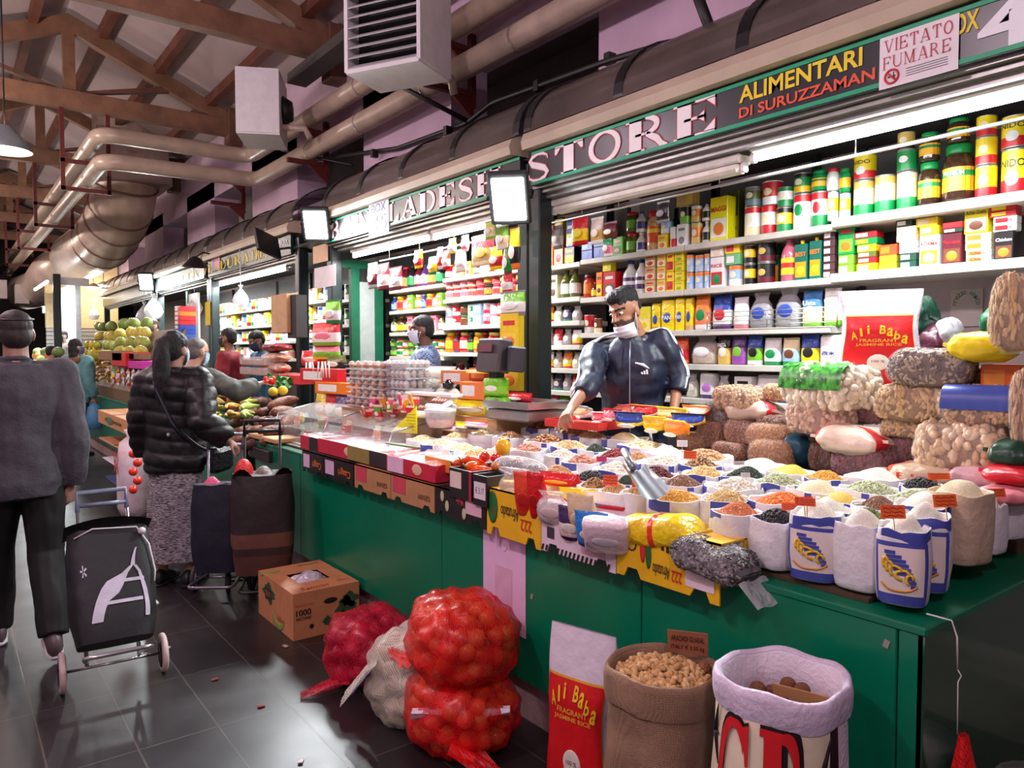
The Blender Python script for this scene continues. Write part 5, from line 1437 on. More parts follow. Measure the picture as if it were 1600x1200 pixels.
def put_bag(kind, px, py, wpx, hpx, X, desc, rz=None, tilt=0.0, depth_k=1.0, label=None, place='in the back right heap'):
 """px, py: middle of the bag on the picture plane at X"""
 p = PX(px, py + hpx / 2, X); dd = depth(p); w = wpx / FPX * dd; h = hpx / FPX * dd
 t, new = nut_bag(kind)
 rz = 0 if rz is None else rz
 sc = (depth_k * min(1.3, max(.6, w / .30)), w / .30, h / .13)
 if new: t.location = p; t.rotation_euler = (tilt, 0, rz); t.scale = sc; o = t
 else: o = dup(t, p, (tilt, 0, rz), scale=sc)
 if label:
  col, f0, f1 = label
  b = MB(); b.grid(lambda u, v: Vector((-.10 * 1.09 * math.cos(min(1.5, (f0 + (f1 - f0) * v) * 1.5)) ** .55, (u - .5) * .25, .065 + .065 * 1.10 * math.sin((f0 + (f1 - f0) * v) * 1.5) ** .8 if f0 + (f1 - f0) * v > 0 else .065 - .06 * (-(f0 + (f1 - f0) * v)))), 8, 8)
  b.build('printed_label', col if not isinstance(col, tuple) else mat(col, .35, var=.12), o)
 reg(o, place, desc, p.y, p.z)
 return o
grass = bpy.data.materials.new('mat_grass_print'); grass.use_nodes = True; _nt = grass.node_tree; _n = _nt.nodes.new('ShaderNodeTexNoise'); _n.inputs['Scale'].default_value = 60; _r2 = _nt.nodes.new('ShaderNodeValToRGB')
_r2.color_ramp.elements[0].color = lin((14, 70, 26)); _r2.color_ramp.elements[0].position = .35; _r2.color_ramp.elements[1].color = lin((80, 176, 60)); _r2.color_ramp.elements[1].position = .66
_tc = _nt.nodes.new('ShaderNodeTexCoord'); _nt.links.new(_tc.outputs['Object'], _n.inputs['Vector']); _nt.links.new(_n.outputs['Fac'], _r2.inputs['Fac']); _nt.links.new(_r2.outputs['Color'], _nt.nodes['Principled BSDF'].inputs['Base Color']); _nt.nodes['Principled BSDF'].inputs['Roughness'].default_value = .3
HB = [
 ('pink beige peanuts', 1287, 652, 104, 58, 2.92, 'clear bag of pink beige peanuts'), ('white butter beans', 1296, 605, 138, 72, 2.92, 'clear bag of butter beans with grass green label', grass),
 ('striped seeds', 1455, 575, 116, 60, 2.86, 'clear bag of striped seeds on top'), ('tan cashews', 1430, 630, 106, 58, 2.86, 'clear bag of tan cashews'), ('beige nuts', 1537, 637, 122, 66, 2.80, 'clear bag of nuts with blue label', (66, 86, 170)),
 ('large pale almonds', 1505, 700, 134, 78, 2.78, 'clear bag of large pale almonds'), ('beige nuts', 1155, 623, 80, 40, 2.98, 'topmost left clear bag of beige nuts'), ('grey seeds', 1122, 648, 56, 40, 3.0, 'clear bag of grey seeds'),
 ('tan cashews', 1216, 614, 40, 28, 3.05, 'small clear bag of tan nuts'), ('brown nuts', 1211, 661, 48, 26, 2.96, 'small clear bag of brown nuts'), ('brown wheat', 1114, 679, 46, 42, 2.94, 'clear bag of brown wheat'), ('brown wheat', 1160, 675, 52, 40, 2.94, 'clear bag of brown wheat'),
 ('fine tan grain', 1086, 692, 52, 34, 2.92, 'clear bag of fine tan grain'), ('brown wheat', 1141, 706, 54, 32, 2.88, 'clear bag of brown wheat'), ('fine tan grain', 1204, 683, 70, 44, 2.92, 'clear bag of fine tan grain'), ('fine tan grain', 1208, 712, 70, 50, 2.86, 'clear bag of fine tan grain'),
 ('brown nuts', 1290, 714, 44, 44, 2.94, 'clear bag of brown nuts'), ('dark red beans', 1352, 640, 74, 44, 2.98, 'clear bag of dark red beans'), ('dark red beans', 1350, 722, 92, 52, 2.84, 'clear bag of dark red beans'), ('tan cashews', 1418, 668, 70, 32, 2.88, 'flat clear bag of tan cashews'), ('dark red beans', 1415, 700, 48, 46, 2.9, 'clear bag of dark red beans'),
 ('brown nuts', 1265, 690, 44, 34, 2.98, 'clear bag of brown nuts'),
]
for it in HB:
 put_bag(*it[:7], label=(it[7], -.05, .97) if len(it) > 7 else None, rz=rnd.uniform(-.18, .22))
# printed plastic sacks lying in the heap
def print_sack(px, py, wpx, hpx, X, col, band, desc, txt=None, rz=.05, rot=0.0, tc=(200, 40, 40)):
 p = PX(px, py + hpx / 2, X); dd = depth(p); w = wpx / FPX * dd; h = hpx / FPX * dd
 t = thing('printed_sack', None, 'sack', p, rot=(rot, 0, rz)); sd = rnd.random() * 30
 def pt(u, v):
  a = -PI / 2 + PI * v; bb = 2 * PI * u
  def pw(x, e): return math.copysign(abs(x) ** e, x)
  x = .11 * pw(math.cos(a), .8) * pw(math.cos(bb), .7); y = w / 2 * pw(math.cos(a), .55) * pw(math.sin(bb), .6); z = h / 2 * pw(math.sin(a), .9)
  q = 1 + .2 * nz((x * 10, y * 10, z * 10), 1, sd) + .09 * nz((x * 30, y * 30, z * 30), 1, sd + 4); return Vector((x * q, y * q * .98, z * q * (1 - .35 * (2 * abs(y) / w) ** 3) + h / 2))
 b = MB(); b.grid(pt, 42, 22); b.m = [1 if band and i // 22 in (12, 13, 14, 15, 27, 28, 29, 30) else 0 for i in range(len(b.f))]
 b.build('sack_body', [mat(col, .35, var=.08, bump=.5, bscale=14), mat(band or col, .35, var=.06, bump=.5, bscale=14)], t)
 for s_ in (-1, 1): b = MB(); b.box((0, s_ * w * .5, h * .5), (.12, w * .08, .012), rot=(0, .2, 0)); b.build('sealed_end', mat(col, .35, var=.1), t)
 if txt: b = MB(); b.text(txt, w * .5, h * .22, plane_M((-.112, 0, h * .55), XT, ZT), 0, .02); b.build('lettering', mat(tc, .5), t)
 reg(t, 'in the back right heap', desc, p.y, p.z)
 return t
print_sack(1335, 688, 112, 46, 2.84, (226, 206, 186), (206, 34, 44), 'cream sack with red bands')
print_sack(1178, 642, 84, 34, 3.0, (200, 176, 160), (206, 40, 50), 'flat clear sack with red stripe')
print_sack(1452, 742, 118, 40, 2.74, (206, 180, 150), (222, 84, 50), 'tan sack with red lettering', 'Rice', tc=(200, 60, 40))
print_sack(1256, 700, 44, 54, 2.96, (24, 70, 92), None, 'dark teal knotted sack')
print_sack(1532, 742, 80, 34, 2.74, (222, 176, 182), None, 'pale pink sack')
print_sack(1586, 741, 78, 34, 2.66, (206, 26, 40), None, 'bright red sack'); print_sack(1578, 772, 80, 28, 2.6, (206, 120, 130), (226, 170, 176), 'pink patterned sack')
print_sack(1584, 708, 64, 46, 2.72, (24, 66, 46), (200, 170, 130), 'dark green and tan sack')
print_sack(1540, 543, 98, 48, 2.86, (240, 214, 20), None, 'bright yellow sack', None, tc=(200, 60, 30))
for k, (px, py, w_, h_) in enumerate(((1562, 590, 56, 40), (1563, 560, 52, 10))):
 p = PX(px, py + h_ / 2, 2.86 if k == 0 else 2.9); dd = depth(p)
 if k == 0:
  o = put('box', p, w_ / FPX * dd, h_ / FPX * dd, .14, [(230, 110, 36), (236, 150, 60), R_], None, .1); reg(o, 'in the back right heap', 'orange box under the yellow sack', p.y, p.z)
# Two bulging clear bags cut by the right edge, dark tied sacks behind
put_bag('tan cashews', 1600, 490, 90, 120, 2.72, 'tall clear bag of grey brown seeds at the edge', rz=.1, depth_k=.8)
put_bag('beige nuts', 1612, 640, 60, 120, 2.7, 'tall clear bag below the tallest one at the edge', rz=.1, depth_k=.7)
put_bag('striped seeds', 1516, 592, 50, 40, 2.98, 'clear bag of striped seeds behind the orange box', rz=.1)
print_sack(1440, 500, 40, 76, 3.4, (16, 60, 46), None, 'dark green tied sack behind the rice bag'); print_sack(1462, 540, 50, 60, 3.4, (76, 24, 44), None, 'maroon sack behind the rice bag'); print_sack(1480, 530, 34, 66, 3.42, (186, 182, 186), None, 'grey white sack behind the rice bag'); print_sack(1560, 510, 40, 60, 3.3, (0, 100, 60), None, 'green tied sack under the end shelf')
# ================================================================ goods along the front edge of the counter
def PXQ(px, py, X): return PX(px, py, X)
m_yellowcard = mat((232, 182, 20), .5, var=.06, bump=.05)
m_kraft = mat((178, 128, 84), .7, var=.1)
m_blackcard = mat((34, 28, 30), .45)
m_redcard = mat((196, 34, 62), .45)
m_wcard = mat((226, 204, 216), .5, var=.05)


def hooked_lid(px0, px1, zt, zb, label, cm_, deep=.30, marks=(), Xf=1.80, group=None):
 """upturned carton lid hooked over the counter edge: front wall hangs in front, top reaches back"""
 y0 = PX(px1, 850, Xf).y; y1 = PX(px0, 850, Xf).y; L = y1 - y0
 t = thing('carton_lid', label, 'carton', (Xf, y0, zb), group=group); H = zt - zb
 b = MB()
 # front wall with two low arches cut along its lower edge
 poly = [(0, 0), (L * .08, 0), (L * .12, H * .18), (L * .22, H * .18), (L * .26, .02 * H), (L * .74, .02 * H), (L * .78, H * .18), (L * .88, H * .18), (L * .92, 0), (L, 0), (L, H), (0, H)]
 b.prism([(L - x, z) for x, z in poly][::-1], .006, plane_M((.006, L, 0), XT, ZT)); b.build('front_wall', cm_, t)
 b = MB(); b.box((deep / 2, L / 2, H - .003), (deep, L, .006)); b.build('top_panel', cm_, t)
 for y in (.003, L - .003): b = MB(); b.box((deep / 2 + .06, y, H * .78), (deep - .12, .006, H * .42)); b.build('side_wall', cm_, t)
 M = plane_M((-.0015, L / 2, H / 2), XT, ZT); R180 = Matrix.Rotation(PI, 4, 'Z')
 for kind, u, v, a, c, col in marks:
  q = MB(); MM = M @ Matrix.Translation((u * L, v * H, 0))
  if kind == 'panel': q.box((0, 0, 0), (a * L, c * H, .002), M=MM); nm = 'printed_panel'
  elif kind == 'ring': q.tube([(a * L / 2 * math.cos(k * .314), a * L / 2 * math.sin(k * .314), 0) for k in range(20)], .0025, 5, closed=True, M=MM); nm = 'round_stamp'
  elif kind == 'leaf': q.sphere((0, 0, 0), (a * L / 2, c * H / 2, .002), 12, 6, 0, MM); nm = 'fruit_picture'
  elif kind == 'stripes':
   for k in range(int(L / .022)): q.add([(-L / 2 + .022 * k, -c * H / 2, 0), (-L / 2 + .022 * k + .011, -c * H / 2, 0), (-L / 2 + .022 * k + .019, c * H / 2, 0), (-L / 2 + .022 * k + .008, c * H / 2, 0)], [(0, 1, 2, 3)], 0, MM)
   nm = 'striped_edge'
  else: q.text(kind, a * L, c * H, MM @ R180, 0, .01); nm = 'lettering'
  q.build(nm, mat(col, .5, var=.05), t)
 return t


hooked_lid(964, 1125, .985, .80, 'yellow avocado carton lid hooked over the counter edge, with the seed bag on it', m_yellowcard, .32, [
 ('ring', -.34, .12, .10, 0, (60, 60, 60)), ('leaf', -.22, .08, .06, .5, (210, 50, 40)), ('leaf', -.16, .0, .06, .5, (30, 110, 50)), ('panel', -.02, .22, .025, .14, (40, 36, 30)), ('panel', .03, .20, .025, .14, (40, 36, 30)), ('panel', .08, .18, .025, .14, (40, 36, 30)), ('panel', .13, .16, .025, .14, (40, 36, 30)),
 ('222', .12, -.24, .10, .20, (200, 40, 30)), ('Afrutado', -.03, -.22, .17, .22, (60, 50, 20)), ('panel', .33, -.02, .26, .62, (226, 206, 214))])
hooked_lid(846, 962, .985, .795, 'white carton lid with black striped edge hooked over the counter edge', m_wcard, .32, [('stripes', 0, -.42, 1, .12, (30, 30, 34)), ('panel', -.36, -.1, .1, .22, (60, 56, 66)), ('panel', .22, -.15, .3, .3, (206, 150, 170))])
hooked_lid(761, 845, .985, .79, 'yellow avocado carton lid under the noodle bags', m_yellowcard, .32, [('leaf', -.38, .1, .2, .7, (40, 110, 50)), ('leaf', -.36, .05, .12, .4, (120, 70, 40)), ('Afrutado', -.05, .06, .34, .26, (60, 50, 20)), ('222', .25, -.1, .2, .24, (200, 40, 30))])
hooked_lid(680, 759, .93, .80, 'black leaf printed carton lid hooked over the counter edge', m_blackcard, .32, [('leaf', -.34, .2, .08, .4, (190, 196, 160)), ('leaf', -.24, -.1, .08, .4, (190, 196, 160)), ('panel', .28, .1, .3, .5, (216, 176, 190)), ('leaf', .1, -.2, .08, .4, (190, 196, 160)), ('Melia', .02, .22, .14, .3, (210, 60, 80))])
hooked_lid(612, 679, .93, .80, 'kraft and red carton lid hooked over the counter edge, right of two', m_kraft, .3, [('panel', -.3, .15, .3, .6, (206, 70, 90)), ('GENIVI', .28, -.05, .26, .2, (90, 60, 40))])
hooked_lid(555, 611, .93, .80, 'kraft and red carton lid hooked over the counter edge, left of two', m_kraft, .3, [('panel', -.3, .15, .3, .6, (206, 70, 90)), ('GENIVI', .28, -.05, .26, .2, (90, 60, 40))])
hooked_lid(507, 553, .93, .795, 'black carton lid with orange lettering, right of two', m_blackcard, .3, [('Caagri', .22, .0, .4, .4, (220, 120, 40)), ('panel', -.28, .05, .3, .6, (216, 180, 210))])
hooked_lid(474, 506, .93, .795, 'black carton lid with orange lettering, left of two', m_blackcard, .3, [('Caagri', .22, .0, .4, .4, (220, 120, 40)), ('panel', -.28, .05, .3, .6, (216, 180, 210))])


def tray_box(px0, px1, zb, h, deep, label, cm_, goods=None, Xf=1.83, wrapf=True, marks=(), rz=0.0, group=None):
 y0 = PX(px1, 740, Xf).y; y1 = PX(px0, 740, Xf).y; L = y1 - y0
 t = thing('produce_tray', label, 'tray', (Xf, y0, zb), rz, group)
 for nm, c, s_ in (('front_wall', (.004, L / 2, h / 2), (.008, L, h)), ('back_wall', (deep - .004, L / 2, h / 2), (.008, L, h)), ('side_wall', (deep / 2, .004, h / 2), (deep - .016, .008, h)), ('side_wall', (deep / 2, L - .004, h / 2), (deep - .016, .008, h)), ('base', (deep / 2, L / 2, .004), (deep - .016, L - .016, .008))):
  b = MB(); b.box(c, s_); b.build(nm, cm_, t)
 M = plane_M((-.001, L / 2, h / 2), XT, ZT)
 for kind, u, v, a, c, col in marks:
  q = MB(); MM = M @ Matrix.Translation((u * L, v * h, 0))
  if kind == 'panel': q.box((0, 0, 0), (a * L, c * h, .002), M=MM); nm = 'printed_panel'
  elif kind == 'leaf': q.sphere((0, 0, 0), (a * L / 2, c * h / 2, .002), 12, 6, 0, MM); nm = 'fruit_picture'
  else: q.text(kind, a * L, c * h, MM, 0, .01); nm = 'lettering'
  q.build(nm, mat(col, .5, var=.05), t)
 sd = rnd.random() * 30
 if goods:
  b = MB(); b.grid(lambda u, v: (.012 + u * (deep - .024), .012 + v * (L - .024), h * .82 + .012 * nz((u * 5, v * 7, 0), 1, sd)), 16, 20); b.build('contents', goods, t)
 if wrapf:
  b = MB(); b.grid(lambda u, v: (-.004 + u * (deep + .008), -.004 + v * (L + .008), h * 1.04 + .016 * nz((u * 4, v * 6, 0), 1, sd + 5) + .012 * nz((u * 11, v * 13, 0), 1, sd)), 22, 26); b.build('clear_wrap', film(.22, .08, bump=1.0, bscale=18), t)
 return t
gd = lambda c: mat(c, .5, var=.5, vscale=26, bump=.8, bscale=40)
tray_box(498, 592, .935, .085, .46, 'red tray of film wrapped goods beside the glass case, right of two', m_redcard, gd((170, 120, 130)), marks=[('leaf', .05, 0, .18, .7, (226, 190, 160)), ('panel', .3, 0, .1, .5, (230, 220, 226))])
tray_box(470, 497, .93, .085, .40, 'red and black tray at the left end of the wrapped trays', m_redcard, gd((150, 140, 150)), marks=[('panel', .25, 0, .45, 1.0, (36, 30, 34))])
tray_box(543, 606, .94, .08, .46, 'olive gold printed tray under clear film', mat((150, 130, 70), .45), gd((196, 190, 170)), marks=[('panel', .28, 0, .42, 1.0, (46, 36, 40))], Xf=1.82)
tray_box(604, 680, .94, .08, .44, 'red tray under clear film with a long green stem', m_redcard, gd((206, 196, 176)), Xf=1.805, marks=[('panel', -.3, .0, .34, .95, (226, 190, 214)), ('leaf', .15, 0, .2, .7, (230, 180, 150))])
p = PX(640, 718, 2.02); b = MB(); b.cyl((0, -.16, 0), (0, .16, .01), .006, n=8); o = b.build('green_stem', mat((90, 120, 60), .5), None, (2.0, p.y, 1.03), (0, 0, .25)); tag(o, 'long thin green stem lying across the wrapped trays', 'stem')
tray_box(664, 706, .985, .06, .30, 'orange kraft tray of silver wrapped packs', mat((226, 130, 50), .5), gd((170, 174, 180)), Xf=1.86)
crm = [('panel', -.2, .12, .5, .55, (226, 206, 196)), ('panel', .44, 0, .1, 1, (170, 36, 64))]
tray_box(702, 737, .905, .13, .30, 'black and red crate of orange peppers', m_blackcard, gd((200, 80, 40)), Xf=1.79, wrapf=False, marks=crm)
tray_box(739, 761, .90, .13, .26, 'black crate with handwritten white price paper', m_blackcard, gd((120, 100, 60)), Xf=1.785, wrapf=False, marks=[('panel', 0, 0, .8, .55, (226, 216, 220)), ('€ 3.17', 0, 0, .6, .22, (40, 40, 50))])
# peppers, tomatoes, lemon
def pepper(p, L, r, rx, rz, label, col, cat='pepper', grp=None):
 t = thing('chilli_pepper', label, cat, p, rot=(rx, 0, rz), group=grp)
 b = MB(); b.tube([(L * (u - .5), 0, .012 * math.sin(u * 3)) for u in (0, .1, .3, .6, .85, 1)], [r * .6, r, r * 1.05, r * .8, r * .4, r * .05], 10); b.build('flesh', mat(col, .2, var=.12, coat=.4), t)
 b = MB(); b.tube([(-L * .5, 0, 0), (-L * .56, 0, .01), (-L * .64, 0, .02)], [r * .5, r * .22, r * .18], 6); b.build('stalk', mat((90, 130, 50), .5), t)
PP = [(718, 733, -.4), (733, 741, .3), (745, 729, .9), (755, 737, .1), (727, 725, .6), (740, 722, -.2)]
for k, (px, py, a) in enumerate(PP):
 pepper(PX(px, py, 1.90), .12, .018, .2, a - .9, None, (236, 106 - 6 * k, 24)); reg([o for o in COL.objects if o.name.startswith('chilli_pepper')][-1], 'in the black and red crate', 'long orange pepper', 0, 0)
def round_fruit(name, p, r, col, label, cat, stalk=(60, 110, 40), sq=.92, group=None):
 t = thing(name, label, cat, p, rnd.uniform(0, 6), group=group)
 b = MB(); b.sphere((0, 0, r * sq), (r, r, r * sq), 14, 10); b.build('flesh', mat(col, .22, var=.15, vscale=10, coat=.3), t)
 b = MB(); b.cyl((0, 0, r * sq * 1.9), (.004, 0, r * sq * 2.1), .003, n=5)
 for k in range(5): b.cyl((0, 0, r * sq * 1.92), (.5 * r * math.cos(k * 1.257), .5 * r * math.sin(k * 1.257), r * sq * 1.9), .0025, n=4)
 b.build('stalk', mat(stalk, .6), t); return t
round_fruit('tomato', PX(757, 722, 1.95), .026, (214, 50, 30), 'left red tomato above the orange peppers', 'tomato'); round_fruit('tomato', PX(774, 723, 1.95), .024, (208, 44, 30), 'right red tomato above the orange peppers', 'tomato')
round_fruit('yellow_pepper', PX(786, 712, 2.0), .036, (244, 180, 20), 'yellow bell pepper behind the tomatoes', 'pepper', sq=1.1)
round_fruit('onion', PX(774, 735, 1.9), .02, (206, 120, 70), 'small brown bulb below the tomatoes', 'bulb')
# clear trays of dates leaning
for k, (px, py, rz, ds) in enumerate(((815, 722, .5, 'clear oval tray of dark dates leaning among the sacks'), (792, 722, .5, 'pale pack with blue grey label beside the date tray'))):
 p = PX(px, py + 14, 2.0)
 t = thing('date_tray', ds, 'tray', p, rot=(.2, -.75, rz))
 if k == 0:
  b = MB(); b.sphere((0, 0, .02), (.05, .12, .024), 20, 8, e=.7); b.build('clear_box', film(.25, .06), t)
  b = MB()
  for q in range(8): b.sphere((rnd.uniform(-.02, .02), -.085 + .024 * q, .02), (.02, .014, .014), 8, 6)
  b.build('dates', mat((70, 30, 18), .25, coat=.5), t)
  b = MB(); b.tube([(.05 * math.cos(a), .12 * math.sin(a), .03) for a in [2 * PI * i / 24 for i in range(24)]], .004, 6, closed=True); b.build('rim', mat((226, 226, 230), .3), t)
 else:
  b = MB(); b.box((0, 0, .01), (.13, .10, .025), bev=.008); b.build('pack_body', gd((170, 120, 90)), t); b = MB(); b.box((0, .0, .024), (.08, .08, .003)); b.build('label', mat((110, 140, 160), .4), t)
# bags standing at the front edge
def front_bag(px0, px1, yt, yb, X, kind, cols, desc, txt=None, rz=.35, lean=-.25, d=.07):
 a = PX(px0, yt, X); c = PX(px1, yb, X); w = abs(a.y - c.y); h = a.z - c.z
 t, new = product(kind, w, h, d, cols, txt)
 o = t if new else dup(t, (0, 0, 0))
 o.location = (X, (a.y + c.y) / 2, max(c.z, .90) if yb < 845 else c.z); o.rotation_euler = (0, lean, rz); o['category'] = 'bag'
 reg(o, 'at the front edge', desc, a.y, c.z)
 return o
front_bag(785, 828, 735, 812, 1.84, 'clear', [(236, 200, 90), (226, 184, 84)], 'clear bag of yellow noodles')
front_bag(808, 834, 745, 822, 1.80, 'pouch', [(226, 70, 40), (214, 40, 36), (226, 70, 40), (200, 40, 36)], 'orange red spice bag'); front_bag(828, 848, 742, 822, 1.80, 'pouch', [(206, 24, 30), (206, 24, 30), (190, 20, 26), (180, 20, 26)], 'narrow red bag'); front_bag(846, 893, 738, 766, 1.9, 'pouch', [(206, 26, 32), (210, 30, 36), (206, 26, 32), (236, 200, 60)], 'flat red and gold bag')
front_bag(842, 882, 766, 828, 1.79, 'clear', [(226, 206, 206), (216, 196, 190), W_, (226, 206, 200)], 'clear bag of white rice noodles')
front_bag(880, 930, 762, 800, 1.88, 'pouch', [Y_, (214, 60, 40), LG, R_], 'yellow and red cassava bag', 'Yoki', lean=-.5)
front_bag(876, 908, 790, 852, 1.79, 'pouch', [(60, 40, 90), (230, 210, 200), (60, 40, 90)], 'purple edged white bag'); front_bag(892, 925, 772, 842, 1.80, 'pouch', [(230, 200, 160), (226, 180, 120), W_], 'pale orange striped bag', lean=-.35)
front_bag(904, 945, 796, 866, 1.77, 'pouch', [(40, 120, 200), (40, 130, 210), (30, 100, 190)], 'blue bag', lean=-.3); front_bag(925, 998, 768, 812, 1.9, 'pouch', [(230, 224, 220), (60, 140, 210), W_, R_], 'white, red and blue sugar bag', lean=-.6)
front_bag(922, 975, 806, 874, 1.76, 'brick', [(228, 206, 214), (222, 200, 208), W_, (206, 200, 210)], 'white salt bag with grey label', rz=.55, lean=-.45)
def lying(px0, px1, py0, py1, X, label, cols, seeds=None, txt=None, thick=.10):
 a = PX(px0, py0, X); c = PX(px1, py1, X); L = (a - c).length; mid = (a + c) / 2
 t = thing('filled_bag', label, 'bag', mid, rot=(0, math.atan2(c.z - a.z, 1) * 0, math.atan2((c - a).y, (c - a).x))); sd = rnd.random() * 40
 tilt = math.asin(max(-1, min(1, (c.z - a.z) / L))); t.rotation_euler = (0, -tilt, math.atan2((c - a).y, (c - a).x))
 W2 = thick
 def pt(u, v, k=1.0):
  x = (u - .5) * L; f = min(1, 6 * u, 6 * (1 - u)) ** .5; a_ = 2 * PI * v
  c_, s_ = se(a_, .7); q = 1 + .12 * nz((x * 14, c_ * 2, s_ * 2), 1, sd)
  return Vector((x, c_ * W2 * .85 * (.55 + .45 * f) * k * q, s_ * W2 * .6 * (f + .02) * k * q))
 b = MB(); b.grid(lambda u, v: pt(u, v, .96 if seeds else 1), 22, 20)
 if seeds:
  ca, cb, sz, cc = NUTS[seeds]; b.build('contents', mat(cc, .6, var=.4, vscale=60), t); b = MB()
  for _ in range(1500):
   u, v = rnd.uniform(.03, .97), rnd.random(); p = pt(u, v, .985); n_ = (pt(u, v + .01, .985) - p).cross(pt(u + .01, v, .985) - p)
   if n_.length > 1e-9: grain_blob(b, p, sz, 1 if rnd.random() < .4 else 0, -n_.normalized() if n_.dot(Vector((0, p.y, p.z))) < 0 else n_.normalized(), None, 5, 3)
  o = b.build('seeds', [mat(ca, .45), mat(cb, .45)], t); o['kind'] = 'stuff'
  b = MB(); b.grid(lambda u, v: pt(u, v, 1.05), 20, 18); b.build('clear_film', film(.18, .08, bump=1, bscale=24), t)
  b = MB(); b.grid(lambda u, v: (L * .5 + u * .07, (v - .5) * .13, -.02 - .05 * u + .004 * math.sin(v * 9)), 5, 10); b.build('film_tail', film(.4, .1), t)
 else:
  b.build('bag_body', ramp_mat(cols, 0, .25, bump=.6, bscale=26), t)
  for s_ in (-1, 1): b = MB(); b.box((s_ * L * .5, 0, 0), (.03, W2 * 1.5, .006)); b.build('sealed_end', mat(cols[0][1], .3), t)
  if txt: b = MB(); b.text(txt, L * .3, W2 * .5, Matrix.Translation((L * .2, 0, W2 * .64)), 0, .02); b.build('lettering', mat((206, 40, 40), .5), t)
 return t
lying(975, 1090, 826, 832, 1.86, 'glossy yellow bag lying in front of the soybeans', [(0, (240, 200, 20)), (.55, (226, 60, 40)), (.62, (244, 214, 30))], txt=None, thick=.09)
lying(1062, 1176, 852, 896, 1.83, 'clear bag of grey striped sunflower seeds hanging over the edge', [], seeds='sunflower seeds', thick=.085)

# ---------------------------------------------------------------- middle of the counter
def riser(px0, px1, X, z0, z1, deep, label, col):
 y0 = PX(px1, 650, X).y; y1 = PX(px0, 650, X).y
 t = thing('cardboard_box', label, 'box', (X, y0, z0)); L = y1 - y0
 b = MB(); b.box((deep / 2, L / 2, (z1 - z0) / 2), (deep, L, z1 - z0), bev=.004); b.build('carton_body', mat(col, .7), t)
 b = MB(); b.box((deep / 2, L / 2, z1 - z0 + .001), (deep * .96, .03, .002)); b.build('tape', mat((190, 160, 120), .3), t)
 return t
zE = 1.16
riser(534, 640, 2.28, .89, zE, .34, 'brown cardboard box carrying the egg cartons', (150, 104, 76))
m_egg = [mat((206, 160, 130), .45, var=.08), mat((232, 226, 220), .45, var=.04)]
def egg_carton(w, d, nx, ny, col):
 t = thing('egg_carton', None, 'egg carton')
 b = MB(); b.box((0, 0, .006), (d, w, .012), bev=.003); b.box((0, 0, .036), (d * 1.03, w * 1.03, .003)); b.build('tray', film(.45, .15, (240, 225, 232) if col == 0 else (240, 242, 246)), t)
 for i in range(nx):
  for j in range(ny):
   x = -d / 2 + d * (i + .5) / nx; y = -w / 2 + w * (j + .5) / ny
   if 0 < i < nx - 1 and 0 < j < ny - 1: continue
   b = MB(); b.lathe([(.004, 0), (.014, .006), (.021, .020), (.021, .030), (.014, .046), (.004, .052)], 10, c=(x, y, .008)); b.build('egg', m_egg[col], t)
   b = MB(); b.lathe([(.026, .036), (.024, .052), (.012, .062), (.002, .064)], 10, c=(x, y, 0)); b.build('dome', film(.22, .08, bump=.2), t)
 return t
for st, (px0, px1, X, nL, col, zz) in enumerate(((541, 598, 2.32, 5, 0, zE), (600, 634, 2.36, 5, 1, zE))):
 y0 = PX(px1, 600, X).y; y1 = PX(px0, 600, X).y; w = y1 - y0
 t0 = egg_carton(w, .20, 4, 5, col); h = .066
 for k in range(nL):
  ds = '%s, %s of its stack from the bottom' % (['clear carton of brown eggs', 'clear carton of white eggs'][col], ordw(k + 1))
  l = (X + .1, (y0 + y1) / 2, zz + k * h + st * .012)
  if k == 0: t0.location = l; tag(t0, ds, 'egg carton', ['brown', 'white'][col] + ' egg cartons')
  else: dup(t0, l, (0, 0, rnd.uniform(-.04, .04)), ds, ['brown', 'white'][col] + ' egg cartons')
# glass pastry case
y0, y1 = PX(598, 690, 1.98).y, PX(424, 690, 1.98).y; L = y1 - y0
t = thing('glass_display_case', 'glass display case of small pastries left of the wrapped trays', 'display case', (1.98, y0, .887))
b = MB(); b.box((.2, L / 2, .01), (.44, L, .02)); b.build('base', m_steel, t)
b = MB(); b.add([(0, 0, .02), (0, L, .02), (.06, L, .2), (.06, 0, .2)], [(0, 1, 2, 3)]); b.build('front_glass', film(.22, .03, (220, 226, 220), bump=0), t)
b = MB(); b.add([(.06, 0, .2), (.06, L, .2), (.40, L, .27), (.40, 0, .27)], [(0, 1, 2, 3)]); b.build('top_glass', film(.35, .04, (224, 230, 224), bump=0), t)
for y in (0, L): b = MB(); b.add([(0, y, .02), (.06, y, .2), (.40, y, .27), (.40, y, .02)], [(0, 1, 2, 3)]); b.build('side_glass', film(.22, .03, (220, 226, 220), bump=0), t)
for y in (0, L / 2, L): b = MB(); b.tube([(0, y, .02), (.06, y, .2), (.40, y, .27)], .006, 6); b.build('edge_frame', m_steel, t)
b = MB(); b.box((.2, L / 2, .11), (.3, L * .95, .006)); b.build('glass_shelf', film(.3, .05, (220, 226, 222), bump=0), t)
for k in range(18):
 col = [(200, 60, 50), (226, 180, 60), (120, 150, 70), (196, 130, 90), (230, 150, 120), (240, 200, 80)][k % 6]
 q = put('hang' if k % 3 else 'box', (1.98 + .08 + .12 * (k % 2), y0 + .06 + (L - .12) * (k % 9) / 8, .91 if k < 9 else 1.005), .075, .07, .04, [col, tuple(min(255, c + 40) for c in col), (235, 225, 210)], None)
 reg(q, 'inside the glass case', 'small wrapped pastry pack', 0, 0)
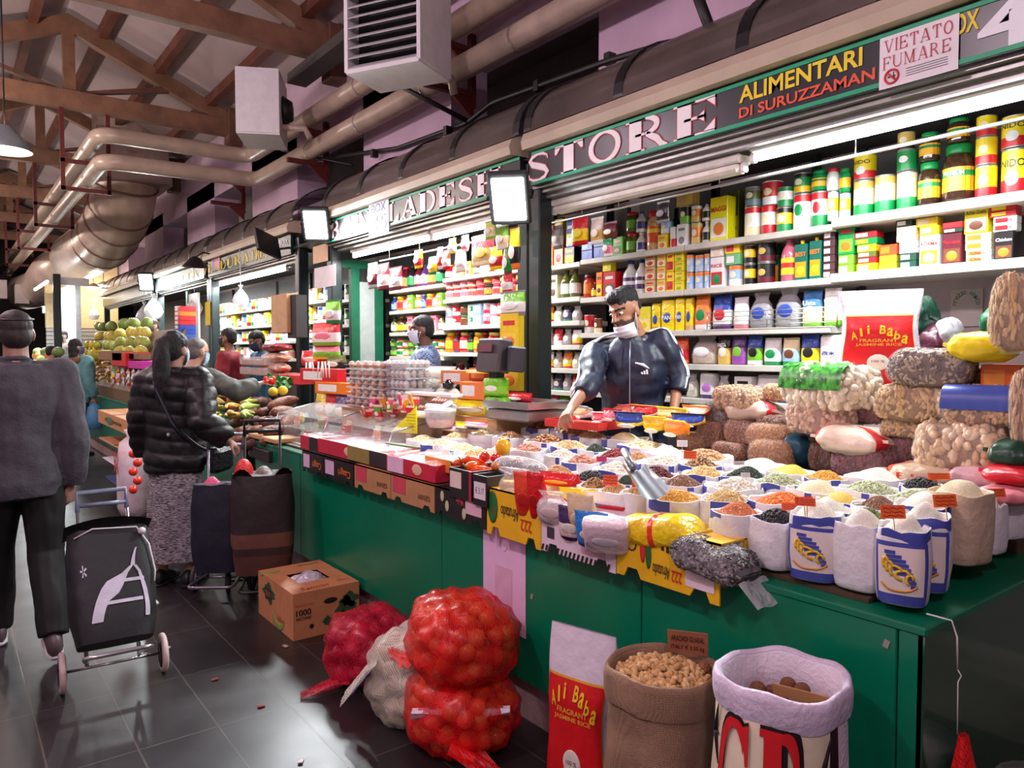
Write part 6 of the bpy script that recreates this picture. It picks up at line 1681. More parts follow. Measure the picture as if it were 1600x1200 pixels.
# heaps of small packets between case and eggs, sweets, date trays, flour bags
def mid_item(kind, px0, px1, yt, yb, X, cols, desc, txt=None, place='beside the scale', rz=.15, d=.09):
 a = PX(px0, yt, X); c = PX(px1, yb, X); w = abs(a.y - c.y); h = max(.02, a.z - c.z)
 o = put(kind, (X, (a.y + c.y) / 2, c.z), w, h, d, cols, txt, rz); reg(o, place, desc, 0, 0); return o
riser(702, 775, 2.5, .96, 1.165, .3, 'low cardboard box under the yellow flour bag', (196, 160, 120))
mid_item('pouch', 704, 762, 624, 654, 2.52, [(236, 210, 30), (232, 196, 90), (240, 216, 40)], 'yellow flour bag', 'Cous')
mid_item('box', 721, 754, 596, 626, 2.56, [(226, 120, 50), (226, 222, 226), R_], 'orange pack with white label'); mid_item('box', 692, 735, 578, 602, 2.66, [(230, 130, 70), (240, 236, 236), R_], 'upper orange pack with white label'); mid_item('box', 735, 770, 575, 596, 2.68, [(190, 70, 30), (230, 140, 60), Y_], 'rust coloured pack')
mid_item('brick', 754, 780, 590, 620, 2.58, [(120, 200, 40), (150, 214, 60), LG, W_], 'upper bright green bag'); mid_item('brick', 756, 782, 620, 650, 2.55, [(120, 200, 40), (150, 214, 60), LG, W_], 'lower bright green bag')
mid_item('clear', 676, 706, 600, 628, 2.5, [W_, CR], 'white net of garlic'); mid_item('clear', 655, 690, 585, 612, 2.62, [W_, (206, 190, 140)], 'clear bag of pale pasta'); mid_item('hang', 661, 700, 573, 590, 2.7, [W_, PK, W_], 'white and pink pack'); mid_item('box', 730, 758, 578, 584, 2.6, [(236, 226, 60), W_, W_], 'flat yellow pack on top')
mid_item('bottle', 643, 657, 588, 612, 2.55, [K_, K_, R_], 'small dark bottle with red cap'); mid_item('bottle', 689, 699, 592, 608, 2.5, [K_, K_, R_], 'second small dark bottle')
mid_item('clear', 618, 672, 606, 634, 2.36, [(214, 196, 130), (206, 186, 110)], 'clear tray of pale peas', place='in front of the eggs'); mid_item('box', 638, 700, 612, 622, 2.34, [W_, W_, W_], 'white foam tray', place='in front of the eggs')
for k, (px, py) in enumerate(((664, 637), (686, 626), (692, 634))):
 p = PX(px, py + 6, 2.28 + .05 * k); t = thing('sausage_tray', '%s white tray of brown figs stacked before the eggs' % ['left', 'upper right', 'lower right'][k], 'tray', p, rot=(0, -.35, .2))
 b = MB(); b.sphere((0, 0, 0), (.07, .085, .02), 16, 6, e=.6); b.build('tray_body', mat((226, 224, 226), .4), t); b = MB()
 for q in range(5): b.cyl((-.03, -.05 + .025 * q, .018), (.03, -.05 + .025 * q, .018), .011, n=8)
 b.build('figs', mat((120, 60, 40), .4, var=.2), t)
# clear tub and sweets boxes
p = PX(688, 667, 2.3); t = thing('plastic_tub', 'clear round plastic tub with a white lid beside the yellow folded card', 'tub', p)
b = MB(); b.lathe([(.07, 0), (.085, .03), (.09, .09)], 20, caps=False); b.build('tub_wall', film(.4, .1), t); b = MB(); b.cyl((0, 0, .002), (0, 0, .04), .07, .08, 16); b.build('contents', mat((206, 110, 90), .5, var=.3, vscale=40), t); b = MB(); b.lathe([(.094, .088), (.094, .104), (.06, .112), (0.01, .112)], 20); b.build('lid', film(.6, .12), t)
p = PX(632, 676, 2.16)
t = thing('folded_card', 'bright yellow folded card standing on the orange sweets box', 'card', p, rz=.35)
b = MB(); b.prism([(-.10, 0), (.10, 0), (.095, .16)], .006, plane_M((0, 0, 0), XT, ZT)); b.build('card', mat((236, 226, 20), .5), t); b = MB()
for k in range(6): b.cyl((-.002 - .004, -.06 + .012 * k, .02 + .018 * k), (-.006, -.09 + .0 * k, .02 + .018 * k), .0012, n=4)
b.build('print_lines', mat((80, 70, 20), .6), t)
riser(598, 648, 2.12, .93, .985, .26, 'low orange cardboard sweets box', (226, 110, 40)); riser(563, 598, 2.2, .93, 1.02, .24, 'reddish cardboard tray of yellow sweets', (176, 90, 72))
SWC = [(226, 50, 50), (236, 110, 40), (230, 60, 90), (240, 150, 40), (200, 30, 60), (110, 160, 60), (236, 180, 40), (214, 70, 130)]
for k in range(26):
 px = 572 + (k * 37) % 84; py = 662 - (k % 4) * 7 - (4 if px > 600 else 0); X = 2.2 + .03 * (k % 5)
 p = PX(px, py, X); t_ = put('hang', p, .055, .085, .022, [SWC[k % 8], SWC[(k + 3) % 8], (240, 210, 190)], None, rnd.uniform(-.4, .6)); t_.rotation_euler = (0, rnd.uniform(-.6, .2), t_.rotation_euler[2]); reg(t_, 'heaped in front of the eggs', 'small bright sweets pack', 0, 0)
for k, (px, py) in enumerate(((720, 668), (735, 665), (700, 672))):
 mid_item('hang', px - 14, px + 14, py - 8, py + 6, 2.32, [[Y_, B_, Y_], [PK, W_, O_], [(230, 180, 200), W_, PK]][k], ['yellow and blue flat pack', 'pink flat pack', 'pale pink flat pack'][k], place='beside the tub')
# small goods left of the eggs
LFT = [('hang', 505, 522, 610, 660, [R_, W_, R_], 'red and white stick pack'), ('pouch', 490, 508, 615, 655, [Y_, R_, Y_], 'yellow and red small bag'), ('hang', 520, 545, 618, 664, [PU, LG, PU], 'purple and green pack'), ('hang', 545, 560, 625, 668, [PU, W_, PU], 'violet pack'), ('box', 498, 542, 596, 618, [O_, W_, R_], 'orange and red carton'),
       ('pouch', 487, 519, 505, 540, [R_, W_, LG, PK], 'red topped bag with green picture'), ('pouch', 488, 519, 540, 562, [PK, LG, Y_, LG], 'pink fruit picture bag'), ('box', 475, 520, 575, 600, [R_, W_, W_], 'red box of white sticks'), ('pouch', 470, 500, 548, 572, [(190, 30, 40), R_, (150, 20, 30)], 'bag of red chillies'), ('hang', 505, 522, 470, 505, [LG, W_, G_, W_], 'green printed pack on the post'), ('pouch', 508, 530, 555, 580, [OL, K_, OL], 'dark olive bag')]
for it in LFT: mid_item(it[0], it[1], it[2], it[3], it[4], 2.45 if it[3] > 560 else 2.7, it[5], it[6], place='left of the eggs')
for k in range(9):
 px = 478 + k * 4.6; p = PX(px, 590, 2.45); b = MB(); b.cyl((0, 0, 0), (rnd.uniform(-.02, .02), rnd.uniform(-.02, .02), .13), .006, n=6); o = b.build('incense_stick', mat((236, 222, 214), .5), None, p); tag(o, None, 'stick'); reg(o, 'standing in the red box', 'pale stick', 0, 0)
# packs lying in front of the shopkeeper
PK_ = [(886, 916, 640, 662, 2.78, [(206, 186, 140), W_, LB], 'clear bag of soup noodles'), (935, 966, 646, 664, 2.72, [PK, W_, R_], 'pink and white pack'), (960, 1000, 650, 676, 2.66, [B_, Y_, K_], 'dark blue and yellow pasta bag'), (978, 1022, 640, 660, 2.82, [R_, W_, O_], 'red and white pack'), (1004, 1034, 658, 684, 2.64, [(244, 190, 20), Y_, Y_], 'yellow pasta bag'), (1032, 1066, 664, 690, 2.64, [(240, 140, 30), O_, Y_], 'orange pasta bag'),
       (1020, 1066, 644, 664, 2.8, [GO, R_, Y_], 'gold and red pack'), (1048, 1092, 654, 674, 2.74, [B_, (240, 190, 60), K_], 'dark blue pasta bag'), (1058, 1100, 642, 658, 2.86, [(240, 220, 180), R_, O_], 'cream and red pack'), (950, 990, 640, 652, 2.86, [(230, 120, 90), W_, PK], 'salmon pack'), (920, 946, 652, 666, 2.74, [(214, 40, 60), W_, W_], 'red sweet bag')]
for a, c, yt, yb, X, cl, ds in PK_:
 o = mid_item('hang', a, c, yt, yb, X, cl, ds, place='before the shopkeeper', rz=.1, d=.12); o.rotation_euler = (0, -.5, rnd.uniform(-.1, .3))
b = MB(); b.box((0, 0, 0), (.24, .36, .02)); b.box((0, .18, .015), (.24, .006, .03)); b.box((0, -.18, .015), (.24, .006, .03)); b.box((-.12, 0, .015), (.006, .36, .03)); pr = PX(915, 664, 2.66)
t = thing('red_tray', 'flat red plastic tray of white nuts before the shopkeeper', 'tray', pr, .1); b.build('tray_body', mat((206, 50, 46), .4), t)
# scale
ps = PX(822, 655, 2.62); t = thing('shop_scale', 'steel platform weighing scale with dark display head beside the shopkeeper', 'scale', ps, .05)
b = MB(); b.box((0, 0, .03), (.30, .36, .06), bev=.01); b.build('scale_body', mat((150, 152, 154), .35, metal=.6), t)
b = MB(); b.box((0, 0, .075), (.32, .38, .012));
for s_ in (-1, 1): b.box((0, s_ * .19, .09), (.32, .006, .035)); b.box((s_ * .16, 0, .09), (.006, .38, .035))
b.build('weighing_pan', m_steel, t)
qh = PX(775, 556, 2.62) - Vector(ps)
b = MB(); b.box((.02, qh.y, qh.z * .5), (.06, .07, qh.z)); b.build('display_post', m_blacktrim, t)
b = MB(); b.box((.0, qh.y, qh.z), (.10, .22, .20), bev=.012, rot=(0, .15, 0)); b.build('display_head', mat((64, 60, 64), .45), t)
b = MB(); b.box((.04, qh.y - .15, qh.z - .02), (.10, .10, .15), rot=(0, .1, -.5), bev=.01); b.build('side_screen', mat((56, 54, 58), .45), t)
b = MB(); b.box((-.058, qh.y + .02, qh.z + .05), (.004, .14, .05), rot=(0, .15, 0)); b.build('readout', mat((110, 60, 74), .3), t)
mid_item('hang', 783, 820, 614, 630, 2.66, [(206, 26, 32), R_, R_, W_], 'red arrow shaped pack', place='beside the scale')
# standing rice bag at the back right
pa = PX(1368, 600, 3.1); a = PX(1313, 456, 3.1); c = PX(1424, 600, 3.1); w = abs(a.y - c.y); h = a.z - c.z
def rice_bag(loc, w, h, d, rz, label, tilt=0.0, txt_hi=.60):
 t = thing('rice_bag', label, 'bag', loc, rot=(0, tilt, rz)); sd = rnd.random() * 20
 def pt(u, v, k=0.0):
  a_ = 2 * PI * u; c_, s_ = se(a_, .62); f = v
  dk_ = (1 if f < .62 else 1 - .93 * ((f - .62) / .38) ** .9) * (1 + .06 * math.sin(f * 7 + sd)); wk = 1 + .05 * math.sin(f * 9 + sd) - .06 * f * (1 - f)
  return Vector((c_ * (d / 2 * dk_ + k), s_ * (w / 2 * wk + k), f * h))
 b = MB(); b.grid(pt, 40, 26); b.build('bag_body', mat((222, 212, 224), .4, var=.05, bump=.4, bscale=14), t)
 def patch(u0, u1, v0, v1, k, m_, nm):
  q = MB(); q.grid(lambda u, v: pt(u0 + (u1 - u0) * u, v0 + (v1 - v0) * v, k), 16, 14); q.build(nm, m_, t)
 patch(.36, .64, .02, .74, .003, mat((226, 170, 40), .4), 'gold_border'); patch(.368, .632, .0, .728, .0045, mat((214, 24, 30), .35, var=.06, bump=.3, bscale=12), 'red_field')
 xs = lambda v: pt(.5, v, .008).x
 def word(txt, v, wf, hf, col, nm, y=0.0, rot=0.0):
  vs, fs, x0, x1, y0, y1 = text_geo(txt, .02); q = MB(); k = w * wf / (x1 - x0); kk = h * hf / (y1 - y0); o_ = []
  for p_ in vs:
   X_, Z_ = (p_.x - (x0 + x1) / 2) * k, (p_.y - (y0 + y1) / 2) * kk
   X_, Z_ = X_ * math.cos(rot) - Z_ * math.sin(rot), X_ * math.sin(rot) + Z_ * math.cos(rot)
   f = min(.95, max(.02, v + Z_ / h)); yy = -(X_ + y * w)
   dk_ = (1 if f < .62 else 1 - .93 * ((f - .62) / .38) ** .9) * (1 + .06 * math.sin(f * 7 + sd))
   s_ = min(.97, abs(yy) / (w / 2)); cc = (1 - s_ ** (1 / .31)) ** .31
   o_.append((-(d / 2 * dk_ * cc) - .009, yy, f * h))
  q.add(o_, fs); q.build(nm, mat(col, .4), t)
 for i, ch in enumerate('Ali Baba'):
  if ch != ' ': word(ch, txt_hi - .012 * abs(i - 3) ** 1.6, .075 if ch != 'l' and ch != 'i' else .03, .085, (240, 206, 40), 'title_letter', -.30 + .088 * i, .12 * (3 - i) * .5)
 word('FRAGRANT', txt_hi - .12, .46, .034, (240, 170, 60), 'lettering'); word('JASMINE RICE', txt_hi - .165, .56, .034, (240, 170, 60), 'lettering')
 q = MB(); q.sphere((xs(.26) + .004, 0, .26 * h), (.004, w * .14, h * .085), 16, 8); q.build('rice_bowl_picture', mat((232, 226, 214), .4), t)
 word('100 %', .27, .16, .025, (150, 110, 90), 'lettering')
 return t
rice_bag((3.14, (a.y + c.y) / 2, c.z - .02), w * 1.0, h + .02, .14, .42, 'white and red jasmine rice bag standing behind the heaped nut bags')
for nm, p0 in (('yellow', None),): pass
# price-friend sheet on the back panel without its figure
t, w_, h_ = sheet('notice_sheet', 'pale notice sheet with green arched lettering on the grey back panel', 'notice', 1486, 1536, 452, 510, 3.91, (190, 182, 178))
b = MB()
for i, ch in enumerate('Prezzo Amico'):
 if ch != ' ':
  a_ = PI * (1.0 - (i + .5) / 12); b.text(ch, .014, .018, plane_M((-.002, -.052 * math.cos(a_), .012 + .062 * math.sin(a_)), XT, ZT) @ Matrix.Rotation(a_ - PI / 2, 4, 'Z'))
b.build('lettering', mat((60, 110, 80), .6), t)
# ================================================================ things on the floor before the counter
m_net = None
def net_mat(col, dens=260, al=.62):
 m = bpy.data.materials.new('mat_net'); m.use_nodes = True; nt = m.node_tree; b = nt.nodes['Principled BSDF']
 b.inputs['Base Color'].default_value = lin(col); b.inputs['Roughness'].default_value = .35
 tc = nt.nodes.new('ShaderNodeTexCoord'); out = []
 for rot in ((0, .6, .5), (.9, 0, -.7)):
  mp = nt.nodes.new('ShaderNodeMapping'); mp.inputs['Rotation'].default_value = rot; nt.links.new(tc.outputs['Object'], mp.inputs['Vector'])
  w = nt.nodes.new('ShaderNodeTexWave'); w.inputs['Scale'].default_value = dens / 6.28; w.inputs['Distortion'].default_value = 1.5; w.inputs['Detail'].default_value = 1; nt.links.new(mp.outputs[0], w.inputs['Vector']); out.append(w)
 mx = nt.nodes.new('ShaderNodeMath'); mx.operation = 'MAXIMUM'; nt.links.new(out[0].outputs['Fac'], mx.inputs[0]); nt.links.new(out[1].outputs['Fac'], mx.inputs[1])
 n = nt.nodes.new('ShaderNodeTexNoise'); n.inputs['Scale'].default_value = 9; nt.links.new(tc.outputs['Object'], n.inputs['Vector'])
 a2 = nt.nodes.new('ShaderNodeMath'); a2.operation = 'MULTIPLY_ADD'; a2.inputs[1].default_value = .5; a2.inputs[2].default_value = al - .87
 nt.links.new(mx.outputs[0], a2.inputs[0]); a3 = nt.nodes.new('ShaderNodeMath'); a3.operation = 'ADD'; a3.use_clamp = True; nt.links.new(a2.outputs[0], a3.inputs[0]); nt.links.new(n.outputs['Fac'], a3.inputs[1]); nt.links.new(a3.outputs[0], b.inputs['Alpha'])
 return m
def bulb_mesh(r, col, kind='onion'):
 b = MB()
 if kind == 'onion': b.lathe([(r * .05, -r), (r * .55, -r * .82), (r * .95, -r * .35), (r, .05 * r), (r * .85, r * .5), (r * .4, r * .9), (r * .12, r * 1.15), (r * .06, r * 1.3)], 12)
 else: b.sphere((0, 0, 0), (r * 1.25, r * .95, r * .9), 12, 8)
 return b.mesh(kind, mat(col, .35, var=.2, vscale=20, coat=.2))
ONI = [bulb_mesh(.036, (216, 130, 66)), bulb_mesh(.033, (226, 150, 84)), bulb_mesh(.034, (196, 108, 56))]
POT = [bulb_mesh(.036, (216, 186, 140), 'potato'), bulb_mesh(.034, (226, 200, 160), 'potato'), bulb_mesh(.035, (200, 168, 124), 'potato')]
RON = [bulb_mesh(.034, (150, 34, 70)), bulb_mesh(.032, (176, 50, 86)), bulb_mesh(.034, (132, 28, 58))]
def net_sack(loc, rad, rz, tilt, label, meshes, netm, n=80, tails=(), folds=True, nm='net_sack', inner='onion', group=None):
 t = thing(nm, label, 'sack', loc, rot=(tilt, 0, rz), group=group); sd = rnd.random() * 40
 def pt(a, bb, k=0.0):
  c1_, s1 = se(a, .72); c2, s2 = se(bb, .75)
  q = 1 + .10 * nz((c1_ * c2 * 1.7, c1_ * s2 * 1.7, s1 * 1.7), 1, sd)
  return Vector((c1_ * c2 * (rad[0] * q + k), c1_ * s2 * (rad[1] * q + k), s1 * (rad[2] * q + k) + rad[2]))
 pts = []; tries = 0
 while len(pts) < n and tries < 9000:
  tries += 1
  a = math.asin(rnd.uniform(-.9, 1)); bb = rnd.uniform(0, 2 * PI); p = pt(a, bb, -.034)
  if all((p - q).length > .054 for q in pts): pts.append(p)
 for p in pts:
  o = bpy.data.objects.new(inner, rnd.choice(meshes)); COL.objects.link(o); o.parent = t; o.location = p
  o.rotation_euler = (rnd.uniform(-1.5, 1.5), rnd.uniform(-1.5, 1.5), rnd.uniform(0, 6))
 def shell(u, v):
  a = -PI / 2 + PI * v; bb = 2 * PI * u; p = pt(a, bb, -.004)
  return p + (p - Vector((0, 0, rad[2]))).normalized() * (sum(.020 * math.exp(-((p - q).length_squared - .001) / .0009) for q in pts if (p - q).length_squared < .004) + .006 * nz((p.x * 22, p.y * 22, p.z * 22), 1, sd) + (.018 * max(0, nz((p.x * 7, p.y * 7, p.z * 12), 1, sd + 5)) if folds else 0))
 b = MB(); b.grid(shell, 72, 44); b.build('net', netm, t)
 for (p0, p1, w0, w1, cm_) in tails:
  b = MB(); p0 = Vector(p0); p1 = Vector(p1); d = p1 - p0; sd2 = d.cross(Vector((0, 0, 1))); sd2 = sd2.normalized() if sd2.length > 1e-6 else Vector((1, 0, 0))
  b.grid(lambda u, v: p0 + d * u + sd2 * ((v - .5) * (w0 + (w1 - w0) * u)) + Vector((0, 0, .014 * math.sin(v * 14 + u * 5))), 8, 12); b.build('loose_end', cm_, t)
 return t
n_red = net_mat((236, 20, 26)); n_pink = net_mat((206, 20, 56)); n_white = net_mat((226, 222, 206), 240, .62)
m_strip = mat((230, 216, 226), .5, var=.1)
q = PX(722, 1150, 1.60)
net_sack((1.60, q.y, .0), (.20, .21, .15), .2, .0, 'lower red net sack of onions bulging at the counter foot', ONI, n_red, 88, [((-.17, -.12, .10), (-.10, -.34, .02), .16, .05, n_red), ((-.22, .05, .18), (.02, -.235, .20), .05, .04, m_strip)])
net_sack((1.61, q.y + .02, .27), (.20, .21, .155), -.2, .08, 'upper red net sack of onions lying on another red sack', ONI, n_red, 92, [((-.19, .05, .05), (-.24, .18, .06), .12, .03, n_red)])
q = PX(642, 1060, 1.55)
net_sack((1.53, q.y, 0), (.15, .16, .19), .3, .1, 'white net sack of potatoes between the red onion sacks', POT, n_white, 60, [((-.12, .06, .30), (-.20, .18, .10), .2, .12, n_white), ((-.13, .10, .22), (-.17, .16, .12), .05, .03, mat((70, 70, 150), .5))], inner='potato')
q = PX(588, 1030, 1.58)
net_sack((1.57, q.y + .06, 0), (.19, .19, .16), .3, 0, 'pinkish red net sack of red onions nearest the banana box', RON, n_pink, 62, [((-.15, -.02, .06), (-.32, .10, .015), .14, .03, n_pink)])
# banana box ---------------------------------------------------------------
bx, by, bw, bl, bh = 1.455, 3.82, .385, .55, .25
t = thing('banana_box', 'printed cardboard banana box standing on the floor at the counter', 'box', (bx, by, 0))
m_box = mat((196, 130, 86), .65, var=.08, bump=.04)
for nm, c, s_ in (('box_side', (bw / 2, .003, bh / 2), (bw, .006, bh)), ('box_side', (bw / 2, bl - .003, bh / 2), (bw, .006, bh)), ('box_side', (.003, bl / 2, bh / 2), (.006, bl - .012, bh)), ('box_side', (bw - .003, bl / 2, bh / 2), (.006, bl - .012, bh)), ('box_base', (bw / 2, bl / 2, .003), (bw - .012, bl - .012, .006))):
 b = MB(); b.box(c, s_); b.build(nm, m_box, t)
for y0_, y1_ in ((0, .17), (.37, bl)): b = MB(); b.box((bw / 2, (y0_ + y1_) / 2, bh + .002), (bw, y1_ - y0_, .004)); b.build('top_flap', m_box, t)
for x0_, x1_ in ((0, .10), (.29, bw)): b = MB(); b.box(((x0_ + x1_) / 2, bl / 2, bh + .001), (x1_ - x0_, .2, .004)); b.build('top_flap', m_box, t)
b = MB(); b.grid(lambda u, v: (.09 + .21 * u, .16 + .22 * v, bh - .02 + .05 * math.sin(PI * u) * math.sin(PI * v) + .02 * nz((u * 4, v * 4, 0), 1, 3)), 16, 16); b.build('plastic_liner', film(.75, .2, (236, 226, 236), 1.0, 16), t)
dgreen, dred, dk = mat((48, 84, 52), .6), mat((178, 64, 48), .6), mat((52, 40, 36), .6)
Mf = plane_M((bw / 2, -.0012, bh / 2), (1, 0, 0), ZT); Ms = plane_M((-.0012, bl / 2, bh / 2), XT, ZT); Mt = plane_M((bw / 2, bl / 2, bh + .0045), (1, 0, 0), (0, 1, 0))
def bt(M, u, v, txt, w_, h_, m_, **k): b = MB(); b.text(txt, w_, h_, M @ Matrix.Translation((u, v, 0)), **k); b.build('lettering', m_, t)
bt(Mf, -.135, .02, '1000', .085, .035, dk, bold=.03); bt(Mf, -.135, -.012, 'HECTARES', .085, .016, dk, bold=.02); bt(Mf, -.13, .06, 'MEASURE OF NATURE', .10, .012, dred)
bt(Ms, .10, -.06, 'Selmiri', .12, .03, dred, shear=.3); bt(Mt, -.05, -.225, 'Selmiri', .17, .05, dred, shear=.3, bold=.01); bt(Mt, .09, .22, 'GREENER CLIMATE', .13, .024, dk); bt(Mt, .13, -.19, 'Mini', .07, .03, dred, shear=.3)
for M, u, v, a, c_, m_ in ((Mf, .11, -.01, .055, .065, dgreen), (Mf, .13, .04, .05, .04, dgreen), (Mf, .09, -.05, .03, .03, dgreen), (Mf, .0, -.055, .026, .026, dgreen), (Ms, -.10, .04, .085, .055, dgreen)):
 b = MB(); b.grid(lambda p, q_: (a * (1 + .25 * math.sin(q_ * 40)) * p * math.cos(2 * PI * q_), c_ * (1 + .2 * math.sin(q_ * 33)) * p * math.sin(2 * PI * q_), 0), 3, 40, M=M @ Matrix.Translation((u, v, 0))); b.build('green_print', m_, t)
b = MB(); b.box((-.10, .035, .001), (.10, .06, .002), M=Ms); b.build('badge', dk, t); bt(Ms, -.10, .037, 'SELVA', .08, .03, m_box, z=.003)
for M, u, v, R in ((Ms, .05, -.06, .10), (Mt, -.14, .2, .06)):
 b = MB(); b.tube([(R * math.cos(a), R * math.sin(a) * .8, 0) for a in [PI * 1.05 + PI * .85 * k / 12 for k in range(13)]], [.004, .012, .018, .02, .021, .021, .021, .021, .02, .018, .014, .008, .004], 8, M=M @ Matrix.Translation((u, v + .03, -.001)) @ Matrix.Diagonal((1, 1, .12, 1))); b.build('banana_print', mat((140, 150, 70), .6), t)
for u, v, a, c_ in ((.02, .055, .04, .016), (-.09, -.065, .013, .013)):
 b = MB(); b.sphere((u, v, 0), (a, c_, .001), 16, 6, M=Mf); b.build('hand_hole', mat((20, 14, 12), .8), t)
# standing rice bag, burlap of peanuts, printed sack of walnuts -----------------
q = PX(915, 1150, 1.74)
rice_bag((1.74, q.y + .0, 0), .26, .60, .15, .25, 'white and red jasmine rice bag leaning on the green counter front', -.03, .68)
def sack_wall(t, R, H, m_, nm, sd, e=.85, bulge=.05, cuff=.06, lip=.03, inner=.5, cm_=None):
 N = 40
 def ring(f, k, dz=0.0, flat=0.0):
  out = []
  for j in range(N):
   a = 2 * PI * j / N; c, s_ = se(a, e); r = R * k * (1 + .05 * nz((c * 1.4, s_ * 1.4, f * 2.2), 1, sd) + .025 * nz((c * 3, s_ * 3, f * 6), 1, sd))
   out.append(Vector((c * r, s_ * r, f * H + dz + (.02 * nz((c * 1.3, s_ * 1.3, 0), 1, sd + 3) if f > .8 else 0))))
  return out
 rs = [ring(0, .84), ring(.02, .95), ring(.15, 1.04 + bulge), ring(.4, 1.06 + bulge), ring(.65, 1.04), ring(.85, .99), ring(.97, .98), ring(1, 1.0)]
 rs += [ring(1, .96, .004), ring(1, .90, -.005), ring(.9, .88), ring(inner, .86)]
 b = MB(); b.loft(rs, 0, True, True); b.build(nm, m_, t)
 cf = [ring(1, .93, .001), ring(1, .99, .010), ring(1, 1.04, .006), ring(1, 1.065, -.012), ring(1, 1.06, -cuff * .7), ring(1, 1.03, -cuff)]
 b = MB(); b.loft(cf, 0, False, True); b.build('rolled_rim', cm_ or m_, t)
 return ring
m_burlap = None
m = bpy.data.materials.new('mat_burlap'); m.use_nodes = True; nt = m.node_tree; bs = nt.nodes['Principled BSDF']; bs.inputs['Roughness'].default_value = .9
tc = nt.nodes.new('ShaderNodeTexCoord'); outs = []
for d_ in ('Z', 'X'):
 w_ = nt.nodes.new('ShaderNodeTexWave'); w_.bands_direction = d_; w_.inputs['Scale'].default_value = 70; w_.inputs['Distortion'].default_value = 2; nt.links.new(tc.outputs['Object'], w_.inputs['Vector']); outs.append(w_)
ad = nt.nodes.new('ShaderNodeMath'); ad.operation = 'MULTIPLY'; nt.links.new(outs[0].outputs['Fac'], ad.inputs[0]); nt.links.new(outs[1].outputs['Fac'], ad.inputs[1])
n_ = nt.nodes.new('ShaderNodeTexNoise'); n_.inputs['Scale'].default_value = 7; nt.links.new(tc.outputs['Object'], n_.inputs['Vector'])
a2 = nt.nodes.new('ShaderNodeMath'); a2.operation = 'MULTIPLY_ADD'; a2.inputs[1].default_value = .35; nt.links.new(ad.outputs[0], a2.inputs[0]); nt.links.new(n_.outputs['Fac'], a2.inputs[2])
r_ = nt.nodes.new('ShaderNodeValToRGB'); r_.color_ramp.elements[0].position = .3; r_.color_ramp.elements[0].color = lin((112, 84, 66)); r_.color_ramp.elements[1].position = .85; r_.color_ramp.elements[1].color = lin((176, 142, 112)); nt.links.new(a2.outputs[0], r_.inputs['Fac']); nt.links.new(r_.outputs['Color'], bs.inputs['Base Color'])
bp = nt.nodes.new('ShaderNodeBump'); bp.inputs['Strength'].default_value = .6; bp.inputs['Distance'].default_value = .006; nt.links.new(ad.outputs[0], bp.inputs['Height']); nt.links.new(bp.outputs['Normal'], bs.inputs['Normal'])
m_burlap = m
px_, R, H = PX(1038, 1050, 1.62), .148, .65
t = thing('burlap_sack', 'open burlap sack of peanuts with a brown price card', 'sack', (1.61, px_.y, 0), .2)
sack_wall(t, R, H, m_burlap, 'sack_cloth', 11, inner=.75, cuff=.085)
b = MB(); hzp = lambda x, y: H - .045 + .05 * max(0, 1 - (x * x + y * y) / (R * R))
b.grid(lambda u, v: (v * R * .9 * math.cos(2 * PI * u), v * R * .9 * math.sin(2 * PI * u), hzp(v * R * .9, 0) - .012), 20, 5, 2)
for _ in range(330):
 a = rnd.uniform(0, 2 * PI); r = R * .88 * math.sqrt(rnd.random()); x, y = r * math.cos(a), r * math.sin(a); z = hzp(x, y) + rnd.uniform(-.008, .012)
 M = Matrix.Translation((x, y, z)) @ Euler((rnd.uniform(-.6, .6), rnd.uniform(-.7, .7), rnd.uniform(0, 6.3))).to_matrix().to_4x4(); s_ = rnd.uniform(.85, 1.15)
 b.tube([(-.017 * s_, 0, 0), (-.013 * s_, 0, 0), (-.007 * s_, 0, .001), (0, 0, .001), (.007 * s_, 0, 0), (.013 * s_, 0, 0), (.017 * s_, 0, 0)], [.003, .0075, .0085, .0066, .0088, .0075, .003], 7, 0 if rnd.random() < .6 else 1, M=M)
o = b.build('peanuts', [mat((206, 164, 108), .7, var=.15, vscale=40, bump=.3, bscale=200), mat((218, 180, 126), .7, var=.15, vscale=40), mat((120, 84, 54), .8)], t); o['kind'] = 'stuff'
pc = Vector((.095, -.03, .70))
t2 = thing('price_card', 'brown cardboard price card with black handwriting in the peanut sack', 'price card', Vector((1.61, px_.y, 0)) + Matrix.Rotation(.2, 3, 'Z') @ pc, rot=(0, -.25, .6))
b = MB(); b.box((0, 0, 0), (.003, .115, .075)); b.build('card', mat((166, 104, 74), .7), t2)
b = MB(); M = plane_M((-.0025, 0, 0), XT, ZT)
for k, s_ in enumerate(('ARACHIDI GUARAL', 'ITALY € 3.50 kg')): b.text(s_, .095, .018, M @ Matrix.Translation((0, .014 - .03 * k, 0)), bold=.01)
b.build('handwriting', mat((30, 24, 22), .7), t2)
t2 = thing('walnut', 'single walnut resting on the peanuts beside the brown card', 'walnut', Vector((1.61, px_.y, 0)) + Vector((.10, -.07, .635)))
b = MB(); b.sphere((0, 0, .01), (.018, .017, .019), 12, 9); b.build('shell', mat((156, 100, 64), .6, var=.3, vscale=120, bump=.8, bscale=160), t2)
px_ = PX(1222, 1090, 1.63); R, H = .148, .75
t = thing('printed_sack', 'open white woven sack with large red initials holding a few walnuts', 'sack', (1.63, px_.y, 0), .15)
ring = sack_wall(t, R, H, mat((216, 204, 216), .5, var=.06, bump=.3, bscale=90), 'sack_cloth', 23, inner=.62, cuff=.065, cm_=mat((206, 192, 212), .5, var=.08, bump=.3, bscale=50))
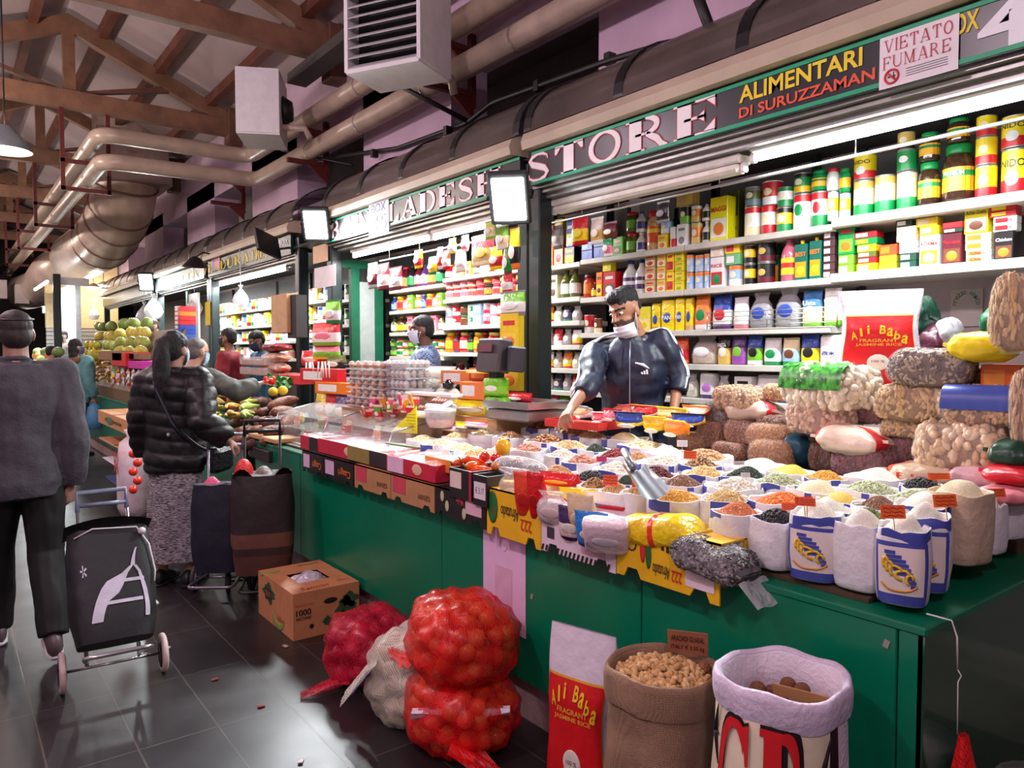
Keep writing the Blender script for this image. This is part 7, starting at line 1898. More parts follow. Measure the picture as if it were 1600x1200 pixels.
def rpatch(a0, a1, f0, f1, k, m_, nm, shape=None):
 def rr(f): return (1.06 + .05) if f < .4 else (1.11 - (f - .4) * .28)
 def fn(u, v):
  a = a0 + (a1 - a0) * u; f = f0 + (f1 - f0) * v; c, s_ = se(a, .85)
  r = R * rr(f) * (1 + .05 * nz((c * 1.4, s_ * 1.4, f * 2.2), 1, 23) + .025 * nz((c * 3, s_ * 3, f * 6), 1, 23)) + k
  return Vector((c * r, s_ * r, f * H))
 b = MB(); b.grid(fn, 18, 12); b.build(nm, m_, t); return fn
rpatch(PI - 1.25, PI + 1.45, .10, .925, .004, mat((26, 20, 24), .45), 'black_print'); rpatch(PI - 1.25, PI + 1.45, .06, .50, .006, mat((110, 20, 34), .45), 'maroon_print'); fn = rpatch(PI - .95, PI + 1.2, .52, .925, .008, mat((232, 220, 190), .45), 'cream_field')
def rword(txt, u0, u1, v0, v1, m_, k, **kw):
 b = MB(); M = Matrix.Identity(4); serif(b, txt, u0, u1, v0, v1, M, 0, 0, 0, **kw)
 def rr(f): return 1.11 if f < .4 else (1.11 - (f - .4) * .28)
 out = []
 for x, y, z in b.v:
  a = PI + x; f = y; c, s_ = se(a, .85); r = R * rr(f) * (1 + .05 * nz((c * 1.4, s_ * 1.4, f * 2.2), 1, 23) + .025 * nz((c * 3, s_ * 3, f * 6), 1, 23)) + k
  out.append((c * r, s_ * r, f * H))
 b.v = out; b.build('lettering', m_, t)
rword('CR', -.62, .78, .53, .92, mat((26, 20, 24), .5), .0115, T=.36, t=.15); rword('CR', -.60, .76, .54, .91, mat((206, 30, 36), .45), .014, T=.27, t=.09)
for u, v in ((.98, .80), (-.80, .82)):
 b = MB()
 for d_ in (-.10, 0, .10):
  p0 = None
  c, s_ = se(PI + u, .85); b.tube([Vector((math.cos(PI + u + .02 + .11 * k / 4) * (R * 1.02 + .014), math.sin(PI + u + .02 + .11 * k / 4) * (R * 1.02 + .014), (v + d_ * k / 4) * H)) for k in range(5)], [.006, .005, .004, .003, .001], 6)
 b.build('ornament', mat((26, 20, 24), .5), t)
for k, (x, y) in enumerate(((.06, .07), (.03, .09), (.09, .04), (.02, .05), (.05, .02), (.09, .0))):
 t2 = thing('walnut', None, 'walnut', (1.63 + x, px_.y + y, .645 + .012 * (k % 3)), rnd.uniform(0, 6)); b = MB(); b.sphere((0, 0, .018), (.021, .019, .02), 12, 9); b.build('shell', mat((132, 84, 54), .6, var=.3, vscale=120, bump=.8, bscale=160), t2); reg(t2, 'in the printed white sack', 'brown walnut', 0, 0)
b = MB(); b.cyl((0, 0, .55), (0, 0, .645), R * .84, n=24); b.build('walnut_bed', mat((120, 80, 54), .8, var=.4, vscale=40, bump=1, bscale=50), t)
t2 = thing('cardboard_card', 'plain brown cardboard piece stuck among the walnuts', 'card', (1.68, px_.y - .04, .69), rot=(0, -.4, .3)); b = MB(); b.box((0, 0, 0), (.003, .17, .05)); b.build('card', m_kraft, t2)
# net and string hanging on the counter corner
ps = PX(1462, 975, 1.93); t = thing('string_net', 'red net hanging on a white string from the counter corner', 'net', (ps.x, .76, 0))
b = MB(); b.tube([(-.02, .05, .905), (0, .0, .898), (.003, -.012, .86), (.005, -.014, .78)], .0022, 5); b.tube([(.005, -.014, .78), (.012, -.02, .765), (.004, -.016, .75), (.008, -.016, .62)], .0016, 5); b.build('string', mat((226, 220, 214), .7), t)
b = MB(); b.grid(lambda u, v: Vector((.008 + (.02 + .19 * v ** 1.2) * math.cos(2 * PI * u) * .75 + .02 * math.sin(u * 31) * v, -.03 - .01 * v + (.01 + .055 * v) * math.sin(2 * PI * u), .625 - .36 * v + .03 * math.sin(u * 19) * v)), 40, 16); b.build('net', n_red, t)
b = MB(); b.grid(lambda u, v: Vector((-.01 - .15 * v + .05 * (u - .5), -.05 + .02 * u, .56 - .28 * v)), 6, 8); b.build('blue_strip', mat((60, 110, 190), .5, var=.2), t)
t = thing('plastic_bag', 'white plastic bag standing beside the counter end at the corner', 'bag', (2.18, .62, 0)); b = MB(); b.lathe([(.12, 0), (.15, .15), (.15, .35), (.10, .40), (.12, .46)], 18); b.build('bag_body', mat((226, 226, 226), .4, bump=.6, bscale=14), t)
# litter on the floor
for k, (px, py) in enumerate(((408, 1104), (470, 1190), (526, 998), (336, 1062), (262, 1013), (446, 1010), (770, 1165))):
 p = PZ(px, py, .003); b = MB(); b.box((0, 0, .002), (.03, .018, .004), rot=(0, .1, 0)); o = b.build('litter_scrap', mat([(130, 50, 34), (206, 196, 196), (180, 160, 150)][k % 3], .8), None, p, (0, 0, k)); tag(o, None, 'litter'); reg(o, 'lying on the dark floor tiles', 'small scrap of litter', 0, 0)

# ---------------------------------------------------------------- shopping trolleys
def wheel(t, p, r, wd, tyre, hubc):
 b = MB(); b.tube([(0, r * .86 * math.cos(a), r * .86 * math.sin(a)) for a in [2 * PI * k / 24 for k in range(24)]], r * .16, 8, closed=True); o = b.build('wheel', tyre, t, p)
 b = MB(); b.cyl((-wd / 2, 0, 0), (wd / 2, 0, 0), r * .72, n=18); h = b.build('hub', hubc, o)
 for k in range(6): b = MB(); b.box((0, r * .42 * math.cos(k * 1.047), r * .42 * math.sin(k * 1.047)), (wd * 1.15, r * .18, r * .30), rot=(k * 1.047, 0, 0)); b.build('spoke_gap', mat((16, 16, 18), .6), o)
 return o
def trolley(loc, rz, lean, label, bagcol, bw, bd, bh, wheelr, frame, tyre, hubc, handle_h, print_fn=None, mats=None, zb=.14, hcol=None, rough=.6):
 """axle along local x, bag on the -y side of the poles; lean tips the top towards +y"""
 t = thing('shopping_trolley', label, 'trolley', loc, rz)
 L = Matrix.Rotation(-lean, 4, 'X'); top = lambda x, y, z: L @ Vector((x, y, z))
 Wx = bw / 2 + .03
 for s_ in (-1, 1): wheel(t, (s_ * Wx, 0, wheelr), wheelr, .03, tyre, hubc)
 b = MB(); b.cyl((-Wx, 0, wheelr), (Wx, 0, wheelr), .007, n=8); b.build('axle', frame, t)
 b = MB(); O = Vector((0, 0, wheelr))
 for s_ in (-1, 1): b.cyl(O + top(s_ * .11, .02, 0), O + top(s_ * .11, .02, handle_h - .1), .009, n=8)
 b.build('frame', frame, t)
 b = MB(); b.tube([O + top(s_ * .11, .02 , z) for s_, z in ((-1, handle_h - .1), (-1, handle_h))] + [O + top(.11, .02, handle_h), O + top(.11, .02, handle_h - .1)], .012, 8); b.tube([O + top(-.11, .02, handle_h - .07), O + top(.11, .02, handle_h - .07)], .011, 8); b.build('handle', hcol or frame, t)
 b = MB(); b.tube(fillet([O + top(-.11, .0, .02), O + top(-.14, -bd - .05, .0), O + top(.14, -bd - .05, .0), O + top(.11, .0, .02)], .05, 4), .010, 8); b.build('foot_rail', frame, t)
 sd = rnd.random() * 30
 def pt(u, v, k=0.0):
  a = 2 * PI * u; c, s_ = se(a, .5); f = v
  q = 1 + .06 * nz((c * 2, s_ * 2, f * 3), 1, sd) + .03 * nz((c * 5, s_ * 5, f * 8), 1, sd); kk = .86 + .14 * math.sin(min(1, f * 2.5) * PI / 2) - .10 * max(0, f - .8) * 5 * .5
  return O + top(c * (bw / 2 * q * kk + k), -bd / 2 - .01 + s_ * (bd / 2 * q * kk + k), zb - wheelr + .02 + f * bh + (.015 * nz((c * 2, s_ * 2, 1), 1, sd) if f > .9 else 0))
 b = MB(); b.grid(pt, 40, 20); b.add([pt(u / 20, 0) for u in range(20)], [tuple(range(19, -1, -1))]); b.add([pt(u / 20, 1) for u in range(20)], [tuple(range(20))]); b.build('bag', mats or mat(bagcol, rough, var=.15, vscale=6, bump=.25, bscale=12), t)
 return t, pt, O, top
tw = PX(103, 1058, .44)
t, pt, O, top = trolley((.605, 3.86, 0), -.06, .50, 'black shopping trolley with a white tower print pulled by the person in grey', (20, 18, 22), .36, .22, .52, .092, mat((190, 186, 192), .25, metal=.85), mat((206, 180, 178), .6), mat((40, 36, 40), .5), .86, hcol=mat((110, 116, 140), .4))
b = MB(); b.grid(lambda u, v: O + top((u - .5) * .37, -.115 + (v - .5) * .25 - .0, .605 + .05 * (1 - (2 * u - 1) ** 2) * (.6 + .4 * v)), 12, 8); b.build('flap', mat((24, 22, 28), .6, bump=.2), t)
lg = mat((196, 190, 206), .6, var=.1)
def onb(x, f, k=.004):   # point on the rear face of the bag
 best = pt(.75 + x * .5, f, k); return best
b = MB()
def leg(x0, f0, x1, f1, w0, w1):
 n = 8
 for i in range(n):
  u0, u1 = i / n, (i + 1) / n; a0 = x0 + (x1 - x0) * u0 ** .6; a1 = x0 + (x1 - x0) * u1 ** .6; g0 = f0 + (f1 - f0) * u0; g1 = f0 + (f1 - f0) * u1; q0 = w0 + (w1 - w0) * u0; q1 = w0 + (w1 - w0) * u1
  b.add([onb(a0 - q0, g0), onb(a0 + q0, g0), onb(a1 + q1, g1), onb(a1 - q1, g1)], [(0, 1, 2, 3)])
leg(.10, .78, .07, .62, .006, .014); leg(.062, .62, -.06, .16, .010, .034); leg(.085, .62, .20, .16, .010, .034); leg(.035, .50, .115, .50, .02, .02)
for f in (.48, .30):
 for i in range(8): x0 = .0 + .02 * i - .02 * (f < .4) * 1.5; b.add([onb(x0, f), onb(x0 + .021, f), onb(x0 + .021, f + .03), onb(x0, f + .03)], [(0, 1, 2, 3)])
b.build('tower_print', lg, t)
b = MB()
for k in range(5): leg_ = None; a = k * 1.25; b.add([onb(-.13 + .03 * math.cos(a + w_) * r_, .62 + .06 * math.sin(a + w_) * r_) for w_, r_ in ((0, .2), (.35, 1), (.75, .9), (1.0, .2))], [(0, 1, 2, 3)])
b.build('small_print', lg, t)
b = MB(); b.tube([onb(-.22, .93, .008), onb(-.05, 1.0, .01), onb(.12, .97, .012), onb(.24, .80, .012), onb(.30, .55, .012), onb(.29, .45, .012)], .004, 6); b.build('drawstring', mat((206, 200, 206), .5), t)
b = MB(); b.sphere(onb(.16, .92, .014), .018, 10, 8); b.build('cord_toggle', mat((220, 214, 220), .4), t)
t, pt, O, top = trolley((1.42, 4.93, 0), -.6, .06, 'navy shopping trolley held by the woman in the black padded jacket', (26, 26, 44), .30, .22, .55, .085, mat((150, 146, 156), .3, metal=.8), mat((60, 56, 60), .6), mat((150, 140, 150), .4), .93)
b = MB(); b.grid(lambda u, v: O + top((u - .5) * .22, -.10 + (v - .5) * .12, .60 + .07 * math.sin(u * 5) * math.sin(v * 4)), 8, 8); b.build('pink_bag', mat((206, 80, 120), .5, var=.3, bump=.5), t)
m_pl = ramp_mat([(0, (92, 56, 46)), (.2, (60, 40, 38)), (.28, (112, 70, 54)), (.42, (46, 34, 36))], 2, .6, bump=.3, bscale=14)
t, pt, O, top = trolley((1.63, 4.78, 0), -.35, .03, 'brown plaid and black shopping trolley with a tall arched handle', (52, 40, 40), .38, .26, .62, .075, mat((30, 30, 32), .4), mat((40, 38, 40), .6), mat((60, 58, 60), .5), 1.03, mats=m_pl)
b = MB(); b.grid(lambda u, v: O + top((u - .5) * .36, -.14 + (v - .5) * .24, .70 + .05 * math.sin(u * 9) * math.cos(v * 5)), 14, 8); b.build('gathered_top', mat((84, 54, 44), .55, var=.2, bump=.4, bscale=20), t)
b = MB(); b.sphere(O + top(-.11, -.12, .70), (.06, .06, .10), 12, 8); b.build('red_bag_corner', mat((214, 36, 40), .4, bump=.4), t)
# ================================================================ people
def remesh(b, vox, name, mats, parent, fold=0.0, fs=9.0, seed=1.0, matfn=None, it=3, ell=1.0):
 me = b.mesh('tmp', mats); o = bpy.data.objects.new('tmp', me); COL.objects.link(o)
 r = o.modifiers.new('r', 'REMESH'); r.mode = 'VOXEL'; r.voxel_size = vox; r.use_smooth_shade = True
 sm = o.modifiers.new('s', 'SMOOTH'); sm.iterations = it; sm.factor = .5
 out = bpy.data.meshes.new_from_object(o.evaluated_get(bpy.context.evaluated_depsgraph_get()))
 bpy.data.objects.remove(o); bpy.data.meshes.remove(me)
 out.materials.clear()
 for m in (mats if isinstance(mats, list) else [mats]): out.materials.append(m)
 if fold:
  ns = [v.normal.copy() for v in out.vertices]
  for v, n in zip(out.vertices, ns):
   c = v.co; v.co = c + n * fold * (nz((c.x, c.y, c.z * ell), fs, seed) + .5 * nz((c.x, c.y, c.z * ell), fs * 2.3, seed + 7))
 for p in out.polygons:
  p.use_smooth = True; p.material_index = matfn(p.center) if matfn else 0
 ob = bpy.data.objects.new(name, out); COL.objects.link(ob); ob.parent = parent
 return ob


def hand(b, w, d, n, side, curl=.5, k=1.0):
 """w wrist, d pointing to the fingers, n palm normal, side +1/-1 towards the thumb"""
 d = Vector(d).normalized(); n = Vector(n); n = (n - d * n.dot(d)).normalized(); s = d.cross(n) * side; w = Vector(w)
 def ring(p, a, t): return [p + s * (a * math.cos(q)) + n * (t * math.sin(q)) for q in [2 * PI * i / 10 for i in range(10)]]
 b.loft([ring(w - d * .02 * k, .026 * k, .020 * k), ring(w + d * .02 * k, .030 * k, .018 * k), ring(w + d * .06 * k, .040 * k, .016 * k), ring(w + d * .09 * k, .040 * k, .013 * k)], 0)
 for i, (o, L) in enumerate(((.031, .066), (.011, .076), (-.011, .071), (-.030, .056))):
  p = w + d * (.088 - .006 * abs(i - 1)) * k + s * o * k; pts = [p]; a = .15 + .1 * i * .3
  for sg in (.42, .32, .26):
   a += curl; p = p + (d * math.cos(a) + n * math.sin(a) + s * o * 1.5) * L * sg * k; pts.append(p)
  b.tube(pts, [.0095 * k, .009 * k, .008 * k, .006 * k], 7)
 p = w + d * .025 * k + s * .030 * k
 b.tube([p, p + (d * .5 + s * .75 + n * .35) * .034 * k, p + (d * .95 + s * .75 + n * .6) * .052 * k, p + (d * 1.35 + s * .6 + n * .8) * .06 * k], [.013 * k, .0115 * k, .010 * k, .007 * k], 7)


def person(label, feet, az, H=1.72, J=None, WJ=None, head=(0, 0, 0), skin=(150, 104, 80), hair=(24, 20, 20), hairst='short', top=None, bottom=None, shoes=(30, 30, 34), mask=None, bare=0.0, vox=.011, lean=(0, 0), hands=None, group=None, width=1.0, beard=False, extras=None, legs=True):
 t = thing('person', label, 'person', feet, -math.radians(az))
 s = H / 1.75; MI = (Matrix.Translation(Vector(feet)) @ Matrix.Rotation(-math.radians(az), 4, 'Z')).inverted()
 lx, ly = lean
 def ln(p):   # lean of the trunk above the hips
  k = max(0, (p[2] - .9) / .6); return Vector((p[0] + lx * k, p[1] + ly * k, p[2] - .25 * (lx * lx + ly * ly) * k)) * s
 P = {'sR': ln((.185 * width, 0, 1.41)), 'sL': ln((-.185 * width, 0, 1.41)), 'eR': ln((.24 * width, -.02, 1.13)), 'eL': ln((-.24 * width, -.02, 1.13)), 'wR': ln((.25 * width, .06, .88)), 'wL': ln((-.25 * width, .06, .88)),
         'hR': Vector((.09, 0, .90)) * s, 'hL': Vector((-.09, 0, .90)) * s, 'kR': Vector((.10, .02, .49)) * s, 'kL': Vector((-.10, .02, .49)) * s, 'aR': Vector((.10, -.02, .08)) * s, 'aL': Vector((-.10, -.02, .08)) * s}
 for k, v in (J or {}).items():
  if not isinstance(v, float): P[k] = Vector(v) * s
 for k, v in (WJ or {}).items(): P[k] = MI @ Vector(v)
 HC = ln((0, .015, 1.50)); MH = Matrix.Translation(HC) @ Euler((math.radians(head[1]), math.radians(head[2]), math.radians(-head[0]))).to_matrix().to_4x4() @ Matrix.Scale(s, 4)
 def torso(b, g, zlo=.84, zhi=1.50, wk=1.0):
  rs = []
  for z, rx, ry, yo in ((.80, .15, .10, -.01), (.88, .165, .115, -.01), (1.0, .155, .11, 0), (1.12, .155, .108, .005), (1.26, .172, .12, .01), (1.36, .182, .115, 0), (1.43, .15, .09, -.008), (1.475, .085, .066, -.005), (1.51, .056, .056, 0)):
   if zlo - .01 <= z <= zhi:
    rs.append([ln(((rx * width * wk + g) * math.cos(a), (ry * wk + g) * math.sin(a) + yo, z)) for a in [2 * PI * i / 20 for i in range(20)]])
  b.loft(rs, 0)
 def limb(b, pts, r): len(pts) > 1 and b.tube([P[q] if isinstance(q, str) else q for q in pts], [x * s for x in r], 12); [b.sphere(P[q] if isinstance(q, str) else q, x * s, 10, 8) for q, x in zip(pts, r)]
 b = MB(); torso(b, 0)
 for S_ in 'RL':
  limb(b, ['s' + S_, 'e' + S_], [.047, .038]); limb(b, ['e' + S_, 'w' + S_], [.037, .024])
  limb(b, ['h' + S_, 'k' + S_, 'a' + S_], [.075, .052, .036])
  d = (P['w' + S_] - P['e' + S_]).normalized(); h = (hands or {}).get(S_, {})
  hand(b, P['w' + S_], h.get('d', d), h.get('n', Vector((-1 if S_ == 'R' else 1, .2, 0))), h.get('t', -1 if S_ == 'R' else 1), h.get('curl', .35), s)
 hb = MB()
 hb.sphere((0, -.008, .158), (.074, .094, .088), 18, 14); hb.sphere((0, .030, .088), (.054, .060, .066), 16, 12); hb.sphere((0, .052, .052), (.030, .030, .026), 10, 8)
 hb.tube([(0, -.03, -.06), (0, -.012, .03), (0, -.005, .10)], [.062, .056, .056], 14)
 hb.tube([(0, .088, .150), (0, .102, .120), (0, .112, .108), (0, .095, .098)], [.010, .013, .017, .012], 8)
 hb.tube([(-.04, .075, .158), (0, .088, .160), (.04, .075, .158)], [.009, .011, .009], 8)
 hb.tube([(-.024, .078, .075), (0, .090, .076), (.024, .078, .075)], [.006, .009, .006], 8); hb.tube([(-.02, .078, .066), (0, .088, .065), (.02, .078, .066)], [.006, .009, .006], 8)
 for q in (-1, 1): hb.sphere((q * .076, -.005, .118), (.012, .022, .034), 10, 8)
 b.add(hb.v, hb.f, 0, MH, True)
 MHI = MH.inverted(); m_skin = mat(skin, .5, var=.08, vscale=20); m_beard = mat(tuple(int(x * .45) for x in skin), .7); m_lip = mat((int(skin[0] * .82), int(skin[1] * .6), int(skin[2] * .6)), .5); m_brow = mat(hair, .8)
 def mf(c):
  q = MHI @ c
  if q.z < -.05 or q.y < -.02 or q.length > .3: return 0
  if abs(q.z - .071) < .0095 and abs(q.x) < .024 and q.y > .07: return 2
  if abs(q.z - .162 + abs(abs(q.x) - .032) * .2) < .006 and .012 < abs(q.x) < .054 and q.y > .05: return 3
  if beard and q.z < .105 and q.y > .0 and (q.z < .092 or abs(q.x) < .032) and q.z > .02: return 1
  return 0
 remesh(b, vox, 'body', [m_skin, m_beard, m_lip, m_brow], t, matfn=mf, it=2)
 e = MB()
 for q in (-1, 1): e.sphere((q * .031, .0745, .139), (.0135, .012, .0085), 10, 8, 0, MH); e.sphere((q * .031, .0845, .138), (.006, .004, .006), 8, 6, 1, MH)
 e.build('eyes', [mat((226, 220, 214), .3, var=0), mat((26, 18, 14), .2, var=0)], t)
 h = MB()
 if hairst == 'short':
  h.sphere((0, -.016, .182), (.080, .095, .078), 18, 14); h.sphere((0, -.042, .135), (.074, .066, .075), 16, 12)
 elif hairst == 'quiff':
  h.sphere((0, -.014, .194), (.077, .094, .070), 18, 14); h.sphere((0, .042, .226), (.062, .054, .036), 14, 10); h.sphere((0, -.044, .15), (.072, .060, .068), 16, 12)
 elif hairst == 'ponytail':
  h.sphere((0, -.016, .178), (.083, .100, .084), 18, 14); h.sphere((0, -.045, .13), (.078, .07, .09), 16, 12)
  h.tube([(0, -.10, .19), (0, -.135, .17), (.01, -.15, .08), (.015, -.14, -.06), (.01, -.125, -.19), (.0, -.115, -.30)], [.03, .045, .055, .06, .05, .02], 12)
 elif hairst == 'long':
  h.sphere((0, -.016, .178), (.085, .100, .086), 18, 14); h.sphere((0, -.04, .10), (.086, .075, .12), 16, 12); h.sphere((.0, -.05, .02), (.09, .06, .10), 14, 10)
 elif hairst == 'cropped':
  h.sphere((0, -.024, .168), (.0775, .086, .078), 18, 14); h.sphere((0, -.045, .115), (.0745, .062, .07), 16, 12)
 if h.v:
  hm = MB(); hm.add(h.v, h.f, 0, MH, True); remesh(hm, vox * .8, 'hair', mat(hair, .6, var=.3, vscale=60, bump=.5 if hairst != 'cropped' else .12, bscale=140 if hairst != 'cropped' else 400), t, .006 if hairst != 'cropped' else .002, 45, 3.0, it=1, ell=.4)
 if mask:
  chin = mask[3] if len(mask) > 3 else 0
  k = MB(); zc = .082 - chin * .062
  k.grid(lambda u, v: MH @ Vector(((.064 + .006 * math.sin(PI * v)) * math.sin((u - .5) * 2.7), .012 + (.098 - .028 * v * v - chin * .012) * math.cos((u - .5) * 2.7) + .003 * math.sin(v * 19) * (1 - abs(2 * u - 1)) + .008 * math.sin(PI * v), zc + .052 - .108 * v * (1 - .3 * chin))), 18, 14)
  k.build('face_mask', mat(mask[:3], .7, var=.05), t)
  k = MB()
  for q in (-1, 1):
   for z0 in (.03, -.035): k.tube([MH @ Vector((q * .066, .040, zc + z0)), MH @ Vector((q * .079, .012, .118)), MH @ Vector((q * .082, -.018, .130))], .0018 * s, 5)
  k.build('mask_strap', mat((226, 228, 232), .6), t)
 # clothes
 if bottom:
  k = MB(); bt_ = bottom.get('g', .018)
  if bottom['kind'] == 'trousers':
   rs = [[ln(((.158 * width + bt_) * math.cos(a), (.11 + bt_) * math.sin(a) - .008, z)) for a in [2 * PI * i / 18 for i in range(18)]] for z in (.80, .88, .98)]; k.loft(rs, 0)
   for S_ in 'RL': limb(k, ['h' + S_, 'k' + S_], [.085 + bt_, .060 + bt_]); a_ = P['a' + S_]; kk_ = P['k' + S_]; e_ = kk_ + (a_ - kk_) * 1.0; k.tube([kk_, kk_ + (a_ - kk_) * .5, e_], [(.060 + bt_) * s, (.056 + bt_) * s, (.046 + bt_ * .8) * s], 12)
  else:
   zs = (.98, .90, .70, .45, bottom.get('hem', .16)); k.loft([[Vector(((.15 + .05 * i / 4 + .012 * math.sin(7 * a) * i / 4) * math.cos(a) * 1.08, (.115 + .055 * i / 4 + .012 * math.sin(7 * a + 1) * i / 4) * math.sin(a), z)) * s for a in [2 * PI * j / 36 for j in range(36)]] for i, z in enumerate(zs)][::-1], 0)
  remesh(k, vox, 'trousers' if bottom['kind'] == 'trousers' else 'skirt', bottom['m'], t, bottom.get('fold', .010), bottom.get('fs', 9), 5, ell=.5)
 for S_ in 'RL':
  a_ = P['a' + S_]; f = ((P['k' + S_] - a_).normalized()); fw = Vector((0, 1, 0)) if abs(f.y) < .75 else Vector((0, .4, -.9)); pit = (J or {}).get('foot' + S_, 0)
  k = MB(); R_f = Matrix.Translation(a_) @ Euler((-pit, 0, 0)).to_matrix().to_4x4() @ Matrix.Scale(s, 4)
  rs = [[(w_ * math.cos(q), y_, zc_ + h_ * math.sin(q)) for q in [2 * PI * i / 14 for i in range(14)]] for y_, w_, h_, zc_ in ((-.085, .018, .025, -.045), (-.065, .036, .05, -.025), (0, .040, .058, -.02), (.07, .045, .042, -.04), (.14, .046, .030, -.052), (.185, .032, .022, -.056), (.20, .012, .012, -.058))]
  k.loft(rs, 0, True, True, R_f); k.build('shoe', mat(shoes, .45, var=.1), t)
  k = MB(); k.loft([[(w_ * math.cos(q), y_, -.072 + .010 * math.sin(q)) for q in [2 * PI * i / 10 for i in range(10)]] for y_, w_ in ((-.09, .02), (-.06, .04), (.07, .048), (.15, .047), (.20, .02))], 0, True, True, R_f); k.build('shoe_sole', mat((206, 196, 200) if shoes[0] > 50 else (40, 38, 40), .6), t)
 if top:
  k = MB(); g = top.get('g', .018); torso(k, g, top.get('zlo', .86), 1.49)
  k.sphere(ln((0, -.005, 1.44)), [(.10 * s), (.078 * s), .05 * s], 14, 8)
  for S_ in 'RL':
   e_, w_ = P['e' + S_], P['w' + S_]; cut = e_ + (w_ - e_) * top.get('len', .92)
   q_ = 1 if S_ == 'R' else -1; limb(k, [ln((q_ * .10, -.005, 1.405)), 's' + S_], [.056 + g, .052 + g]); limb(k, ['s' + S_, 'e' + S_], [.056 + g, .043 + g]); k.tube([e_, e_ + (cut - e_) * .5, cut], [(.043 + g) * s, (.040 + g) * s, (.034 + g * .8) * s], 12)
  if top.get('collar'): k.tube([ln((.07 * math.cos(a), .062 * math.sin(a), 1.49 + .012 * -math.sin(a))) for a in [2 * PI * i / 16 for i in range(16)]], top['collar'] * s, 8, closed=True)
  q = top.get('puff')
  o = remesh(k, vox, top.get('name', 'jacket'), top['m'], t, top.get('fold', .012), top.get('fs', 8), 2 + len(label), ell=top.get('ell', 1.0))
  if q:
   for v in o.data.vertices:
    v.co += v.normal * q * abs(math.sin(v.co.z / s * 34 + .6 * math.sin(v.co.x * 9)))
 if extras: extras(t, P, ln, MH, s)
 return t


DK = lambda c, **k: mat(c, .7, var=.18, vscale=12, **k)
def wpt(px, py, d): return PD(px, py, d)
# shopkeeper ----------------------------------------------------------------
def ext_keeper(t, P, ln, MH, s):
 wh = mat((226, 228, 234), .5, var=.03)
 for S_, q in (('R', 1), ('L', -1)):
  e_, w_, sh = P['e' + S_], P['w' + S_], P['s' + S_]; cut = e_ + (w_ - e_) * .48
  nk = ln((q * .08, .0, 1.475))
  for j in (-1, 0, 1):
   k = MB(); ax = (e_ - sh).normalized(); out = Vector((q, .10, .0)); out = (out - ax * out.dot(ax)).normalized(); sd = ax.cross(out)
   off = sd * .020 * j
   pts = [nk + Vector((0, .02 * j, .035)), (nk + sh) / 2 + Vector((q * .02, .02 * j, .058)), sh + out * .052 + off + Vector((0, 0, .04)), sh + ax * .06 + out * .074 + off, (sh + e_) / 2 + out * .068 + off, e_ + out * .062 + off, e_ * .5 + cut * .5 + out * .058 + off, cut + out * .054 + off]
   k.tube(fillet(pts, .03, 3), .0065, 6); k.build('sleeve_stripe', wh, t)
 F = lambda x, z, y: ln((x, y, z))
 k = MB(); k.tube([F(.0, 1.46, .112), F(0, 1.36, .150), F(0, 1.2, .152), F(0, 1.0, .142), F(0, .88, .138)], .004, 6); k.build('zip', mat((150, 156, 170), .3, metal=.6), t)
 k = MB(); k.tube([F(-.03, 1.345, .150), F(-.07, 1.335, .146), F(-.10, 1.315, .136)], [.004, .009, .004], 6); k.build('chest_stripe', wh, t)
 k = MB()
 for j in range(3): x = -.062 - .013 * j; k.add([F(x, 1.285, .1505), F(x - .009, 1.285, .150), F(x - .009 + .003, 1.297 + .007 * j, .149), F(x + .004, 1.297 + .007 * j, .150)], [(0, 1, 2, 3), (3, 2, 1, 0)])
 k.build('chest_emblem', wh, t)
 k = MB(); k.tube([F(-.10, 1.00, .132), F(-.12, .90, .128)], [.009, .007], 6); k.build('pocket_trim', wh, t)
feet = (3.04, 2.86, ZP)
person('person in a navy tracksuit with white sleeve stripes leaning over the sacks behind the counter', feet, -128, 1.76, WJ={'sR': wpt(930, 556, 4.08), 'eR': wpt(922, 598, 3.86), 'wR': wpt(893, 637, 3.68), 'eL': wpt(1060, 590, 4.02), 'wL': wpt(1053, 640, 3.92), 'sL': wpt(1030, 531, 4.05)},
       head=(34, -20, 6), skin=(166, 116, 88), hair=(20, 20, 24), hairst='quiff', beard=True, mask=(226, 230, 240, 1.0), vox=.0065, lean=(0, .05), width=1.04,
       top=dict(m=mat((20, 28, 52), .5, var=.2, vscale=10, bump=.12, bscale=30), g=.018, len=.48, fold=.022, fs=7, collar=.02), bottom=dict(kind='trousers', m=DK((26, 30, 44))), hands={'R': dict(curl=.55, n=(-.3, .3, -1)), 'L': dict(curl=.2)}, extras=ext_keeper)
# man in grey from behind ------------------------------------------------------
def ext_cap(t, P, ln, MH, s):
 k = MB(); k.tube([MH @ Vector((.082 * math.cos(a), -.01 + .098 * math.sin(a), .20 + .01 * math.sin(a))) for a in [2 * PI * i / 20 for i in range(20)]], .003, 5, closed=True); k.build('glasses_band', mat((30, 30, 34), .3), t)
person('person in a dark grey sweatshirt seen from behind pulling the black trolley', (.30, 4.55, 0), 0, 1.77, J={'wR': (.22, .0, .83), 'eR': (.235, -.05, 1.08), 'kR': (.11, .0, .50), 'aR': (.11, -.20, .115), 'footR': -.35, 'kL': (-.10, .14, .50), 'aL': (-.10, .22, .085)},
       skin=(150, 108, 92), hair=(40, 28, 28), hairst='cropped', vox=.008, width=1.0, top=dict(m=mat((68, 64, 72), .85, var=.12, vscale=30, bump=.2, bscale=90), g=.040, len=.95, fold=.014, fs=6, zlo=.80, name='sweatshirt', collar=.012), bottom=dict(kind='trousers', m=DK((14, 13, 15)), g=.026, fold=.010), shoes=(90, 74, 78), hands={'R': dict(curl=.75, d=(0, .1, -1), n=(-.6, .6, 0))}, extras=ext_cap)
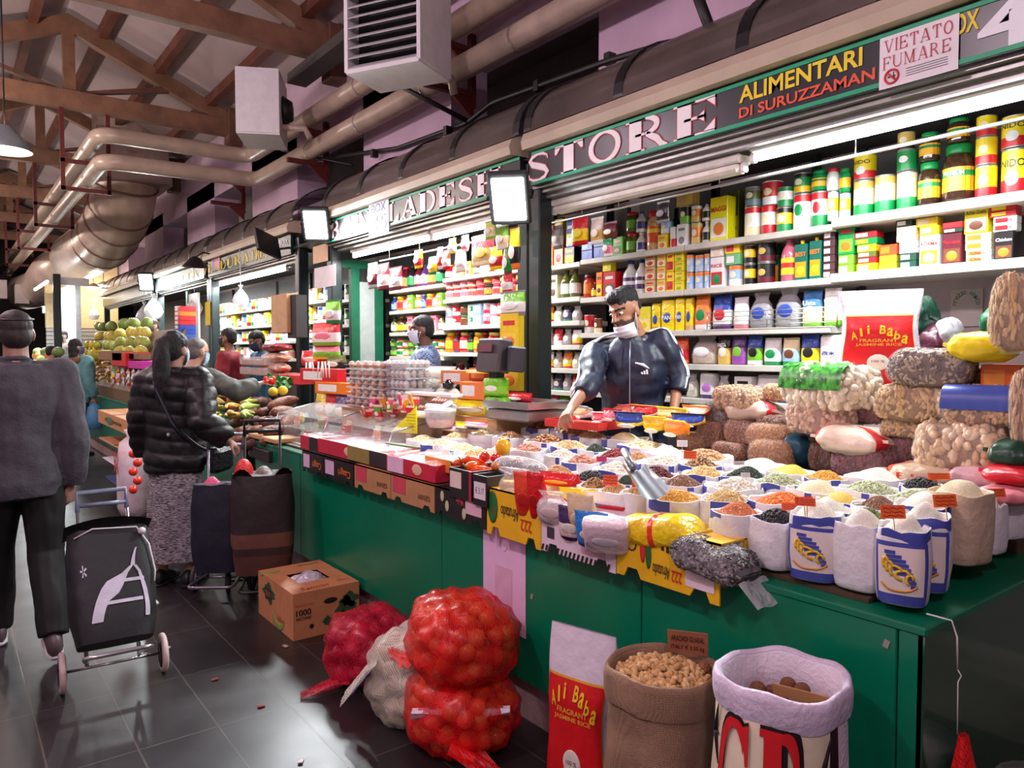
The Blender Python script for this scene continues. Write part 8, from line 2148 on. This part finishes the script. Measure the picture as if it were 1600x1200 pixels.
# woman in the black padded jacket ----------------------------------------------
def ext_woman(t, P, ln, MH, s):
 k = MB(); k.tube(fillet([ln((-.10, -.10, 1.47)), ln((-.02, -.185, 1.36)), ln((.10, -.20, 1.12)), ln((.23, -.10, .96)), ln((.25, .05, .92))], .06), .012, 6, flat=.4); k.build('bag_strap', mat((30, 30, 44), .4), t)
 k = MB(); k.box(ln((.27, .10, .86)), (.10, .24, .17), bev=.03); k.build('shoulder_bag', mat((24, 24, 28), .4, bump=.5, bscale=60), t)
 k = MB(); k.tube([ln((.08 * math.cos(a), -.01 + .075 * math.sin(a), 1.48)) for a in [2 * PI * i / 16 for i in range(16)]], .032, 8, closed=True); k.build('hood_collar', mat((22, 20, 24), .5), t)
 k = MB(); k.sphere(ln((.05, -.178, 1.06)), (.012, .006, .012), 8, 6); k.build('badge', mat((170, 170, 176), .3), t)
m_skirt2 = bpy.data.materials.new('mat_skirt'); m_skirt2.use_nodes = True; _n = m_skirt2.node_tree; _w = _n.nodes.new('ShaderNodeTexNoise'); _w.inputs['Scale'].default_value = 40; _w.inputs['Detail'].default_value = 4; _mp = _n.nodes.new('ShaderNodeMapping'); _mp.inputs['Scale'].default_value = (1, 1, 6); _tc = _n.nodes.new('ShaderNodeTexCoord'); _n.links.new(_tc.outputs['Object'], _mp.inputs[0]); _n.links.new(_mp.outputs[0], _w.inputs['Vector'])
_r3 = _n.nodes.new('ShaderNodeValToRGB'); _r3.color_ramp.elements[0].position = .4; _r3.color_ramp.elements[0].color = lin((66, 64, 68)); _r3.color_ramp.elements[1].position = .62; _r3.color_ramp.elements[1].color = lin((190, 180, 184)); _n.links.new(_w.outputs['Fac'], _r3.inputs[0]); _n.links.new(_r3.outputs[0], _n.nodes['Principled BSDF'].inputs['Base Color']); _n.nodes['Principled BSDF'].inputs['Roughness'].default_value = .9
person('person in a black padded jacket and long grey skirt seen from behind with a ponytail', (1.22, 5.28, 0), 42, 1.68, WJ={'wR': wpt(357, 688, 4.85), 'eR': wpt(318, 660, 4.78)}, head=(10, -4, 0), skin=(186, 140, 120), hair=(22, 20, 22), hairst='ponytail', mask=(170, 196, 220), vox=.010, width=.98,
       top=dict(m=mat((15, 14, 17), .5, var=.2), g=.046, len=.93, fold=.014, fs=7, puff=.011, zlo=.80, name='padded_jacket'), bottom=dict(kind='skirt', m=m_skirt2, hem=.17, fold=.008), shoes=(30, 28, 32), hands={'R': dict(curl=.7, n=(0, .2, -1))}, extras=ext_woman)
def ext_glasses(t, P, ln, MH, s):
 k = MB()
 for q in (-1, 1): k.tube([MH @ Vector((q * .031 + .021 * math.cos(a), .098, .136 + .015 * math.sin(a))) for a in [2 * PI * i / 14 for i in range(14)]], .002, 5, closed=True); k.tube([MH @ Vector((q * .052, .095, .14)), MH @ Vector((q * .08, .0, .138))], .002, 5)
 k.build('glasses', mat((26, 24, 26), .3), t)
person('old person with glasses and blue mask in an olive jacket reaching over the plantains', (1.42, 6.15, 0), 60, 1.68, WJ={'wR': wpt(404, 600, 5.75), 'eR': wpt(368, 612, 5.6)}, head=(8, -14, 0), skin=(186, 140, 118), hair=(96, 90, 88), hairst='cropped', mask=(150, 186, 214), vox=.012, lean=(0, .20), top=dict(m=DK((66, 70, 62)), g=.035, len=.95, fold=.016, name='jacket'), bottom=dict(kind='trousers', m=DK((96, 112, 150)), g=.02), shoes=(50, 44, 44), hands={'R': dict(curl=.6, n=(0, 0, -1))}, extras=ext_glasses)
m_check = bpy.data.materials.new('mat_check'); m_check.use_nodes = True; _n = m_check.node_tree; _c = _n.nodes.new('ShaderNodeTexChecker'); _c.inputs['Scale'].default_value = 75; _c.inputs['Color1'].default_value = lin((38, 62, 112)); _c.inputs['Color2'].default_value = lin((140, 160, 196)); _tc = _n.nodes.new('ShaderNodeTexCoord'); _n.links.new(_tc.outputs['Object'], _c.inputs[0]); _n.links.new(_c.outputs[0], _n.nodes['Principled BSDF'].inputs['Base Color'])
person('person in a blue checked shirt and white mask seen in profile behind the egg cartons', (3.10, 5.2, ZP), -62, 1.70, head=(0, -4, 0), skin=(120, 84, 64), hair=(24, 22, 24), hairst='short', mask=(206, 214, 232), vox=.011, top=dict(m=m_check, g=.024, len=.9, fold=.012, name='shirt', collar=.016), bottom=dict(kind='trousers', m=DK((40, 44, 60))))
person('person in a dark red jumper and black mask under the greengrocer sign', (2.62, 8.75, ZP), -52, 1.68, head=(6, 0, 0), skin=(140, 96, 76), hair=(26, 22, 22), hairst='short', mask=(26, 26, 30), vox=.014, top=dict(m=DK((140, 26, 40)), g=.028, name='jumper'), bottom=dict(kind='trousers', m=DK((36, 36, 44))))
person('person in a teal blue shirt and navy mask looking down beside the stacked bean sacks', (2.92, 8.5, ZP), -95, 1.66, head=(0, -26, 0), skin=(150, 108, 84), hair=(24, 22, 24), hairst='short', mask=(40, 50, 80), vox=.014, top=dict(m=DK((30, 84, 112)), g=.026, name='shirt', collar=.014), bottom=dict(kind='trousers', m=DK((36, 36, 44))))
def ext_fur(t, P, ln, MH, s):
 k = MB(); k.tube([ln((.15 * math.cos(a), -.04 + .13 * math.sin(a), 1.44 + .02 * math.sin(a))) for a in [2 * PI * i / 18 for i in range(18)]], .055, 9, closed=True); k.build('fur_trim', mat((130, 92, 56), .9, var=.4, vscale=60, bump=1, bscale=90), t)
 k = MB(); k.lathe([(.02, .40), (.09, .34), (.12, .15), (.10, .02), (.03, 0)], 14, c=P['wR'] + Vector((0, 0, -.48))); k.build('plastic_bag', mat((90, 150, 200), .3, bump=.5, alpha=.85), t)
person('person in a teal coat with brown fur hood and dotted mask at the fruit stall', (1.58, 12.7, 0), 55, 1.74, head=(25, 0, 0), skin=(170, 124, 104), hair=(24, 20, 22), hairst='long', mask=(60, 60, 110), vox=.016, width=1.05, top=dict(m=DK((94, 146, 152)), g=.05, zlo=.80, name='coat'), bottom=dict(kind='trousers', m=DK((50, 54, 66))), shoes=(36, 34, 36), extras=ext_fur)
person('person in a dark grey top looking down over the melons', (2.9, 13.7, ZP + .25), -110, 1.72, head=(0, -20, 0), skin=(140, 100, 80), hair=(50, 34, 26), hairst='short', mask=(30, 30, 34), vox=.018, top=dict(m=DK((70, 64, 66)), g=.03), bottom=dict(kind='trousers', m=DK((36, 36, 44))))
person('distant person in a black coat stretching an arm over the far stall', (1.55, 15.6, 0), 70, 1.66, J={'wL': (-.25, .55, 1.15), 'eL': (-.22, .30, 1.2)}, skin=(180, 140, 120), hair=(30, 24, 24), hairst='short', mask=(26, 26, 30), vox=.02, top=dict(m=DK((34, 32, 38)), g=.04), bottom=dict(kind='trousers', m=DK((36, 36, 44))))
person('distant person in a grey and black vest below the white far light', (2.02, 18.0, .25), -120, 1.74, skin=(176, 136, 116), hair=(34, 26, 24), hairst='short', mask=(40, 36, 40), vox=.02, top=dict(m=DK((120, 116, 110)), g=.03, name='vest'), bottom=dict(kind='trousers', m=DK((36, 36, 44))))
# ================================================================ the stalls further along
def one(name, cat, b, m, p, desc, place, rot=(0, 0, 0)):
 t = thing(name, None, cat, p, rot=rot); b.build({'melon': 'rind', 'banana': 'peel', 'plantain': 'peel', 'yam': 'skin', 'fruit': 'skin'}.get(name, 'body'), m, t); reg(t, place, desc, 0, 0); return t
# fruit stall: melons over crates
MC = [(186, 176, 70), (150, 160, 70), (206, 186, 80), (120, 140, 60)]
for k in range(34):
 px = 146 + (k * 31 + 7 * (k % 4)) % 88; lv = k % 4; py = 556 - lv * 15 - 4 * (px > 185)
 p = PX(px, py, 2.15 + .12 * lv); b = MB(); b.sphere((0, 0, .02), (.085, .085, .10), 12, 9); b.cyl((0, 0, .11), (0, 0, .14), .008, n=5)
 one('melon', 'melon', b, mat(MC[k % 4], .5, var=.25, vscale=30, bump=.3), p, '%s melon' % ['yellow green', 'green', 'yellow', 'dark green'][k % 4], 'on the fruit stall', (rnd.uniform(-1, 1), rnd.uniform(-1, 1), 0))
b = MB(); b.prism([(-.22, 0), (.42, 0), (.42, .98), (0, .35), (-.22, .15)], 4.8, plane_M((2.14, 15.2, .887), (1, 0, 0), ZT)); o = b.build('display_rack', mat((110, 84, 60), .7)); tag(o, 'sloped wooden rack under the melons on the fruit stall', 'rack')
def carton(px0, px1, yt, yb, X, deep, col, desc, marks=None):
 a = PX(px0, yt, X); c = PX(px1, yb, X); w = abs(a.y - c.y); h = a.z - c.z
 t = thing('cardboard_box', desc, 'box', (X, (a.y + c.y) / 2, c.z)); b = MB(); b.box((deep / 2, 0, h / 2), (deep, w, h), bev=.006); b.build('carton_body', mat(col, .65, var=.12), t)
 b = MB(); b.box((deep / 2, 0, h + .001), (deep * .98, w * .06, .003)); b.build('top_seam', mat(tuple(int(x * .7) for x in col), .7), t)
 if marks: marks(t, w, h, deep)
 return t
carton(154, 190, 548, 564, 1.95, .16, (150, 110, 76), 'brown open crate under the pile of melons'); carton(197, 215, 552, 562, 2.0, .16, (120, 86, 60), 'small brown crate right of the melons')
carton(186, 220, 563, 577, 1.98, .25, (196, 40, 160), 'magenta box among the fruit stall packs'); carton(175, 196, 551, 573, 1.95, .2, (206, 40, 34), 'red window box left of the magenta box'); carton(196, 209, 550, 562, 2.0, .2, (200, 60, 50), 'smaller red box behind the magenta box')
def banana(L, r, bend=.25):
 b = MB(); n = 9; pts = [(L * (i / (n - 1) - .5), 0, -bend * L * (1 - (2 * i / (n - 1) - 1) ** 2)) for i in range(n)]; b.tube(pts, [r * q for q in (.3, .45, .85, 1, 1, 1, .9, .55, .25)], 7); return b
BM = banana(.20, .019)
for k in range(30):
 px = 137 + (k * 17) % 38; py = 592 - (k % 5) * 6; p = PX(px, py, 1.98 + .05 * (k % 5))
 one('banana', 'banana', BM, mat([(206, 166, 50), (186, 140, 40), (150, 104, 40)][k % 3], .45, var=.3, vscale=40), p, 'ripe banana', 'in the heap of the fruit stall', (rnd.uniform(1.2, 2), rnd.uniform(-.3, .3), rnd.uniform(.5, 1.4)))
for k in range(12):
 p = PX(134 + (k * 7) % 20, 566 - (k // 3) * 9, 2.15); b = MB(); b.sphere((0, 0, 0), (.06, .06, .075), 10, 8); one('fruit', 'fruit', b, mat([(226, 190, 40), (176, 180, 60)][k % 2], .4, var=.2), p, 'yellow round fruit', 'left of the melons')
PKC = [[(226, 200, 190), R_, O_], [LG, W_, G_], [Y_, R_, W_], [(206, 196, 200), PK, W_], [O_, W_, R_], [W_, LB, PK]]
for k in range(20):
 px = 166 + (k % 7) * 8; py = 582 + (k // 7) * 9; p = PX(px, py + 5, 1.95 + .02 * (2 - k // 7)); dd = depth(p)
 o = put('hang', p, 9 / FPX * dd, 12 / FPX * dd, .05, PKC[k % 6], None, rnd.uniform(-.3, .5)); reg(o, 'on the fruit stall front', 'small bright pack', 0, 0)
# banana boxes and sacks in front of the fruit stall
def mk(t, w, h, d):
 b = MB(); b.box((-.002, 0, h * .5), (.003, w * .5, h * .2)); b.build('print', mat((110, 66, 44), .6), t); b = MB(); b.sphere((-.002, w * .1, h * .5), (.002, w * .12, h * .3), 12, 6); b.build('leaf_print', mat((80, 120, 90), .6), t)
carton(153, 205, 640, 683, 1.44, .4, (196, 140, 92), 'upper brown banana box of the stack by the pale counter', mk); carton(154, 205, 683, 714, 1.44, .4, (176, 112, 72), 'lower brown banana box of the stack by the pale counter', mk)
carton(160, 204, 714, 745, 1.44, .38, (206, 196, 220), 'white box with blue trim under the banana boxes'); carton(166, 204, 745, 772, 1.44, .36, (50, 60, 120), 'blue plastic crate at the bottom of the box stack')
p = PX(212, 772, 1.42); t = thing('printed_sack', 'white sack with a red letter standing before the box stack', 'sack', (p.x, p.y, 0)); b = MB(); b.lathe([(.12, 0), (.16, .1), (.16, .5), (.13, .7), (.06, .76), (.09, .82)], 18); b.build('sack_cloth', mat((226, 206, 212), .5, bump=.4, bscale=14), t)
b = MB(); serif(b, 'R', -.07, .09, .42, .64, plane_M((-.165, 0, 0), XT, ZT)); b.build('lettering', mat((200, 40, 50), .5), t)
for k in range(6):
 p = PX(208 + (k % 2) * 7, 765 - k * 14, 1.26); b = MB(); b.sphere((0, 0, 0), .036, 10, 8); one('fruit', 'fruit', b, mat((226, 60, 40), .3), p, 'red tomato', 'in the net before the white sack')
# greengrocer counter: plantains, yams, citrus
PB = banana(.29, .030, .16)
for k in range(40):
 row_ = k % 5; px = 322 + (k * 23) % 92; py = 648 - row_ * 11; p = PX(px, py, 1.95 + .09 * row_)
 one('plantain', 'plantain', PB, mat([(176, 180, 80), (206, 186, 76), (196, 140, 50), (160, 176, 80)][k % 4], .45, var=.25, vscale=30), p, '%s plantain' % ['green', 'yellow', 'orange brown', 'pale green'][k % 4], 'on the greengrocer counter', (rnd.uniform(1.3, 1.9), rnd.uniform(-.2, .2), 1.2 + rnd.uniform(-.5, .5)))
for k in range(30):
 row_ = k % 5; px = 366 + (k * 19) % 84; py = 690 - row_ * 15; p = PX(px, py, 1.92 + .08 * row_); b = MB(); b.tube([(-.14, 0, 0), (-.11, 0, 0), (-.03, 0, .006), (.06, 0, .004), (.12, 0, 0), (.15, 0, 0)], [.016, .038, .050, .048, .032, .012], 9)
 one('yam', 'yam', b, mat([(110, 64, 48), (136, 84, 62), (92, 54, 44)][k % 3], .55, var=.4, vscale=30, bump=.5), p, '%s cassava root' % ['dark brown', 'brown', 'reddish brown'][k % 3], 'on the greengrocer counter', (0, rnd.uniform(-.2, .2), rnd.uniform(.0, 1.0)))
for k, (px, py, c_) in enumerate(((427, 612, (216, 190, 40)), (442, 610, (226, 190, 40)), (400, 690, (226, 140, 40)), (412, 690, (226, 150, 40)), (436, 692, (206, 150, 50)), (396, 708, (206, 120, 40)))):
 b = MB(); b.sphere((0, 0, 0), (.04, .04, .036), 12, 9); one('fruit', 'fruit', b, mat(c_, .35, var=.1), PX(px, py, 2.1 if py < 650 else 1.9), 'yellow mango' if py < 650 else 'orange citrus fruit', 'by the glass case')
for k in range(14):
 p = PX(418 + (k * 5) % 40, 600 - (k % 3) * 5, 2.3); b = MB(); b.grid(lambda u, v: ((u - .5) * .10, (v - .5) * .05 * math.sin(PI * u), .03 * math.sin(u * 6)), 5, 3); one('leafy_green', 'vegetable', b, mat((50, 120, 50), .5, var=.3), p, 'green leaf bunch', 'behind the mangoes', (rnd.uniform(-1, 1), rnd.uniform(-1, 1), k))
b = MB(); [b.sphere((.03 * math.cos(k * 1.2), .03 * math.sin(k * 1.2), .012 * (k % 3)), .02, 8, 6) for k in range(7)]; one('fruit', 'fruit', b, mat((220, 40, 30), .3), PX(421, 597, 2.02), 'red tomato bunch', 'in the hand of the old person')
carton(388, 428, 676, 694, 1.84, .2, (206, 160, 110), 'small kraft carton in front of the cassava roots'); carton(388, 420, 696, 724, 1.83, .2, (40, 34, 30), 'black and gold carton hanging at the counter corner')
for k, (yt, yb, c_) in enumerate(((536, 550, (120, 40, 46)), (551, 566, (206, 176, 150)), (567, 582, (196, 150, 130)))):
 print_sack(432, (yt + yb) / 2, 54, yb - yt, 2.5, c_, [None, (170, 130, 110), (206, 190, 176)][k], 'flat %s sack of the stack' % ['dark red', 'tan', 'pale brown'][k]); REG[-1] = (REG[-1][0], 'beside the greengrocer pillar') + REG[-1][2:]
carton(412, 458, 583, 602, 2.42, .3, (190, 36, 40), 'red carton with white labels under the flat sacks'); carton(423, 448, 462, 520, 2.62, .12, (196, 160, 116), 'upright wooden coloured box above the flat sacks'); carton(448, 462, 462, 528, 2.66, .12, (40, 34, 34), 'upright black box beside the wooden coloured one')
for k, (yt, yb) in enumerate(((557, 572), (573, 588))):
 a = PX(374, yt, 2.35); c = PX(412, yb, 2.35); t = thing('plastic_container', '%s clear plastic container beside the flat sacks' % ['upper', 'lower'][k], 'container', (2.35, (a.y + c.y) / 2, c.z)); b = MB(); b.box((.1, 0, (a.z - c.z) / 2), (.2, abs(a.y - c.y), (a.z - c.z) * .96), bev=.01); b.build('container_body', film(.4, .1), t); b = MB(); b.box((.1, 0, .03), (.18, abs(a.y - c.y) * .9, .05)); b.build('contents', mat((170, 110, 70), .5, var=.4), t)
# stacked packets, hanging bags, papers
for k in range(8):
 px_item('beside the pale panel', 1.02 + k * .075, 'box', 262, 292, 0, [[R_, B_, O_, R_, B_, (60, 90, 170), B_, R_][k], W_, R_], 'flat %s packet' % ['red', 'blue', 'orange', 'red', 'blue', 'light blue', 'blue', 'red'][k], X=2.5) if False else reg(put('box', PX(277, 536 - k * 7, 2.5), .30, .07, .2, [[B_, (60, 90, 170), B_, B_, R_, R_, O_, R_][k], W_, R_]), 'stacked before the pale panel', 'flat %s packet' % ['dark blue', 'light blue', 'blue', 'dark blue', 'red', 'red', 'orange', 'red'][k], 0, 0)
b = MB(); b.box((0, 0, .75), (.03, .5, 1.5)); t = thing('partition_panel', 'pale panel with green frame beside the stacked packets', 'panel', (2.9, 10.2 + 1.1, ZP + .75)); b.build('panel', mat((206, 216, 214), .4), t); b = MB(); b.box((0, .3, .75), (.05, .1, 1.6)); b.build('frame_post', m_greenf, t)
for k, (px, py, r, c_) in enumerate(((226, 488, .15, (226, 230, 236)), (240, 478, .16, (236, 238, 240)), (233, 500, .14, (200, 220, 206)), (304, 474, .11, (220, 220, 226)), (376, 462, .10, (226, 226, 230)), (147, 488, .12, (216, 220, 226)), (127, 500, .12, (60, 130, 210)))):
 p = PX(px, py, 2.93); t = thing('hanging_bag', '%s plastic bag hung %s' % (('blue' if k == 6 else ['upper pale', 'large white', 'lower greenish', 'knotted white', 'small knotted', 'far white'][k]), ['under the floodlight', 'under the floodlight', 'under the floodlight', 'under the pale fruit sign', 'under the greengrocer sign', 'before the grey shutter', 'before the grey shutter'][k]), 'bag', p)
 b = MB(); b.lathe([(.01, -r * 1.5), (r * .7, -r * 1.4), (r, -r * .6), (r * .8, 0), (r * .35, r * .6), (r * .1, r * .9), (r * .3, r * 1.3)], 14); b.build('bag_body', film(.7, .25, c_, 1, 14), t); b = MB(); b.cyl((0, 0, r * .9), (0, 0, max(r * 3, 2.83 - p.z)), .005, n=5); b.build('string', m_white, t)
sheet('paper_sheet', 'tilted white paper sheet pinned on the greengrocer pillar', 'paper', 441, 466, 455, 498, 2.998, yt1=462, yb1=506); sheet('paper_sheet', 'white paper sheet hung below the left floodlight', 'paper', 491, 524, 420, 446, 2.99, yt1=412, yb1=452); sheet('paper_sheet', 'coloured poster sheet hung above the white paper by the floodlight', 'paper', 489, 512, 383, 410, 2.99, col=(240, 206, 170)); sheet('paper_sheet', 'yellow strip poster on the pillar before the pale panel', 'paper', 320, 328, 472, 508, 2.998, col=(236, 214, 40))
# closed beige kiosk and the bright stall at the end of the aisle
t = thing('shutter_kiosk', 'closed beige roller shutter kiosk at the far end', 'kiosk', (2.45, 21.6, 0)); b = MB(); b.box((.4, 0, 3.0), (1.6, .2, 1.7)); b.build('fascia', mat((206, 186, 140), .6), t)
for k in range(10): b = MB(); b.box((.4, -.05, 1.2 + .1 * k), (1.6, .06, .09), bev=.01); b.build('shutter_slat', mat((160, 156, 150), .5), t)
t = thing('far_stall', 'distant brightly lit stall at the end of the aisle', 'stall', (1.75, 16.2, 0)); b = MB(); b.box((.5, 3.4, 1.5), (.1, 4.0, 3.0)); b.build('back_panel', mat((216, 226, 232), .5), t); b = MB(); b.box((-.1, 2, .68), (.5, 4.0, 1.36)); b.build('counter', mat((120, 140, 130), .5), t)
b = MB(); b.box((.3, .3, 2.9), (.5, .1, .14)); b.build('awning', mat((216, 220, 226), .5), t); b = MB(); b.box((-.02, 0, 1.5), (.12, .12, 3)); b.build('pillar', m_frame, t)
lamp('far_stall_light', 'AREA', (1.7, 18.6, 2.9), 120, (.92, .97, 1), .3, 2.5)
t = thing('tube_light', 'distant lit tube over the far bright stall', 'light', (1.7, 18.6, 2.95), group='fluorescent tube lights'); b = MB(); b.cyl((0, -1.2, 0), (0, 1.2, 0), .03, n=8); b.build('tube', mat((250, 252, 255), .3, var=0, emit=14), t)
for k in range(16):
 p = PX(56 + (k * 13) % 36, 568 - (k % 4) * 6, 1.62); b = MB(); b.sphere((0, 0, 0), (.10, .10, .09), 9, 7); one('fruit', 'fruit', b, mat([(206, 200, 190), (160, 170, 90), (214, 130, 60), (120, 140, 80)][k % 4], .5, var=.2), p, '%s produce heap' % ['pale', 'green', 'orange', 'dark green'][k % 4], 'on the far bright stall')
finish_labels()
for r in REG:
 if len(r[0]["label"].split()) > 16: print("LONG", r[0]["label"])
